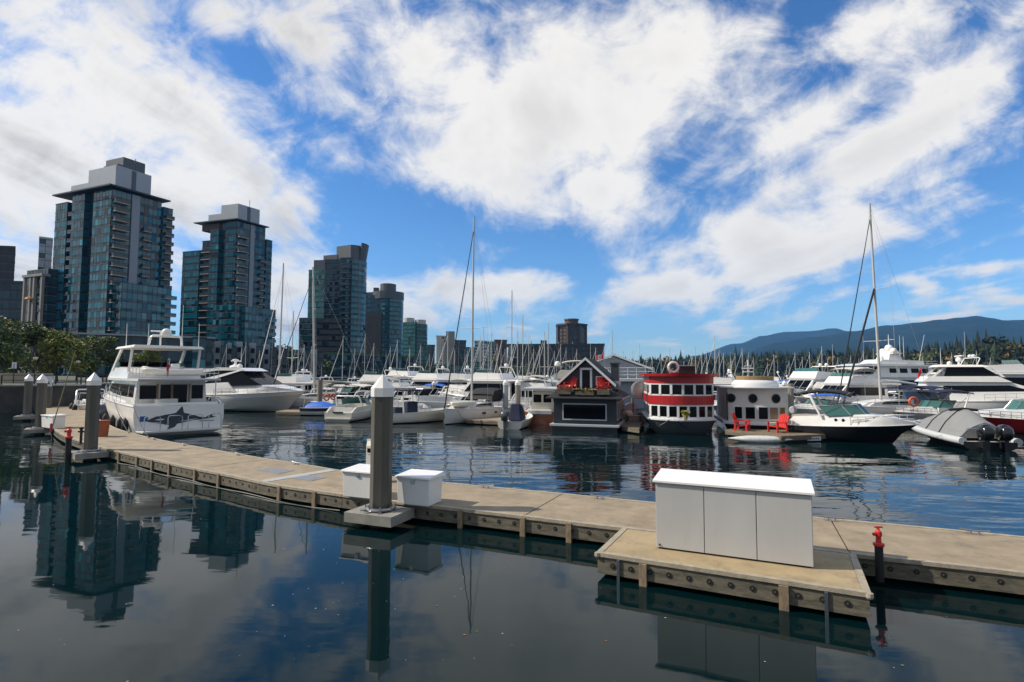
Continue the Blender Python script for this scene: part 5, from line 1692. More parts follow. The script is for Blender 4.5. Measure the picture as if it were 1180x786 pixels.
# tender lying across the boat deck
td = thing('rubber_dinghy', 'small white rubber dinghy lying across the top deck of the whale yacht', 'dinghy', stern + yd * 1.6 + Vector((0, 0, zr + .42)), R(YA))
td.location.z = zr + .62
MB().tube([(.1, -1.75, .05), (.05, -1.2, 0), (.0, 1.0, 0), (.35, 1.65, .12), (.75, 1.8, .18), (1.15, 1.65, .12), (1.5, 1.0, 0), (1.45, -1.2, 0), (1.4, -1.75, .05)], .24, 10).build('tube', ivory, td, smooth=60)
MB().prism([(.15, -1.6), (1.35, -1.6), (1.4, 1.2), (.75, 1.7), (.1, 1.2)], -.26, -.1).build('floor', deckw, td)
MB().box((.75, -.1, .25), (.5, .5, .7)).build('console', white, td, bevel=.05)
MB().tube([(.55, .3, .5), (.55, .3, .95), (.95, .3, .95), (.95, .3, .5)], .03, 6).build('windscreen_hoop', steel, td)
for sg, yy in ((1, .35),):
    pass
# small cruiser further along the pontoon, its bow towards us
c1 = boat('small_cruiser', 'small white cruiser with dark fender beyond the whale yacht at the pontoon', 'boat', A(100, 57) + Vector((.6, 0, 0)), -48)
hw, zs = express(c1, 8.2, 2.9, canopy=None, wsm=bglass)
fenders(c1, hw, (1.0, -1.5), -1, .2, r=.22)

# ---- long sleek sports yacht
c2 = boat('sports_yacht', 'long sleek white sports yacht with black wrap-round windows and its bow to the right', 'yacht', A(284, 63), -20)
L_, B = 16.5, 4.6
hw, zs = add_hull(c2, L_, B, 1.75, 2.35, mat('pearl_gelcoat', (.6, .58, .54), .25, coat=.4, var=.05), boot=dkc, stripe=white, rake=.13, flare=.3, strz=5)
f0 = cabin(c2, 'foredeck', [(-1.0, 1.7), (8.0, 2.25), (7.2, 2.45), (4.0, 2.9), (1.4, 3.25), (-1.0, 3.3)], 2.15, 1.4, white, hw, bevel=.12, smooth=50)
cabin(c2, 'side_moulding', [(-8.0, 1.7), (1.0, 1.8), (-.8, 3.2), (-4.5, 3.0), (-7.8, 2.3)], 2.2, 2.0, white, hw, bevel=.1, smooth=50)
f = cabin(c2, 'cabin_glass', [(-6.0, 2.6), (3.6, 3.0), (.6, 4.4), (-4.0, 4.35)], 1.98, 1.55, bglass, hw, bevel=.08)
b = MB()
top = [(-7.6, 4.05), (-5.6, 4.5), (-2.5, 4.85), (.4, 4.8), (1.5, 4.45), (.4, 4.5), (-2.5, 4.5), (-5.8, 4.2), (-7.6, 3.95)]
b.side(top, lambda x, z: 1.72 - .03 * abs(x + 2.5)); b.build('hardtop', white, c2, bevel=.05, smooth=40)
for sg in (1, -1):
    b = MB(); b.side([(-7.2, 2.6), (-6.0, 2.75), (.9, 4.5), (.3, 4.5), (-4.6, 3.55)], lambda x, z: sg * (2.02 - .17 * max(0, z - 2.6)), lambda x, z: sg * (1.9 - .17 * max(0, z - 2.6)))
    b.build('swept_pillar', white, c2)
    b = MB(); b.side([(-6.6, 1.0), (-2.2, 1.2), (-1.6, 1.55), (-5.9, 1.6)], lambda x, z: sg * (hw(x) + .03), lambda x, z: sg * (hw(x) - .1)); b.build('hull_window', bglass, c2)
MB().tube([(3.5, 0, 3.0), (.6, 0, 4.42)], .05, 6).build('windscreen_post', blackm, c2)
MB().lathe([(.5, 0), (.6, .12), (.4, .3), (.14, .42), (.14, .75), (.34, .85), (.3, 1.0), (0, 1.05)], (-1.8, 0, 4.8), 12).build('radar_dome', white, c2, smooth=50)
MB().box((-1.7, 0, 5.6), (.12, 1.4, .12)).build('radar_bar', white, c2)
dome(c2, (-.2, -.9, 4.75), .3); dome(c2, (-3.2, .8, 4.7), .25)
aerial(c2, (-1.5, .5, 5.5), 1.6, .03)
add_rail(c2, hw, zs, -2.5, 8.0, .6, .1, 9)
fenders(c2, hw, (-2.6,), -1, .7, r=.28)
# sail boats behind it
s1 = boat('sailing_boat', 'sailboat with tall bare mast behind the bow of the sleek sports yacht', 'sailboat', A(326, 76), 250)
sailboat(s1, 11, 3.4, HZ(305, 76) - 1.7, cover=greyc, rake=.015, mr=.13)
s2 = boat('sailing_boat', 'sailboat with blue furled jib left of the wooden pile', 'sailboat', A(372, 66), 205)
sailboat(s2, 12, 3.6, HZ(309, 66) - 1.9, cover=beigec, jib=navy, rake=-.035, lean=.0, dodger=dkc, spread=(.38, .66), mr=.13)
s3 = boat('sailing_boat', 'smaller sailboat with slim mast just right of the tallest left mast', 'sailboat', A(340, 86), 240)
sailboat(s3, 9, 3.0, HZ(360, 86) - 1.4, cover=beigec, mr=.1)
lrg = thing('life_ring', 'pair of orange life rings hung beside the wooden pile', 'life ring', A(373, 61, 1.6) + Vector((.4, -.2, 0)))
lifering(lrg, (0, 0, 0), .3); lifering(lrg, (.75, 0, .1), .3)
# ---- runabout under a blue tarp
c3 = boat('runabout', 'low white runabout with navy stripe under a bright blue cover', 'boat', A(381, 56.5), -8)
hw, zs = add_hull(c3, 5.6, 2.1, .75, .9, ivory, boot=dkc, stripe=navy, strz=4, rake=.12)
b = MB(); rows = []
for i in range(9):
    t = i / 8; x = lerp(-2.3, .9, t); w_ = hw(x) * .97
    hgt = .62 * math.sin(PI * min(1, .18 + t * .9)) ** .7
    rows.append([(x, w_ * math.cos(a) * 1.0, zs(x) - .02 + hgt * max(0, math.sin(a)) + .03 * math.sin(i * 2.1 + j * 1.7)) for j, a in enumerate([PI * q / 8 for q in range(9)])])
b.grid(rows); b.add(rows[0], [tuple(range(9))]); b.add(rows[-1], [tuple(range(9))])
b.build('cover', bluec, c3, smooth=60)
# ---- small cream cruiser, stern on
c4 = boat('small_cruiser', 'cream sports cruiser seen stern on, left of the skiff', 'boat', A(413, 52.5), 78)
express(c4, 7.4, 2.9, tone=cream, canopy=None, bootm=dkc, top_h=1.1)
MB().panel([(-3.72, .5, .72), (-3.72, -.5, .72), (-3.72, -.5, .86), (-3.72, .5, .86)], .01).build('name_lettering', dkc, c4)
# ---- open skiff with T-top
c5 = boat('skiff', 'open aluminium skiff with a T top and black outboard', 'boat', A(481, 49), 32)
hw, zs = add_hull(c5, 6.6, 2.4, .85, 1.15, ivory, boot=blackm, deck=deckw, rake=.1, dz=.25)
MB().box((-.6, 0, 1.25), (1.0, .9, 1.1)).build('console', navy, c5, bevel=.1)
MB().box((-1.9, 0, 1.05), (.7, 1.2, .6)).build('leaning_post', navy, c5, bevel=.1)
b = MB()
for sg in (1, -1):
    for x in (-1.5, -.1): b.tube([(x, sg * .7, .8), (x - .1, sg * .65, 2.75)], .055, 6)
b.build('t_top_frame', white, c5)
MB().bb(-2.0, .5, -.95, .95, 2.74, 2.82).build('t_top', navy, c5, bevel=.03)
MB().tube([(1.0, -.6, .9), (1.0, -.6, 1.3), (1.0, .6, 1.3), (1.0, .6, .9)], .03, 6).build('seat_back_rail', steel, c5)
outboard(c5, -3.3, .0, -.05, 1.2)
# ---- sailboat in the middle with the tallest mast
sv = Vector((-.475, -.88, 0))
c6 = boat('sailing_boat', 'white sailboat with the tallest mast and black furled jib pointing at us', 'sailboat', A(511, 46.3) - sv * 5.2, math.degrees(math.atan2(sv.y, sv.x)))
hw, zs = sailboat(c6, 10.4, 3.6, HZ(249, 50.2) - 1.75, jib=dkc, cover=beigec, rake=-.012, lean=.012, spread=(.40,), mr=.10, boom=False)
bimini(c6, -3.6, -.6, 1.35, 2.95, dkc, h=1.0, drop=.55, legs=False, name='dodger')
MB().side([(-3.4, 1.9), (-.4, 1.9), (-1.0, 2.7), (-3.2, 2.6)], lambda x, z: 1.32).build('dodger_side', dkc, c6, bevel=.1)
fenders(c6, hw, (-3.5, -1.5), 1, .4, m=ivory)
swin(c6, [(1.1, .72), (1.5, .74), (1.5, .9), (1.1, .88)], hw)
for xx in (-.6, -2.2): swin(c6, [(xx, .72), (xx + .4, .74), (xx + .4, .88), (xx, .86)], hw)
dn = boat('rubber_dinghy', 'white upturned dinghy on the foredeck of the middle sailboat', 'dinghy', A(511, 46.3) - sv * 2.7, math.degrees(math.atan2(sv.y, sv.x)))
dn.location.z = 1.62
MB().tube([(-1.2, -.6, 0), (.5, -.6, 0), (1.2, 0, .05), (.5, .6, 0), (-1.2, .6, 0)], .22, 8).build('tube', ivory, dn, smooth=60)
MB().bb(-1.1, .8, -.45, .45, -.05, .22).build('bottom', white, dn, bevel=.1)


# ---- finger floats
def floatdock(label, pts, z=.38, th=.32, m=None, name='finger_float', signs=()):
    r = thing(name, label, 'dock', (0, 0, 0))
    pts = [Vector(p[:2]) for p in pts]
    MB().prism([(p.x, p.y) for p in pts], z - .1, z).build('decking', m or cmat, r)
    c = sum(pts, Vector((0, 0))) / len(pts)
    MB().prism([(q.x, q.y) for q in [c + (p - c) * 1.0 for p in pts]], z - .30, z - .102).build('fascia', timber, r)
    MB().prism([(q.x, q.y) for q in [c + (p - c) * .93 for p in pts]], -.4, z - .302).build('floats', float_m, r)
    return r


floatdock('tan finger float between the middle sailboat and the rubber boat', [A(537, 47.3), A(583, 45.5), A(597, 56), A(572, 57)])
floatdock('small tan float in front of the bow of the sports yacht', [A(318, 57.2), A(352, 56.2), A(356, 61), A(338, 62)], z=.32)
# ---- rubber boat with console, stern on
c7 = boat('rubber_boat', 'small white rigid boat with dark covered console and grey outboard', 'boat', A(598, 45.2), 74)
hw, zs = add_hull(c7, 5.2, 2.1, .62, .95, ivory, boot=blackm, dz=.2)
MB().hexa([(-1.2, -.55, .5), (.7, -.5, .6), (.7, .5, .6), (-1.2, .55, .5)], [(-1.0, -.4, 1.9), (-.1, -.35, 1.75), (-.1, .35, 1.75), (-1.0, .4, 1.9)]).build('covered_console', navy, c7, bevel=.12, smooth=50)
outboard(c7, -2.6, .25, -.2, 1.2, m=mat('grey_outboard', (.06, .07, .08), .3, coat=.5))


# ---------------------------------------------------------------- capped piles out in the marina
def pile_at(label, px, Z, top, r=.26, m=None, cap=True):
    return pile(label, px, 0, top, r=r, Zc=Z, cap=cap, m=m, n=8 if cap else 10, group='piles in the marina')


pile_at('pale pile with pointed cap behind the rubber boat', 583, 52, 437, m=mat('pale_pile', (.36, .40, .44), .7))
pile_at('brown grey pile with pointed cap right of the pale pile', 597, 51, 437, m=conc)
pile_at('bare wooden pile beside the orange life rings', 368.5, 60, 439, r=.26, m=woodp, cap=False)
pile_at('bare tan pile between the white houseboat and the black cruiser', 911.5, 44, 441, r=.30, m=mat('tan_pile', (.34, .30, .25), .85, var=.15), cap=False)
pile_at('white tipped pile left of the white houseboat', 818, 46, 437, r=.2, m=trimw, cap=False)

# ================================================================ houseboats
def siding_window(root, x0, x1, y, z0, z1, fr=.07, m=None, glass=None, out=.05, name='window'):
    """window on a wall facing -y of the local frame"""
    b = MB()
    b.bb(x0 - fr, x0, y - out, y + .02, z0 - fr, z1 + fr); b.bb(x1, x1 + fr, y - out, y + .02, z0 - fr, z1 + fr)
    b.bb(x0, x1, y - out, y + .02, z0 - fr, z0); b.bb(x0, x1, y - out, y + .02, z1, z1 + fr)
    f_ = b.build(name, m or trimw, root)
    MB().bb(x0, x1, y - .018, y + .01, z0, z1).build('pane', glass or bglass, f_)
    return f_


# ---- dark gabled houseboat; local frame: front faces -y, x to the right
HA = 16
hz_ = 41.2
h1 = thing('houseboat', 'dark slate houseboat with a white trimmed gable and red flowers on its balcony', 'houseboat', A(674, hz_), R(-HA))
W2 = 2.3
MB().bb(-W2 - .25, W2 + .25, -.35, 7.2, .38, .55).build('base_deck', trimg, h1, bevel=.02)
MB().bb(-W2 - .1, W2 + .1, -.2, 7.0, -.5, .378).build('float', black, h1)
MB().bb(-W2, W2, 0, 6.8, .552, 2.55).build('wall', slate, h1)
for k in range(12):     # lap boards
    MB().bb(-W2 - .02, W2 + .02, -.025, 6.82, .60 + k * .16, .60 + k * .16 + .03).build('lap_board', slate, h1)
siding_window(h1, -1.55, 1.55, -.03, .92, 1.98, .09, trimg)
for xx in (-.9, -.45):
    MB().bb(xx - .05, xx + .05, .01, .03, 1.2, 1.9).build('lamp_reflection', bglass, h1) if False else None
# lower hipped roof skirt
MB().add([], [])
b = MB()
b.hexa([(-W2 - .5, -.55, 2.5), (W2 + .5, -.55, 2.5), (W2 + .5, 7.1, 2.5), (-W2 - .5, 7.1, 2.5)], [(-W2 + .35, .35, 3.08), (W2 - .35, .35, 3.08), (W2 - .35, 6.4, 3.08), (-W2 + .35, 6.4, 3.08)])
b.build('roof_skirt', shingle, h1)
MB().bb(-W2 - .5, W2 + .5, -.57, -.5, 2.42, 2.5).build('gutter', slate, h1)
MB().bb(W2 + .44, W2 + .52, -.5, 7.1, 2.40, 2.5).build('gutter', trimg, h1)
# side panels of glass on the right wall
for k in range(3):
    y0 = .5 + k * 1.9
    fr_ = MB().bb(W2 + .0, W2 + .05, y0, y0 + 1.5, .8, 2.2).build('window', trimg, h1)
    MB().bb(W2 + .045, W2 + .07, y0 + .12, y0 + 1.38, .95, 2.08).build('pane', mat('grey_blind%d' % k, (.12, .12, .12), .4), fr_)
# gabled upper storey
GY = .9; ga = 1.75; zb0, za = 3.05, 5.35
b = MB()
pr_ = [(-ga, zb0), (ga, zb0), (ga, 3.75), (0, za - .1), (-ga, 3.75)]
b.add([(x, GY, z) for x, z in pr_] + [(x, 6.0, z) for x, z in pr_], [tuple(range(5)), tuple(reversed(range(5, 10)))] + [(i, 5 + i, 5 + (i + 1) % 5, (i + 1) % 5) for i in range(5)])
b.build('gable_wall', slate, h1)
for sg in (1, -1):
    b = MB(); b.hexa([(0, GY - .35, za), (sg * (ga + .45), GY - .35, 3.35), (sg * (ga + .45), 6.2, 3.35), (0, 6.2, za)], [(0, GY - .35, za + .12), (sg * (ga + .5), GY - .35, 3.46), (sg * (ga + .5), 6.2, 3.46), (0, 6.2, za + .12)])
    b.build('roof', shingle, h1)
    b = MB(); b.hexa([(0, GY - .42, za - .05), (sg * (ga + .48), GY - .42, 3.28), (sg * (ga + .48), GY - .34, 3.28), (0, GY - .34, za - .05)], [(0, GY - .42, za + .15), (sg * (ga + .52), GY - .42, 3.47), (sg * (ga + .52), GY - .34, 3.47), (0, GY - .34, za + .15)])
    b.build('barge_board', trimw, h1)
f_ = siding_window(h1, -.30, .30, GY - .01, 3.12, 4.55, .16, trimw, name='door')
f_ = siding_window(h1, .82, 1.22, GY - .01, 3.5, 4.0, .08, trimw)
MB().bb(W2 - .9, W2 + .25, 1.3, 1.4, 3.1, 3.72).build('balcony_screen', mat('lilac_panel', (.28, .27, .31), .6), h1)
MB().bb(-W2 - .35, -1.0, -.05, .05, 3.09, 3.15).build('balcony_rail', trimw, h1); MB().bb(.75, W2 - .3, -.05, .05, 3.09, 3.15).build('balcony_rail', trimw, h1)
MB().bb(-.95, .75, -.12, .3, 3.085, 3.14).build('balcony_rail', trimw, h1)
MB().bb(1.75, 2.3, 1.9, 2.9, 2.7, 5.0).build('chimney', slate, h1)
MB().bb(1.68, 2.37, 1.83, 2.97, 5.0, 5.12).build('chimney_cap', slate, h1)
# planters with red flowers: things standing on the balcony
def flowers(b, x0, x1, y0, y1, z, n, s_, seed):
    r = random.Random(seed)
    for k in range(n):
        c = Vector((r.uniform(x0, x1), r.uniform(y0, y1), z + r.uniform(0, .28)))
        e1 = Vector((r.gauss(0, 1), r.gauss(0, 1), r.gauss(0, 1))).normalized() * s_; e2 = e1.cross(Vector((r.gauss(0, 1), r.gauss(0, 1), r.gauss(0, 1)))).normalized() * s_
        b.mi = r.choices((0, 1, 2), (5, 2, 1))[0]
        b.add([c - e1, c + e2, c + e1, c - e2], [(0, 1, 2, 3)])


def hloc(x, y, z): return h1.matrix_basis @ Vector((x, y, z))


bpy.context.view_layer.update()
for x0, x1, lab, sd in ((-1.95, -.95, 'left planter of red flowers on the dark houseboat balcony', 1), (1.0, 1.9, 'right planter of red flowers on the dark houseboat balcony', 2)):
    pt = thing('planter', lab, 'planter', hloc(0, 0, 0), R(-HA), 'red flower planters')
    MB().bb(x0, x1, -.5, -.12, 2.75, 3.12).build('box', timber, pt)
    b = MB(); flowers(b, x0 - .05, x1 + .05, -.52, -.1, 3.14, 130, .07, sd); b.build('flowers', [redp, leafg, red], pt, fix=False)
pt = thing('planter', 'brown grass planter in the middle of the dark houseboat balcony', 'planter', hloc(0, 0, 0), R(-HA), None)
MB().bb(-.6, .75, -.48, -.14, 2.7, 2.95).build('box', timber, pt)
b = MB(); flowers(b, -.62, .77, -.5, -.12, 2.9, 140, .07, 3); b.build('grasses', [mat('dry_grass', (.16, .09, .03), .8), leafo, bark], pt, fix=False)
# red chairs up there
def lounge_chair(label, loc, ang, k=1.0, group=None):
    r = thing('garden_chair', label, 'chair', loc, R(ang), group)
    def q(b): return b
    MB().hexa([(-.32 * k, -.3 * k, .32 * k), (.32 * k, -.3 * k, .32 * k), (.28 * k, .3 * k, .22 * k), (-.28 * k, .3 * k, .22 * k)], [(-.32 * k, -.3 * k, .37 * k), (.32 * k, -.3 * k, .37 * k), (.28 * k, .3 * k, .27 * k), (-.28 * k, .3 * k, .27 * k)]).build('seat', redp, r)
    b = MB()
    for i in range(5):
        x = (-.28 + .14 * i) * k; hh = (.95 + .10 * math.cos((i - 2) * .8)) * k
        b.hexa([(x - .06 * k, .26 * k, .24 * k), (x + .06 * k, .26 * k, .24 * k), (x + .06 * k, .30 * k, .24 * k), (x - .06 * k, .30 * k, .24 * k)], [(x * 1.15 - .065 * k, .52 * k, hh), (x * 1.15 + .065 * k, .52 * k, hh), (x * 1.15 + .065 * k, .55 * k, hh - .02), (x * 1.15 - .065 * k, .55 * k, hh - .02)])
    b.build('backrest', redp, r)
    for sg in (1, -1):
        MB().bb(min(sg * .32, sg * .46) * k, max(sg * .32, sg * .46) * k, -.36 * k, .42 * k, .55 * k, .59 * k).build('armrest', redp, r)
        MB().bb(min(sg * .34, sg * .40) * k, max(sg * .34, sg * .40) * k, -.33 * k, -.22 * k, 0, .55 * k).build('leg', redp, r)
        MB().hexa([(sg * .37 * k - .03 * k, .30 * k, 0), (sg * .37 * k + .03 * k, .30 * k, 0), (sg * .37 * k + .03 * k, .42 * k, 0), (sg * .37 * k - .03 * k, .42 * k, 0)], [(sg * .37 * k - .03 * k, .30 * k, .55 * k), (sg * .37 * k + .03 * k, .30 * k, .55 * k), (sg * .37 * k + .03 * k, .38 * k, .55 * k), (sg * .37 * k - .03 * k, .38 * k, .55 * k)]).build('leg', redp, r)
    return r


lounge_chair('red chair left of the white door on the dark houseboat balcony', hloc(-1.15, .45, 3.09), -HA - 20, .9)
lounge_chair('red chair right of the white door on the dark houseboat balcony', hloc(1.35, .35, 3.09), -HA + 30, .9)

# ---- grey boathouse with bicycles behind
b2 = thing('boathouse', 'pale grey floating boathouse with white roof terrace behind the gangway', 'boathouse', A(713, 55), R(-6))
MB().bb(-3.4, 3.6, 0, 6, -.4, .5).build('float', float_m, b2)
MB().bb(-3.2, 3.4, .3, 6, .502, 3.55).build('wall', mat('grey_blue_siding', (.30, .33, .37), .6, var=.08), b2)
MB().bb(-3.5, 3.7, -.1, 6.2, 3.55, 3.85).build('terrace', trimw, b2, bevel=.02)
siding_window(b2, -.75, .35, .28, 1.0, 2.7, .08, trimg, mat('pale_blue_door', (.35, .42, .52), .4), name='door')
b = MB()
for z in (4.2, 4.55, 4.9): b.tube([(-3.3, .1, z), (3.5, .1, z)], .03, 5)
for k in range(9): b.tube([(-3.3 + k * .85, .1, 3.85), (-3.3 + k * .85, .1, 4.9)], .03, 5)
b.build('terrace_rail', trimw, b2)
b = MB(); prf = [(-3.0, 3.85), (3.2, 3.85), (3.2, 4.8), (-.2, 6.1), (-3.0, 5.2)]
b.add([(x, 3.0, z) for x, z in prf] + [(x, 6.0, z) for x, z in prf], [tuple(range(5)), tuple(reversed(range(5, 10)))] + [(i, 5 + i, 5 + (i + 1) % 5, (i + 1) % 5) for i in range(5)])
b.build('upper_wall', mat('grey_lap', (.2, .22, .25), .6, var=.1), b2)
for xa, za_, xb, zb_ in ((-3.4, 5.0, -.2, 6.2), (-.2, 6.2, 3.8, 4.7)):
    MB().hexa([(xa, 2.7, za_), (xb, 2.7, zb_), (xb, 6.2, zb_), (xa, 6.2, za_)], [(xa, 2.7, za_ + .18), (xb, 2.7, zb_ + .18), (xb, 6.2, zb_ + .18), (xa, 6.2, za_ + .18)]).build('roof', trimw, b2)
siding_window(b2, -1.6, -.8, 2.99, 4.1, 4.8, .06, trimw)
flag(b2, (-1.2, .0, 3.9), [redp, trimw], .8, .5, .3, 2.4)
# gangway float with its clutter
floatdock('dark narrow float between the dark houseboat and the red houseboat', [A(717, 41), A(737, 39.2), A(744, 50), A(722, 53)], z=.42, m=timber)


def bicycle(label, loc, ang, lean=.12):
    r = thing('bicycle', label, 'bicycle', loc, R(ang), 'bicycles on the gangway float')
    for x in (-.52, .52):
        wb = MB(); wb.tube([(x + .33 * math.cos(2 * PI * k / 18), 0, .34 + .33 * math.sin(2 * PI * k / 18)) for k in range(18)], .028, 6, closed=True)
        for k in range(6): wb.tube([(x, 0, .34), (x + .33 * math.cos(PI * k / 3), 0, .34 + .33 * math.sin(PI * k / 3))], .006, 4)
        wb.build('wheel', blackm, r)
    fb_ = MB()
    for a, c in (((-.52, .34), (-.1, .32)), ((-.1, .32), (-.22, .85)), ((-.22, .82), (.36, .82)), ((-.1, .32), (.36, .78)), ((-.52, .34), (-.2, .8)), ((.52, .34), (.34, .95))):
        fb_.tube([(a[0], 0, a[1]), (c[0], 0, c[1])], .022, 6)
    fb_.build('frame', mat('bicycle_paint_' + label[:9].replace(' ', '_'), (.35, .36, .38), .4, metal=.3), r)
    MB().box((-.23, 0, .9), (.25, .13, .06)).build('saddle', blackm, r)
    MB().tube([(.34, -.28, 1.0), (.34, 0, .97), (.34, .28, 1.0)], .018, 6).build('handlebar', blackm, r)
    return r


bicycle('bicycle leaning by the corner of the dark houseboat', A(719.5, 44.5, .422), 60)
bicycle('bicycle standing close to the red houseboat', A(738.5, 46, .422), 75)
for px, zc, r_, lab in ((727.5, 1.75, .62, 'pale grey cable drum standing on the gangway float'), (737.5, 2.95, .72, 'large white round drum stacked against the red houseboat')):
    dr = thing('cable_drum', lab, 'drum', A(px, 47.5, zc if zc > 2 else zc - .55), R(10))
    MB().lathe([(r_, -.2), (r_, -.12), (r_ * .5, -.12), (r_ * .5, .12), (r_, .12), (r_, .2), (0, .2)], (0, 0, 0), 18, Matrix.Rotation(PI / 2, 3, 'X')).build('drum', mat('drum_' + str(px), (.42, .43, .44), .6, var=.1), dr, smooth=40)
st_ = thing('storage_rack', 'dark rack carrying the large round drum by the red houseboat', 'rack', A(737.5, 47.5, .422))
b = MB()
for sg in (1, -1): b.bb(sg * .6 - .05, sg * .6 + .05, -.2, .2, 0, 1.85)
b.bb(-.65, .65, -.2, .2, 1.76, 1.8); b.bb(-.55, .55, -.17, .17, .8, .85); b.build('frame', timber, st_)
dr = thing('wrapped_dinghy', 'white wrapped bundle lying at the back of the gangway float', 'bundle', A(723, 47, .43))
MB().ball((0, 0, .42), .55, 12, .75).build('wrap', ivory, dr, smooth=60)
bx = thing('timber_box', 'low pale timber box at the back of the dark gangway float', 'box', A(734, 46.0, .423), R(8))
MB().bb(-.75, .75, -.3, .3, 0, .38).build('sides', timberl, bx, bevel=.01)
MB().bb(-.78, .78, -.33, .33, .382, .43).build('lid', timberl, bx)

# ---- red round-fronted houseboat
h2 = thing('houseboat', 'red round fronted houseboat with two rows of white framed windows', 'houseboat', A(786, 40.2), R(-10))
RW = 2.3


def bow_arc(w_, bulge, n=14, y0=0.0):
    """front curve from left to right, bulging towards -y"""
    return [(-w_ + 2 * w_ * i / n, y0 - bulge * math.cos(lerp(-PI / 2, PI / 2, i / n)) ** .8) for i in range(n + 1)]


def bow_poly(w_, bulge, depth, n=14, y0=0.0):
    return bow_arc(w_, bulge, n, y0) + [(w_, y0 + depth), (-w_, y0 + depth)]


# hull: stem forward
rows = []
for z, w_, bl, ys in ((-.5, RW - .75, .35, .35), (0, RW - .55, .7, .2), (.35, RW - .25, .95, .1), (.98, RW + .05, 1.2, 0)):
    rows.append([(x, y, z) for x, y in bow_poly(w_, bl, 7, 14, ys)])
b = MB(); b.grid(rows, close=True); b.add(rows[-1], [tuple(range(len(rows[-1])))])
b.build('hull', gull, h2, smooth=30)
MB().prism(bow_poly(RW + .12, 1.27, 7.05), .98, 1.08).build('rub_rail', trimw, h2)
MB().prism(bow_poly(RW - .16, .98, 6.8), 1.082, 4.1).build('inner_wall', black, h2)
for nm, z0, z1, g_ in (('lower_sill', 1.082, 1.24, .0), ('lower_head', 1.98, 2.1, .0), ('middle_band', 2.1, 2.72, .05), ('upper_sill', 2.72, 2.82, 0), ('upper_head', 3.5, 3.6, 0), ('upper_band', 3.6, 4.1, .03)):
    MB().prism(bow_poly(RW - .08 + g_, 1.06 + g_, 6.95), z0, z1 - .002).build(nm, red if 'band' in nm else trimw, h2)
for z0, z1, cnt in ((1.24, 1.98, 7), (2.82, 3.5, 6)):
    arc_ = bow_arc(RW - .1, 1.04, 60)
    # equal stretches along the arc
    ln = [0.]
    for i in range(60): ln.append(ln[-1] + math.dist(arc_[i], arc_[i + 1]))
    def ap(s):
        for i in range(60):
            if ln[i + 1] >= s:
                t = (s - ln[i]) / (ln[i + 1] - ln[i]); return (lerp(arc_[i][0], arc_[i + 1][0], t), lerp(arc_[i][1], arc_[i + 1][1], t))
        return arc_[-1]
    for k in range(cnt + 1):
        c = ap(ln[-1] * (.02 + .96 * k / cnt))
        c2_ = ap(min(ln[-1], ln[-1] * (.02 + .96 * k / cnt) + .05)); c1_ = ap(max(0, ln[-1] * (.02 + .96 * k / cnt) - .05))
        MB().box((c[0], c[1], (z0 + z1) / 2), (.17, .1, z1 - z0 - .004), math.atan2(c2_[1] - c1_[1], c2_[0] - c1_[0])).build('window_post', trimw, h2)
        if k < cnt:
            a_ = ap(ln[-1] * (.02 + .96 * k / cnt) + .09); d_ = ap(ln[-1] * (.02 + .96 * (k + 1) / cnt) - .09)
            MB().prism([a_, d_, (d_[0], d_[1] + .04), (a_[0], a_[1] + .04)], z0, z1).build('window', bglass, h2)
    for sg in (1, -1):
        for k in range(4):
            y0 = .5 + k * 1.6
            f_ = MB().bb(min(sg * (RW - .17), sg * (RW - .08)), max(sg * (RW - .17), sg * (RW - .08)), y0, y0 + 1.1, z0, z1).build('window', trimw, h2)
            MB().bb(min(sg * (RW - .09), sg * (RW - .07)), max(sg * (RW - .09), sg * (RW - .07)), y0 + .1, y0 + 1.0, z0 + .06, z1 - .06).build('pane', bglass, f_)
for sg in (1, -1):
    MB().bb(min(sg * (RW - .16), sg * (RW - .12)), max(sg * (RW - .16), sg * (RW - .12)), 0, 6.9, 1.1, 4.08).build('side_wall', trimw, h2)
b = MB(); b.prism(bow_poly(RW + .28, 1.55, 7.2), 4.1, 4.3, top=bow_poly(RW + .32, 1.6, 7.2)); b.build('roof', red, h2)
rg = thing('life_ring', 'white life ring standing on the red houseboat roof', 'life ring', A(776, 40.2, 4.3 + .52))
lifering(rg, (0, 0, -.07), .35, m=trimw)
gv = thing('roof_locker', 'dark locker on the red houseboat roof beside the white ring', 'locker', A(791, 41.5, 4.3), R(-10))
MB().bb(-.6, .6, -.4, .4, 0, .55).build('body', dkc, gv, bevel=.04)
MB().bb(-.66, .66, -.46, .46, .552, .62).build('lid', mat('grey_lid', (.3, .3, .3), .5), gv)
pot = thing('potted_plant', 'potted plant on the red houseboat rail in front of its lower windows', 'plant', A(790.5, 38.75, 1.1))
MB().lathe([(.12, 0), (.2, .3), (.21, .34), (0, .33)], (0, 0, 0), 10).build('pot', mat('straw_pot', (.4, .33, .16), .8), pot)
b = MB(); flowers(b, -.22, .22, -.2, .2, .34, 60, .09, 9); b.build('leaves', [leafo, leafg, leafy], pot, fix=False)

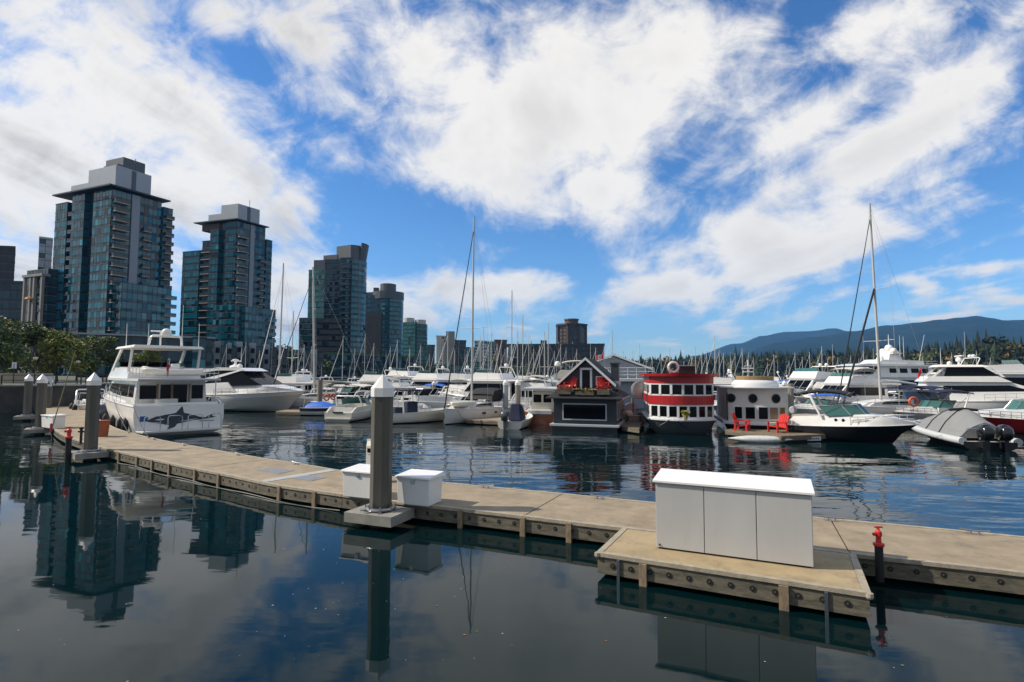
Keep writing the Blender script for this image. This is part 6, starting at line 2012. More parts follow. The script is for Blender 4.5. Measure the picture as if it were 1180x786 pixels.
# ---- white houseboat with portholes
h3 = thing('houseboat', 'white houseboat with round portholes, black hull and brown topped wheelhouse', 'houseboat', A(874, 39.6), R(-14))
h3.scale = (.9, .94, .96)
WW = 2.28
rows = []
for z, w_, bl, ys in ((-.4, WW - .3, .4, .3), (0, WW - .15, .6, .15), (.75, WW + .18, .85, 0)):
    rows.append([(x, y, z) for x, y in bow_poly(w_, bl, 7, 14, ys)])
b = MB(); b.grid(rows, close=True); b.add(rows[-1], [tuple(range(len(rows[-1])))]); b.build('hull', black, h3, smooth=30)
MB().prism(bow_poly(WW + .28, .95, 7.1), .75, .98).build('bulwark', trimw, h3, bevel=.03)
MB().prism(bow_poly(WW - .05, .55, 6.8), .982, 3.42).build('wall', mat('white_painted_wall', (.66, .64, .60), .55, var=.04), h3)


def front_y(x, w_, bl):
    t = (x / w_ + 1) / 2
    return -bl * max(0, math.cos(lerp(-PI / 2, PI / 2, t))) ** .8


for x, wd in ((-1.45, .52), (-.62, .66), (.3, .66), (1.08, .60), (1.72, .40)):
    y = front_y(x, WW - .05, .55); sl_ = math.atan2(front_y(x + .1, WW - .05, .55) - front_y(x - .1, WW - .05, .55), .2)
    fr_ = MB().box((x, y - .015, 1.62), (wd + .1, .09, .94), sl_).build('window', trimw, h3)
    MB().box((x + math.sin(sl_) * .03, y - .04, 1.62), (wd, .1, .84), sl_).build('pane', bglass if x < 1 else mat('curtain%d' % (x * 10), (.16, .08, .04), .3, coat=.6), fr_)
for x in (-1.95, -.42, 1.28):
    y = front_y(x, WW - .05, .55); sl_ = math.atan2(front_y(x + .1, WW - .05, .55) - front_y(x - .1, WW - .05, .55), .2)
    rt = Matrix.Rotation(sl_, 3, 'Z') @ Matrix.Rotation(PI / 2, 3, 'X')
    fr_ = MB().lathe([(.34, -.06), (.34, .05), (.26, .07), (.26, -.06)], (x, y, 2.68), 20, rt).build('porthole', blackm, h3, smooth=40)
    MB().lathe([(.265, -.03), (.265, .03), (0, .03)], (x, y, 2.68), 20, rt).build('pane', bglass, fr_)
b = MB(); b.prism(bow_poly(WW + .42, 1.0, 7.0, y0=-.1), 3.42, 3.52); b.build('roof', trimw, h3, bevel=.02)
b = MB(); b.grid([[(x * k_, y * k_ + .9, z) for x, y in arc_pts] for arc_pts in [[(1.75 * math.cos(2 * PI * i / 28), 1.35 * math.sin(2 * PI * i / 28)) for i in range(28)]] for k_, z in ((1.0, 3.522), (1.02, 3.72), (.92, 3.95), (.8, 4.02))], close=True)
b.add([(1.75 * .8 * math.cos(2 * PI * i / 28), 1.35 * .8 * math.sin(2 * PI * i / 28) + .72 + .18, 4.02) for i in range(28)], [tuple(range(28))])
b.build('wheelhouse', trimw, h3, smooth=40)
MB().prism([(1.42 * math.cos(2 * PI * i / 28), 1.1 * math.sin(2 * PI * i / 28) + .9) for i in range(28)], 4.0, 4.32).build('canvas_top', brown, h3, bevel=.03)
b = MB(); b.tube([(-.5, .9, 4.3), (-.5, .9, 5.55)], .07, 8, r1=.04); b.bb(-.95, -.05, .82, .98, 4.86, 4.95); b.bb(-.78, -.22, .82, .98, 5.05, 5.11); b.bb(-.85, -.15, .7, 1.1, 4.6, 4.68); b.build('signal_mast', trimw, h3)
MB().lathe([(.03, .99), (.05, 1.2), (.05, 3.0), (.02, 3.2)], (-WW + .02, -.1, 0), 6).build('downpipe', blackm, h3)
# ---- chair float in front of it
fd = floatdock('wooden float with two red chairs in front of the white houseboat', [A(836, 38.4), A(901, 34.6), A(958, 36.0), A(944, 41.5), A(905, 40), A(848, 40.2)], z=.45, m=mat('float_boards', (.20, .155, .105), .8, var=.2))
c = A(938, 35.55)
np_ = MB().box((c.x, c.y - .06, .2), (.95, .03, .24), R(9)).build('name_plate', trimw, fd)
b = MB()
for k in range(6): b.box((c.x - .33 + k * .13, c.y - .078 - .0 + (k - 2.5) * .02, .2), (.07, .012, .12), R(9))
b.build('lettering', blackm, np_)
lounge_chair('left red garden chair on the float before the white houseboat', A(856.5, 38.0, .452), 55, 1.15, None)
lounge_chair('right red garden chair on the float before the white houseboat', A(896, 36.9, .452), -75, 1.15, None)
ky = thing('kayak', 'white upturned kayak along the edge of the chair float', 'kayak', A(876, 35.1, .16), R(-10))
b = MB(); rows = []
for i in range(13):
    t = i / 12 * 2 - 1; rr_ = max(.02, .36 * (1 - abs(t) ** 2.2))
    rows.append([(t * 1.9, rr_ * math.cos(a), rr_ * .75 * math.sin(a) + .06 * t * t) for a in [2 * PI * j / 10 for j in range(10)]])
b.grid(rows, close=True); b.add(rows[0], [tuple(range(10))]); b.add(rows[-1], [tuple(range(10))]); b.build('shell', mat('scuffed_white', (.62, .62, .6), .5, var=.2), ky, smooth=60)
bag = thing('blue_jug', 'blue jug on the float by the black cruiser stern', 'jug', A(919, 38.5, .452))
MB().lathe([(.16, 0), (.2, .08), (.2, .5), (.08, .62), (.08, .7), (0, .7)], (0, 0, 0), 10).build('body', bluec, bag, smooth=50)
MB().tube([(.08, 0, .66), (.2, 0, .6), (.2, 0, .4)], .03, 6).build('handle', bluec, bag)

# ================================================================ right-hand boats
c8 = boat('sports_cruiser', 'black hulled sports cruiser with white deck and black bimini', 'boat', A(981, 36.0), -38)
c8.scale = (.74, .76, .92)
L_, B = 9.6, 3.3
hw, zs = add_hull(c8, L_, B, 1.0, 1.38, black, boot=blackm, stripe=black, rake=.16, flare=.34, strz=5)
f0 = cabin(c8, 'topside_moulding', [(-4.7, .9), (4.72, 1.34), (4.55, 1.5), (3.2, 1.78), (1.4, 1.95), (-4.2, 1.62), (-4.75, 1.2)], 1.62, 1.2, white, lambda x: hw(x) / .93, bevel=.07, smooth=50)
MB().bb(-4.4, .2, -1.15, 1.15, 1.5, 1.72).build('cockpit', mat('cockpit_tan', (.4, .36, .3), .6), c8)
pts = [(-1.5, 1.42), (.2, 1.36), (1.25, .75), (1.5, 0)]
full_ = pts + [(x, -y) for x, y in reversed(pts[:-1])]
zz0 = [1.74, 1.86, 1.93, 1.94, 1.93, 1.86, 1.74]
for i in range(len(full_) - 1):
    (xa, ya), (xb, yb) = full_[i], full_[i + 1]
    MB().panel([(xa, ya, zz0[i]), (xb, yb, zz0[i + 1]), (xb - .72, yb * .86, zz0[i + 1] + .66), (xa - .72, ya * .86, zz0[i] + .66)], .02).build('windscreen', tglass, c8)
b = MB(); b.tube([(x - .72, y * .86, z + .67) for (x, y), z in zip(full_, zz0)], .035, 6)
for (x, y), z in zip(full_, zz0): b.tube([(x, y, z), (x - .72, y * .86, z + .67)], .03, 5)
b.build('windscreen_frame', steel, c8)
bimini(c8, -3.9, .3, 1.45, 3.62, dkc, h=1.7, drop=.28, thick=.10)
arch(c8, -2.0, -2.9, 1.5, 1.65, 3.35, .09, m=white)
add_rail(c8, hw, lambda x: zs(x) + .12, .2, 4.6, .5, .12, 8)
MB().tube([(4.5, .1, 1.62), (4.95, 0, 1.5)], .05, 6).build('anchor_roller', steel, c8)
MB().bb(-5.3, -4.75, -1.4, 1.4, .25, .36).build('swim_platform', deckw, c8)
for x, s_ in ((2.2, .4), (3.1, .3)): MB().box((x, 0, 1.9 - (x - 1.4) * .09), (s_, s_, .05), 0).build('deck_hatch', bglass, c8)
MB().lathe([(.2, -.5), (.28, -.35), (.28, .35), (.2, .5), (0, .5)], (-4.6, .4, 2.0), 10, Matrix.Rotation(PI / 2, 3, 'X')).build('rolled_cushion', mat('rolled_grey', (.4, .42, .45), .7), c8)
b = MB()
for xx in (-.9, -.35):
    y_ = f0(xx, 1.5)
    b.lathe([(.11, 0), (.11, .03), (0, .03)], (xx, -y_ - .02, 1.5), 10, Matrix.Rotation(PI / 2, 3, 'X'))
b.build('port_light', bglass, c8)

# ---- rigid inflatable under a grey cover with twin black outboards
c9 = boat('inflatable_boat', 'rigid inflatable under a grey fabric cover with twin black outboards', 'boat', (28.0, 35.6), 78)
c9.scale = (.84, .84, .84)
L_, B = 9.2, 3.3
hw, zs = add_hull(c9, L_, B, .55, 1.05, blackm, boot=blackm, rake=.14, flare=.3, sw=.95, full=2.6)
b = MB()
xs = [lerp(-L_ / 2, L_ / 2 - .25, i / 16) for i in range(17)]
tb = [(x, hw(x) + .08, zs(x) + .02) for x in xs] + [(L_ / 2 + .1, 0, zs(L_ / 2) + .05)] + [(x, -hw(x) - .08, zs(x) + .02) for x in reversed(xs)]
b.tube(tb, .25, 10); b.build('inflatable_tube', mat('pale_hypalon', (.52, .54, .55), .6, var=.05), c9, smooth=60)
b = MB(); b.tube([(p[0], p[1] * 1.085, p[2] + .02) for p in tb], .085, 8); b.build('rubbing_strake', blackm, c9, smooth=60)
rows = []
for i in range(15):
    t = i / 14; x = lerp(-L_ / 2 + .55, L_ / 2 - .1, t)
    hgt = lerp(1.05, 1.8, t / .2) if t < .2 else lerp(1.8, 1.7, (t - .2) / .22) if t < .42 else 1.7 * max(.05, 1 - ((t - .42) / .58) ** 1.12)
    w_ = hw(x) + .02
    rows.append([(x, w_ * math.cos(a) ** 1 if abs(math.cos(a)) > 1e-6 else 0, zs(x) + .18 + hgt * (1 - abs(math.cos(a)) ** 1.7) + .03 * math.sin(j * 2.3 + i * 1.9)) for j, a in enumerate([PI * q / 12 for q in range(13)])])
b = MB(); b.grid(rows); b.add(rows[0], [tuple(range(13))]); b.add(rows[-1], [tuple(range(13))]); b.build('fabric_cover', greyc, c9, smooth=50)
for i0 in (4, 7):
    b = MB(); b.tube([(p[0], p[1] * 1.01, p[2] + .015) for p in rows[i0]], .045, 6); b.build('cover_seam', blackm, c9)
b = MB(); b.tube([Vector(rows[4][6]) + Vector((0, -.9, -.05)), Vector(rows[4][6]) + Vector((.05, 0, .03)), Vector(rows[4][6]) + Vector((0, .9, -.05))], .1, 8); b.build('canopy_edge', dkc, c9, smooth=60)
outboard(c9, -L_ / 2 - .05, .55, -.35, 1.5); outboard(c9, -L_ / 2 - .05, -.55, -.35, 1.5)
b = MB(); b.tube([(-L_ / 2 + .5, 1.2, .6), (-L_ / 2 + .3, 1.2, 1.4), (-L_ / 2 + .3, -1.2, 1.4), (-L_ / 2 + .5, -1.2, .6)], .03, 6); b.build('ski_bar', steel, c9)

# ---- motor yacht with long white foredeck behind the inflatable
c10 = boat('motor_yacht', 'white flybridge yacht with black windscreen band behind the grey covered inflatable', 'yacht', A(1140, 56.5), -24)
c10.scale = (.9, .9, .9)
L_, B = 17.0, 5.0
hw, zs = add_hull(c10, L_, B, 1.8, 2.5, white, boot=dkc, rake=.12, flare=.3)
f = cabin(c10, 'saloon', [(-6.5, 1.7), (6.4, 2.35), (5.6, 2.65), (1.6, 4.0), (-6.0, 4.05)], 2.15, 1.7, white, hw, bevel=.1, smooth=45)
fwin(c10, (5.1, 2.8), (1.9, 3.9), f, panes=2, lo=.02, hi=.9, width=.96)
swin(c10, [(-4.5, 2.9), (3.4, 3.1), (1.4, 3.7), (-4.5, 3.6)], f)
g = cabin(c10, 'flybridge', [(-6.4, 4.05), (1.6, 4.05), (.4, 4.7), (-5.8, 4.65)], 2.0, 1.9, white, bevel=.08)
fg = cabin(c10, 'wheelhouse_glass', [(-4.4, 4.66), (.7, 4.66), (-.8, 5.75), (-4.0, 5.75)], 1.72, 1.5, bglass, bevel=.05)
cabin(c10, 'hardtop', [(-5.0, 5.72), (-.2, 5.72), (-.9, 5.95), (-4.6, 6.0)], 1.9, 1.7, white, bevel=.06)
for sg in (1, -1):
    for xa, xb in ((-4.2, -5.4), (-.1, .9)):
        MB().hexa([(xb - .15, sg * 1.78 - .05, 4.6), (xb + .15, sg * 1.78 - .05, 4.6), (xb + .15, sg * 1.78 + .05, 4.6), (xb - .15, sg * 1.78 + .05, 4.6)], [(xa - .12, sg * 1.65 - .05, 5.75), (xa + .12, sg * 1.65 - .05, 5.75), (xa + .12, sg * 1.65 + .05, 5.75), (xa - .12, sg * 1.65 + .05, 5.75)]).build('hardtop_leg', white, c10)
MB().tube([(-2.5, 0, 5.98), (-2.5, 0, 6.6)], .12, 8).build('radar_post', white, c10); dome(c10, (-2.5, 0, 6.35), .32)
MB().box((-2.5, 0, 7.0), (.16, 2.6, .14)).build('radar_bar', white, c10)
dome(c10, (-3.7, -1.2, 5.98), .24); aerial(c10, (-3.9, 1.2, 5.98), 2.0, .03)
add_rail(c10, hw, zs, -1.0, 8.2, .75, .12, 10)
fenders(c10, hw, (2.6,), -1, 1.9, m=white, r=.3)
flag(c10, (-6.2, -1.6, 4.1), [redp], .9, .6, 1.2, 1.6)
c11 = boat('motor_yacht', 'white motor yacht with three pane flybridge screen at the right edge', 'yacht', A(1162, 70), -16)
flybridge(c11, 18, 5.2, domes=2)
c12 = boat('sports_cruiser', 'white cruiser with dark red hull band cut by the right edge', 'boat', A(1186, 41.5), 165)
express(c12, 9.5, 3.3, canopy=None, stripe=red, strz=4, hullm=red, wsm=tglass, top_h=1.5)

# ---- superyacht with satellite domes
c13 = boat('superyacht', 'large white three deck yacht crowned with satellite domes', 'yacht', A(1015, 88), 188)
c13.scale = (.82, .82, .82)
L_, B = 25, 7.0
hw, zs = add_hull(c13, L_, B, 2.6, 3.8, white, boot=navy, rake=.12, flare=.3)
f = cabin(c13, 'main_deck', [(-10.5, 2.4), (5.5, 2.7), (3.6, 4.9), (-10.5, 4.9)], 3.1, 2.9, white, hw); swin(c13, [(-9, 3.3), (3.9, 3.4), (3.2, 4.4), (-9, 4.4)], f)
fwin(c13, (5.2, 3.0), (3.7, 4.8), f)
cabin(c13, 'upper_overhang', [(-11.5, 4.9), (6.2, 4.9), (7.6, 5.15), (5.6, 5.3), (-11.5, 5.2)], 3.3, 3.2, white, bevel=.05)
f = cabin(c13, 'upper_deck', [(-9.0, 5.2), (4.0, 5.2), (2.0, 7.0), (-9.0, 7.0)], 2.75, 2.5, white)
for x0 in (-8, -6, -3.6, -1.4): swin(c13, [(x0, 5.75), (x0 + 1.6, 5.75), (x0 + 1.6, 6.6), (x0, 6.6)], f)
fwin(c13, (3.8, 5.4), (2.1, 6.9), f, panes=4)
cabin(c13, 'top_overhang', [(-10.0, 7.0), (4.6, 7.0), (8.0, 7.05), (4.8, 7.5), (-10.0, 7.3)], 3.0, 2.9, white, bevel=.05)
cabin(c13, 'sun_deck', [(-7.5, 7.3), (2.5, 7.4), (1.2, 8.3), (-7.5, 8.1)], 2.4, 2.2, white)
b = MB(); b.side([(-3.6, 8.1), (-.6, 8.2), (-1.4, 10.0), (-3.0, 10.0)], lambda x, z: 1.7 - .25 * (z - 8)); b.build('mast_base', white, c13, bevel=.06)
MB().bb(-3.2, -1.2, -2.1, 2.1, 9.4, 9.55).build('mast_platform', white, c13)
MB().tube([(-2.2, 0, 10), (-2.2, 0, 13.2)], .12, 6, r1=.05).build('mast', white, c13)
for x, y, z, r_ in ((-2.2, 0, 10.0, .75), (-1.6, 1.7, 9.55, .6), (-2.4, -1.7, 9.55, .62), (.4, 1.0, 8.3, .45), (-5.0, -1.2, 8.1, .45)): dome(c13, (x, y, z), r_, name='satellite_dome')
b = MB()
for z in (7.6, 8.0): b.tube([(-10, 2.8, z), (-10, -2.8, z)], .03, 5); b.tube([(-10, 2.8, z), (-7.5, 2.8, z)], .03, 5)
b.build('deck_rail', steel, c13)
add_rail(c13, hw, zs, 2, 12, .9, .15, 8)
aerial(c13, (-4, 1.5, 8.2), 4.5, .05); aerial(c13, (-6, -1.5, 8.2), 5.0, .05); aerial(c13, (-8.5, 0, 7.3), 6.0, .05, 1.6)
# ---- sailboat with the tall right mast
c14 = boat('sailing_boat', 'sailboat with the tallest right hand mast and navy cockpit covers', 'sailboat', A(1026, 52), 196)
hw, zs = sailboat(c14, 12.5, 3.8, HZ(232, 51.5) - 1.9, jib=dkc, cover=white, rake=-.028, spread=(.30, .56), mr=.125, dodger=navy)
bow = Vector((5.4, 0, 1.6))
MB().tube([bow, Vector((1.3, 0, 12.4))], .09, 6).build('staysail', dkc, c14)
bimini(c14, -6.0, -3.3, 1.5, 3.3, navy, h=1.5)
MB().side([(-5.8, 1.5), (-3.2, 1.5), (-3.4, 2.9), (-5.6, 2.9)], lambda x, z: 1.35).build('cockpit_cover', mat('smoke_vinyl', (.05, .055, .07), .3, coat=.5), c14, bevel=.08)
lr = thing('life_ring', 'orange life ring on the rail of the navy covered sailboat', 'life ring', A(1053, 47.5, HZ(461, 47.5)))
lifering(lr, (0, 0, 0), .36)
MB().tube([(0, .05, -.9), (0, .05, .3)], .03, 5).build('bracket', steel, lr)
c15 = boat('small_cruiser', 'open white cruiser with dark canopy and red details left of the flybridge yacht', 'boat', A(1076, 50), 175)
express(c15, 8.0, 3.0, canopy=navy, top_h=1.6)
floatdock('tan float under the bow of the black hulled cruiser at right', [A(1020, 44.5), A(1062, 43.5), A(1072, 48), A(1020, 49)], z=.42)
# ---- left of it
c16 = boat('motor_yacht', 'white flybridge yacht moored behind the bare tan pile', 'yacht', A(933, 74), 205)
flybridge(c16, 15, 4.6, domes=2)
c17 = boat('small_cruiser', 'white cruiser with covered stern between the white houseboat and the tan pile', 'boat', A(902, 62), 250)
express(c17, 9, 3.2, canopy=greyc)
c18 = boat('motor_yacht', 'white trawler yacht just above the windscreen of the black cruiser', 'yacht', A(975, 62), 192)
flybridge(c18, 13, 4.3, canopy=ivory, domes=2, hard=True)
# ---- varnished launch and the big yacht behind the dark houseboat
c19 = boat('wooden_launch', 'varnished wooden boat under a white flat awning left of the dark houseboat', 'boat', A(627, 51.5), 82)
hw, zs = add_hull(c19, 8.5, 2.9, 1.05, 1.4, varnish, boot=ivory, stripe=varnish, strz=5, sw=.95)
f = cabin(c19, 'deckhouse', [(-1.5, 1.0), (2.4, 1.2), (2.0, 2.6), (-1.5, 2.6)], 1.0, .9, ivory, hw)
swin(c19, [(-1.2, 1.8), (2.0, 1.8), (1.9, 2.4), (-1.2, 2.4)], f)
for ya in (-.8, .1): MB().bb(-1.54, -1.5, ya, ya + .7, 1.7, 2.4).build('aft_window', bglass, c19)
MB().bb(-4.2, 2.4, -1.5, 1.5, 2.95, 3.03).build('awning', white, c19)
b = MB()
for sg in (1, -1):
    for x in (-4.0, -1.8, 2.2): b.tube([(x, sg * 1.25, 1.1), (x, sg * 1.25, 2.95)], .05, 6)
b.build('awning_post', white, c19)
MB().box((-4.27, 0, 1.0), (.05, 2.0, .3)).build('transom_board', trimw, c19)
c20 = boat('motor_yacht', 'cream and white yacht carrying a grey tender behind the gabled houseboat', 'yacht', A(652, 69), 176)
hw, zs = flybridge(c20, 15, 4.6, domes=1, canopy=beigec, tone=cream)
tn = boat('rubber_dinghy', 'pale grey inflatable tender slung high beside the gabled houseboat', 'dinghy', A(637, 66), 178)
tn.location.z = HZ(441, 66)
b = MB(); b.tube([(-2.0, -.8, 0), (1.2, -.75, .05), (2.2, -.3, .3), (2.4, 0, .35), (2.2, .3, .3), (1.2, .75, .05), (-2.0, .8, 0)], .28, 9); b.build('tube', mat('pale_tender', (.55, .58, .6), .5), tn, smooth=60)
b = MB(); b.hexa([(-1.8, -.3, -.45), (1.2, -.2, -.45), (1.2, .2, -.45), (-1.8, .3, -.45)], [(-1.9, -.7, 0), (1.6, -.6, .1), (1.6, .6, .1), (-1.9, .7, 0)]); b.build('hull', cream, tn)
b = MB(); b.tube([(-.4, -.5, .1), (-.5, -.45, 1.9), (-.5, .45, 1.9), (-.4, .5, .1)], .05, 6); b.build('console_frame', alum, tn)
MB().bb(-1.2, 1.4, -.9, .9, 1.86, 1.94).build('t_top', beigec, tn)
MB().box((-.4, 0, .6), (.5, .6, 1.0)).build('console', white, tn)
dome(tn, (-.6, 0, 2.0), .35)


# ---------------------------------------------------------------- mooring ropes
ropem = mat('mooring_rope', (.30, .28, .24), .9)


def rope(label, a, c, sag=.25, r=.022, m=None):
    a, c = Vector(a), Vector(c)
    o = MB().tube([a.lerp(c, i / 10) - Vector((0, 0, sag * 4 * (i / 10) * (1 - i / 10))) for i in range(11)], r, 5).build('mooring_rope', m or ropem)
    tag(o, label, 'rope', 'mooring ropes')


bpy.context.view_layer.update()
def on(b_, x, y, z): return b_.matrix_basis @ Vector((x, y, z))
def dedge(px, py):
    p = P(px, py, DZ); i = min(range(len(line)), key=lambda k: (line[k] + nrm[k] * (WD - .2) - p.xy).length)
    q = line[i] + nrm[i] * (WD - .2); return Vector((q.x, q.y, DZ + .06))
rope('dark rope from the whale yacht stern corner down to the pontoon', on(y1, -8.4, 2.7, 2.0), dedge(160, 506), .15, m=blackm)
rope('dark rope slanting from the whale yacht side to the pontoon', on(y1, -3.0, 2.85, 2.2), dedge(140, 500), .2, m=blackm)
rope('pale rope from the black cruiser bow to the tan float', on(c8, 4.4, .2, 1.5), A(1024, 44.6, .42), .5)
rope('pale rope from the black cruiser stern to the chair float', on(c8, -4.4, -1.2, 1.3), A(925, 37.4, .47), .15)
rope('pale rope from the middle sailboat bow to the finger float', on(c6, 4.6, 1.0, 1.2), A(541, 47.6, .4), .3)
rope('pale rope from the red houseboat stem to the gangway float', A(771, 39.3, 1.05), A(741, 41.5, .46), .3)
rope('dark rope drooping across the red houseboat hull', A(782, 38.95, 1.0), A(804, 39.6, .9), .45, m=blackm)
rope('pale rope from the sleek sports yacht bow to the small float', on(c2, 8.0, .2, 2.4), A(349, 57.2, .34), .4)

# ================================================================ the rows of boats behind: a few kinds, copied
rb = random.Random(99)
PROTO = {}
FAR = (0, -400)


def proto(key, fn):
    r = thing(key[0], 'x', key[1], (0, -400, 0))
    fn(r)
    PROTO[key[2]] = r


proto(('motor_yacht', 'yacht', 'fly'), lambda r: flybridge(r, 13, 4.2, domes=1))
proto(('motor_yacht', 'yacht', 'flyc'), lambda r: flybridge(r, 12, 4.0, domes=1, canopy=beigec, hard=True))
proto(('motor_yacht', 'yacht', 'flyb'), lambda r: flybridge(r, 12, 4.0, domes=2, canopy=bluec, hard=True, hullm=navy))
proto(('small_cruiser', 'boat', 'exp'), lambda r: express(r, 9, 3.1, wsm=bglass))
proto(('small_cruiser', 'boat', 'expb'), lambda r: express(r, 9, 3.1, canopy=navy))
proto(('small_cruiser', 'boat', 'expw'), lambda r: express(r, 10, 3.3, canopy=ivory))
proto(('small_cruiser', 'boat', 'expbl'), lambda r: express(r, 8.5, 3.0, canopy=bluec, top_h=1.4))
proto(('sailing_boat', 'sailboat', 'sail'), lambda r: sailboat(r, 10.5, 3.3, 13.5, cover=navy, mr=.10, detail=False, stays=True))
proto(('sailing_boat', 'sailboat', 'sailg'), lambda r: sailboat(r, 11, 3.4, 16.5, cover=greyc, jib=white, mr=.11, detail=False, spread=(.36, .64)))
proto(('sailing_boat', 'sailboat', 'sails'), lambda r: sailboat(r, 8.5, 2.8, 10.5, cover=bluec, mr=.085, detail=False, stays=False))
KIND = {'fly': 'white flybridge yacht', 'flyc': 'white flybridge yacht with beige canopy', 'flyb': 'navy hulled yacht with blue canopy', 'exp': 'white sports cruiser', 'expb': 'white cruiser with navy bimini',
        'expw': 'white cruiser with ivory bimini', 'expbl': 'white cruiser with blue bimini', 'sail': 'sailboat with navy sail cover', 'sailg': 'tall masted sailboat with grey sail cover', 'sails': 'small sailboat with blue sail cover'}
used = {}
first = {k: True for k in PROTO}
taken = []


def put(k, px, Z, ang, where, mast_top=None, size=1.0):
    if 175 < ang < 215: ang = 354 - ang
    lab = '%s %s' % (KIND[k], where)
    assert lab not in used, lab
    used[lab] = 1
    o = PROTO[k] if first[k] else copy_tree(PROTO[k])
    first[k] = False
    o.location = A(px, Z); o.rotation_euler = (0, 0, R(ang))
    if size == 1.0 and k[0] != 's':
        size = rb.uniform(.70, 1.06); o.rotation_euler.z += R(rb.uniform(-11, 9))
    o.scale = (size, size * rb.uniform(.92, 1.05), size * rb.uniform(.88, 1.05))
    if mast_top is not None:
        base = {'sail': 1.57 + 13.5, 'sailg': 1.65 + 16.5, 'sails': 1.27 + 10.5}[k]
        s = HZ(mast_top, Z) / base
        s_ = max(.55, min(1.6, s)); o.scale = (s_, s_, s_)
    o['label'] = lab
    o['group'] = {'y': 'yachts in the marina rows', 'b': 'cruisers in the marina rows', 's': 'sailboats in the marina rows'}[o['category'][0]]
    return o


# left basin, front row (between the sports yacht and the middle sailboat)
put('fly', 362, 84, 190, 'behind the blue jib sailboat'); put('expw', 404, 70, 195, 'behind the stern on cream cruiser')
put('exp', 424, 78, 10, 'just left of the central pile top'); put('expb', 440, 66, 200, 'hidden partly by the central pile')
put('fly', 462, 92, 205, 'right of the central pile top', size=1.15); put('expw', 452, 79, 185, 'in the row behind the skiff, left end')
put('expbl', 499, 75, 262, 'seen stern on behind the skiff'); put('flyc', 528, 68, 195, 'right behind the middle sailboat', size=1.0)
put('exp', 488, 64, 175, 'between the skiff and the middle sailboat'); put('expw', 556, 79, 190, 'right of the middle sailboat mast')
put('exp', 350, 97, 185, 'far behind the slim left mast'); put('expb', 385, 99, 190, 'far row above the blue covered runabout'); put('fly', 412, 108, 195, 'far row before the yellow autumn tree')
put('flyc', 433, 120, 200, 'far row right of the yellow autumn bush'); put('exp', 447, 104, 185, 'far row directly behind the pile cap'); put('fly', 481, 116, 190, 'far row left of the middle mast')
put('expw', 505, 104, 195, 'far row next to the tall black jib'); put('exp', 522, 122, 190, 'far row below the white apartment slab'); put('fly', 545, 98, 192, 'far row right of the middle mast')
put('expb', 566, 90, 188, 'left of the pale capped pile'); put('fly', 575, 110, 190, 'far row below the brown brick block'); put('exp', 592, 84, 185, 'behind the two capped piles')
put('expw', 606, 98, 190, 'left of the slung tender'); put('expw', 582, 70, 200, 'behind the rubber boat'); put('flyc', 612, 64, 186, 'left of the white awning')
put('expbl', 470, 140, 190, 'tiny in the far row below the golden tree'); put('exp', 540, 150, 190, 'tiny in the far row at the middle hall'); put('fly', 600, 150, 190, 'tiny in the far row before the hotel')
put('expw', 420, 150, 190, 'tiny in the far row before the quay restaurant'); put('exp', 395, 130, 192, 'tiny in the far row left of the autumn tree'); put('fly', 340, 120, 190, 'far left row before the town houses')
put('expb', 310, 104, 185, 'above the cabin of the sleek sports yacht'); put('exp', 520, 88, 188, 'second row behind the middle sailboat'); put('expw', 632, 110, 190, 'behind the gable roof left slope')
put('fly', 330, 70, 190, 'close behind the sports yacht foredeck', size=.9); put('exp', 395, 62, 188, 'between the blue cover and the cream cruiser', size=.9)
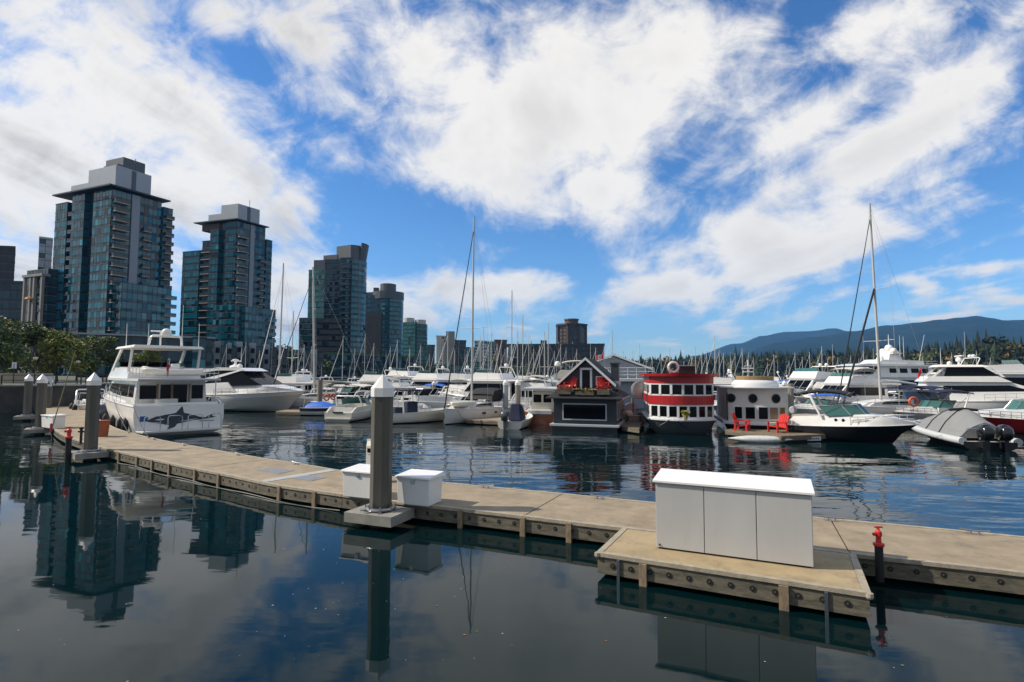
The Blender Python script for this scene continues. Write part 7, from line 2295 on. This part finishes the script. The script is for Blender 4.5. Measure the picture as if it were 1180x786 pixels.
MORE = [('exp', 342, 66, 188, 'close behind the small float'), ('expw', 366, 76, 192, 'under the blue jib'), ('exp', 378, 88, 188, 'second row under the blue jib'), ('fly', 396, 82, 195, 'second row left of the cream cruiser'),
        ('exp', 408, 62, 186, 'peeping over the cream cruiser'), ('fly', 430, 74, 190, 'peeping out left of the central pile'), ('exp', 436, 58, 186, 'hidden by the central pile'), ('flyc', 446, 70, 192, 'in the row behind the skiff, second from the pile'),
        ('exp', 460, 60, 184, 'close above the skiff stern'), ('exp', 470, 72, 190, 'above the skiff console'), ('fly', 492, 82, 200, 'above the skiff bow'), ('expw', 478, 88, 190, 'third row above the skiff'), ('exp', 508, 70, 188, 'left of the middle sailboat bow'),
        ('fly', 518, 78, 190, 'above the middle sailboat foredeck'), ('exp', 540, 62, 188, 'tucked behind the middle sailboat cockpit'), ('fly', 560, 66, 196, 'right behind the dark dodger'), ('exp', 570, 58, 188, 'just left of the rubber boat'),
        ('exp', 548, 86, 190, 'second row by the middle mast'), ('fly', 586, 78, 192, 'above the rubber boat'), ('exp', 600, 72, 186, 'right of the capped piles'), ('expb', 614, 80, 188, 'above the white awning'), ('fly', 622, 88, 190, 'left of the gable roof'),
        ('exp', 320, 92, 186, 'above the sports yacht windscreen'), ('expw', 300, 88, 190, 'above the sports yacht hardtop'), ('fly', 276, 96, 190, 'left of the sports yacht radar'), ('exp', 455, 96, 186, 'third row right of the pile cap'), ('expb', 468, 106, 190, 'fourth row above the skiff'),
        ('exp', 534, 108, 190, 'fourth row by the middle mast'), ('fly', 558, 118, 190, 'fifth row by the middle mast'), ('exp', 495, 126, 190, 'fifth row left of the black jib'), ('expw', 440, 134, 190, 'fifth row right of the autumn bush'), ('exp', 372, 112, 190, 'fourth row under the slate tower'),
        ('fly', 356, 130, 190, 'fifth row under the slate tower'), ('exp', 580, 130, 190, 'fifth row below the brick block'), ('expw', 612, 128, 190, 'fifth row before the hotel'), ('fly', 640, 96, 190, 'hidden behind the gable'),
        ('exp', 745, 76, 190, 'left of the red roof'), ('fly', 815, 70, 195, 'second row between the two houseboats'), ('expw', 835, 90, 190, 'third row by the signal mast'), ('exp', 868, 88, 190, 'just above the brown wheelhouse'), ('fly', 880, 106, 190, 'fourth row by the wheelhouse'),
        ('exp', 918, 68, 188, 'close behind the tan pile'), ('fly', 948, 70, 195, 'above the black cruiser bimini'), ('exp', 962, 84, 190, 'second row above the bimini'), ('expw', 985, 74, 188, 'above the black cruiser screen'), ('exp', 1030, 74, 190, 'under the superyacht stern'),
        ('expb', 1060, 70, 190, 'right under the superyacht stern'), ('fly', 1100, 78, 190, 'above the flybridge yacht foredeck'), ('exp', 1130, 84, 190, 'right of the flybridge yacht'), ('fly', 1172, 88, 190, 'at the right edge, third row')]
for m_ in MORE: put(*m_)
# masts of the left basin
for px, top, Z, k, where in ((520, 382, 96, 'sails', 'left of the tall black jib'), (549, 384, 90, 'sail', 'just right of the middle mast'), (557, 388, 105, 'sails', 'before the pale concrete block'), (570, 384, 100, 'sail', 'left of the brown brick block'),
                             (595, 334, 74, 'sailg', 'behind the brown grey capped pile'), (600.5, 382, 92, 'sails', 'second mast right of the brick block'), (607, 363, 80, 'sailg', 'third mast right of the brick block'), (618, 402, 90, 'sails', 'small mast before the hotel left part'),
                             (632, 383, 88, 'sail', 'left of the hotel tower'), (636, 372, 105, 'sailg', 'nearly touching the hotel tower'), (650, 396, 110, 'sails', 'below the hotel tower'), (668, 402, 110, 'sail', 'behind the gable apex'),
                             (690, 400, 120, 'sail', 'at the hotel right end'), (710, 380, 92, 'sailg', 'above the grey boathouse'), (741, 396, 105, 'sail', 'left of the red houseboat'), (423, 385, 150, 'sail', 'before the slate drum tower'),
                             (505, 392, 130, 'sail', 'before the sea green tower'), (566, 398, 130, 'sails', 'before the narrow green block'), (352, 398, 120, 'sails', 'before the right town houses'), (300, 405, 130, 'sails', 'before the left town houses'), (452, 400, 140, 'sails', 'right of the pile cap')):
    put(k, px, Z, rb.uniform(180, 215), where, top)
# right basin
for px, top, Z, k, where in ((755, 412, 110, 'sails', 'over the red roof left end'), (801, 404, 120, 'sail', 'over the red roof right end'), (806, 398, 100, 'sail', 'between the red and white houseboats'), (819, 405, 96, 'sails', 'close left of the white houseboat'),
                             (829, 386, 84, 'sailg', 'tallest left of the signal mast'), (838, 408, 100, 'sail', 'behind the signal mast'), (846, 412, 130, 'sails', 'tiny one left of the signal mast'), (872, 413, 120, 'sail', 'right of the signal mast'),
                             (888, 416, 110, 'sails', 'over the white roof right end'), (921, 405, 100, 'sail', 'left of the covered stern cruiser'), (929, 410, 110, 'sails', 'over the far flybridge yacht'), (938, 404, 104, 'sail', 'right of the far flybridge yacht'),
                             (947, 410, 120, 'sails', 'second right of the far flybridge yacht'), (958, 412, 118, 'sails', 'left of the superyacht bow'), (1102, 404, 140, 'sail', 'between the two right yachts'), (1131, 402, 130, 'sail', 'over the right edge yacht'), (1160, 412, 150, 'sails', 'small mast near the right edge'),
                             (765, 408, 135, 'sail', 'above the white ring'), (791, 415, 150, 'sails', 'far behind the red roof'), (860, 400, 105, 'sail', 'behind the brown wheelhouse'), (1000, 402, 120, 'sail', 'left of the tallest right mast'), (985, 408, 130, 'sails', 'before the superyacht')):
    put(k, px, Z, rb.uniform(160, 205), where, top)
put('exp', 735, 86, 190, 'behind the grey boathouse'); put('fly', 822, 80, 200, 'seen between the two houseboats'); put('exp', 826, 62, 245, 'low between the two houseboats'); put('fly', 892, 95, 200, 'behind the white houseboat right end')
put('flyb', 908, 84, 250, 'before the wood'); put('exp', 955, 96, 195, 'behind the far flybridge yacht'); put('expw', 915, 110, 195, 'far below the wood'); put('expbl', 893, 70, 255, 'right of the white wheelhouse')
put('fly', 1088, 96, 192, 'between the superyacht and the flybridge yacht'); put('expw', 1000, 66, 190, 'below the superyacht'); put('exp', 1045, 64, 188, 'behind the navy covered sailboat'); put('fly', 1150, 100, 190, 'far right below the wood')
put('exp', 760, 100, 190, 'behind the red houseboat left'); put('fly', 800, 120, 190, 'far between the masts'); put('expw', 850, 118, 190, 'far behind the white houseboat'); put('expbl', 940, 58, 190, 'behind the tan pile', size=.9)

EXTRA = [(262, 398, 120), (285, 396, 112), (346, 386, 96), (361, 400, 110), (398, 388, 104), (410, 402, 124), (433, 396, 118), (460, 392, 112), (474, 404, 126), (487, 398, 108), (497, 408, 136), (512, 402, 116), (527, 394, 110), (541, 404, 128), (561, 376, 94), (576, 396, 118), (585, 402, 126), (613, 386, 100), (625, 398, 116), (642, 404, 124), (655, 400, 130),
         (700, 398, 118), (722, 404, 112), (732, 410, 130), (748, 406, 120), (776, 400, 110), (812, 410, 126), (833, 402, 112), (851, 406, 118), (866, 414, 136), (896, 408, 112), (913, 414, 130), (952, 402, 108), (970, 410, 122), (994, 412, 128), (1041, 406, 124), (1068, 408, 132), (1090, 412, 140), (1116, 408, 128), (1146, 410, 134)]
LAND = [(262, 'left of the sports yacht radar'), (346, 'near the slim left mast'), (398, 'near the slate tower foot'), (460, 'behind the pile cap'), (512, 'near the tall black jib'), (561, 'near the brown brick block'), (625, 'before the long hotel'), (700, 'near the grey boathouse roof'), (748, 'behind the red roof'), (812, 'far between the two houseboats'),
        (866, 'far behind the white wheelhouse'), (952, 'far left of the superyacht'), (1041, 'behind the superyacht stern'), (1116, 'behind the right hand yachts')]
cnt = {}
for i, (px, top, Z) in enumerate(EXTRA):
    w_ = min(LAND, key=lambda q: abs(q[0] - px))[1]
    cnt[w_] = cnt.get(w_, 0) + 1
    put(('sail', 'sails', 'sailg')[i % 3], px, Z, rb.uniform(158, 205), ('first', 'second', 'third', 'fourth')[cnt[w_] - 1] + ' from the left ' + w_, top)
# walkway floats under the rows (dark lines of pontoons) and their piles
for a, c, Z, lab in ((352, 640, 73, 'long low pontoon behind the middle sailboat'), (330, 640, 102, 'far pontoon in the left basin'), (700, 960, 66, 'long low pontoon behind the houseboats'), (700, 1200, 90, 'far pontoon in the right basin')):
    floatdock(lab, [A(a, Z), A(c, Z - 2), A(c, Z - .4), A(a, Z + 1.6)], z=.45, name='walkway_float')
for i, (px, Z, top, lab) in enumerate(((500, 74, 439, 'far white capped pile behind the skiff'), (560, 74, 439, 'far white capped pile right of the middle sailboat'), (735, 66.5, 437, 'far white capped pile left of the red houseboat'), (905, 66.5, 437, 'far white capped pile right of the white houseboat'), (1035, 88, 436, 'far white capped pile near the superyacht'))):
    pile_at(lab, px, Z, top, m=conc)
# paddle board rack: the single yellow kayak seen far left
yk = thing('kayak', 'yellow kayak stowed on a boat behind the blue jib', 'kayak', A(362, 72, 2.9), R(8))
b = MB(); rows = []
for i in range(11):
    t = i / 10 * 2 - 1; rr_ = max(.02, .36 * (1 - abs(t) ** 2.2))
    rows.append([(t * 1.7, rr_ * math.cos(a), rr_ * .7 * math.sin(a)) for a in [2 * PI * j / 8 for j in range(8)]])
b.grid(rows, close=True); b.build('shell', yellow, yk, smooth=60)
# red and white maple flag far behind the pile
fl_ = thing('flag_staff', 'red and white flag on a staff left of the pile cap', 'flag', A(428, 88, 1.5))
flag(fl_, (0, 0, 0), [redp, trimw], .9, .7, .2, 3.0)

# ---------------------------------------------------------------- flecks of leaf and foam on the calm water: nobody could count them
b = MB(); rf = random.Random(4)
for k in range(100):
    px, py = rf.uniform(-60, 1100), rf.uniform(560, 786)
    if rf.random() < .6: px = rf.gauss(470, 160); py = rf.gauss(680, 60)
    p = P(px, py, 0)
    if p.y > 26 or p.y < 2: continue
    i = min(range(0, len(line), 4), key=lambda q: (line[q] - p.xy).length)
    if (p.xy - line[i]).dot(nrm[i]) > -.5: continue
    s_ = rf.choice((.004, .006, .009, .014)) * rf.uniform(.7, 1.3)
    a0 = rf.uniform(0, 6)
    b.mi = rf.choices((0, 1, 2), (30, 2, 1))[0]
    if b.mi: s_ *= 1.5
    b.add([(p.x + s_ * math.cos(a0 + j * 1.05) * rf.uniform(.6, 1.3), p.y + s_ * math.sin(a0 + j * 1.05) * rf.uniform(.6, 1.3), .006) for j in range(6)], [tuple(range(6))])
o = b.build('floating_flecks', [mat('foam_fleck', (.45, .45, .42), .8), mat('brown_leaf', (.28, .12, .04), .8), mat('green_leaf', (.12, .14, .04), .8)], fix=False)
tag(o, 'scattered pale flecks and small leaves floating on the dark water', 'debris', kind='stuff')
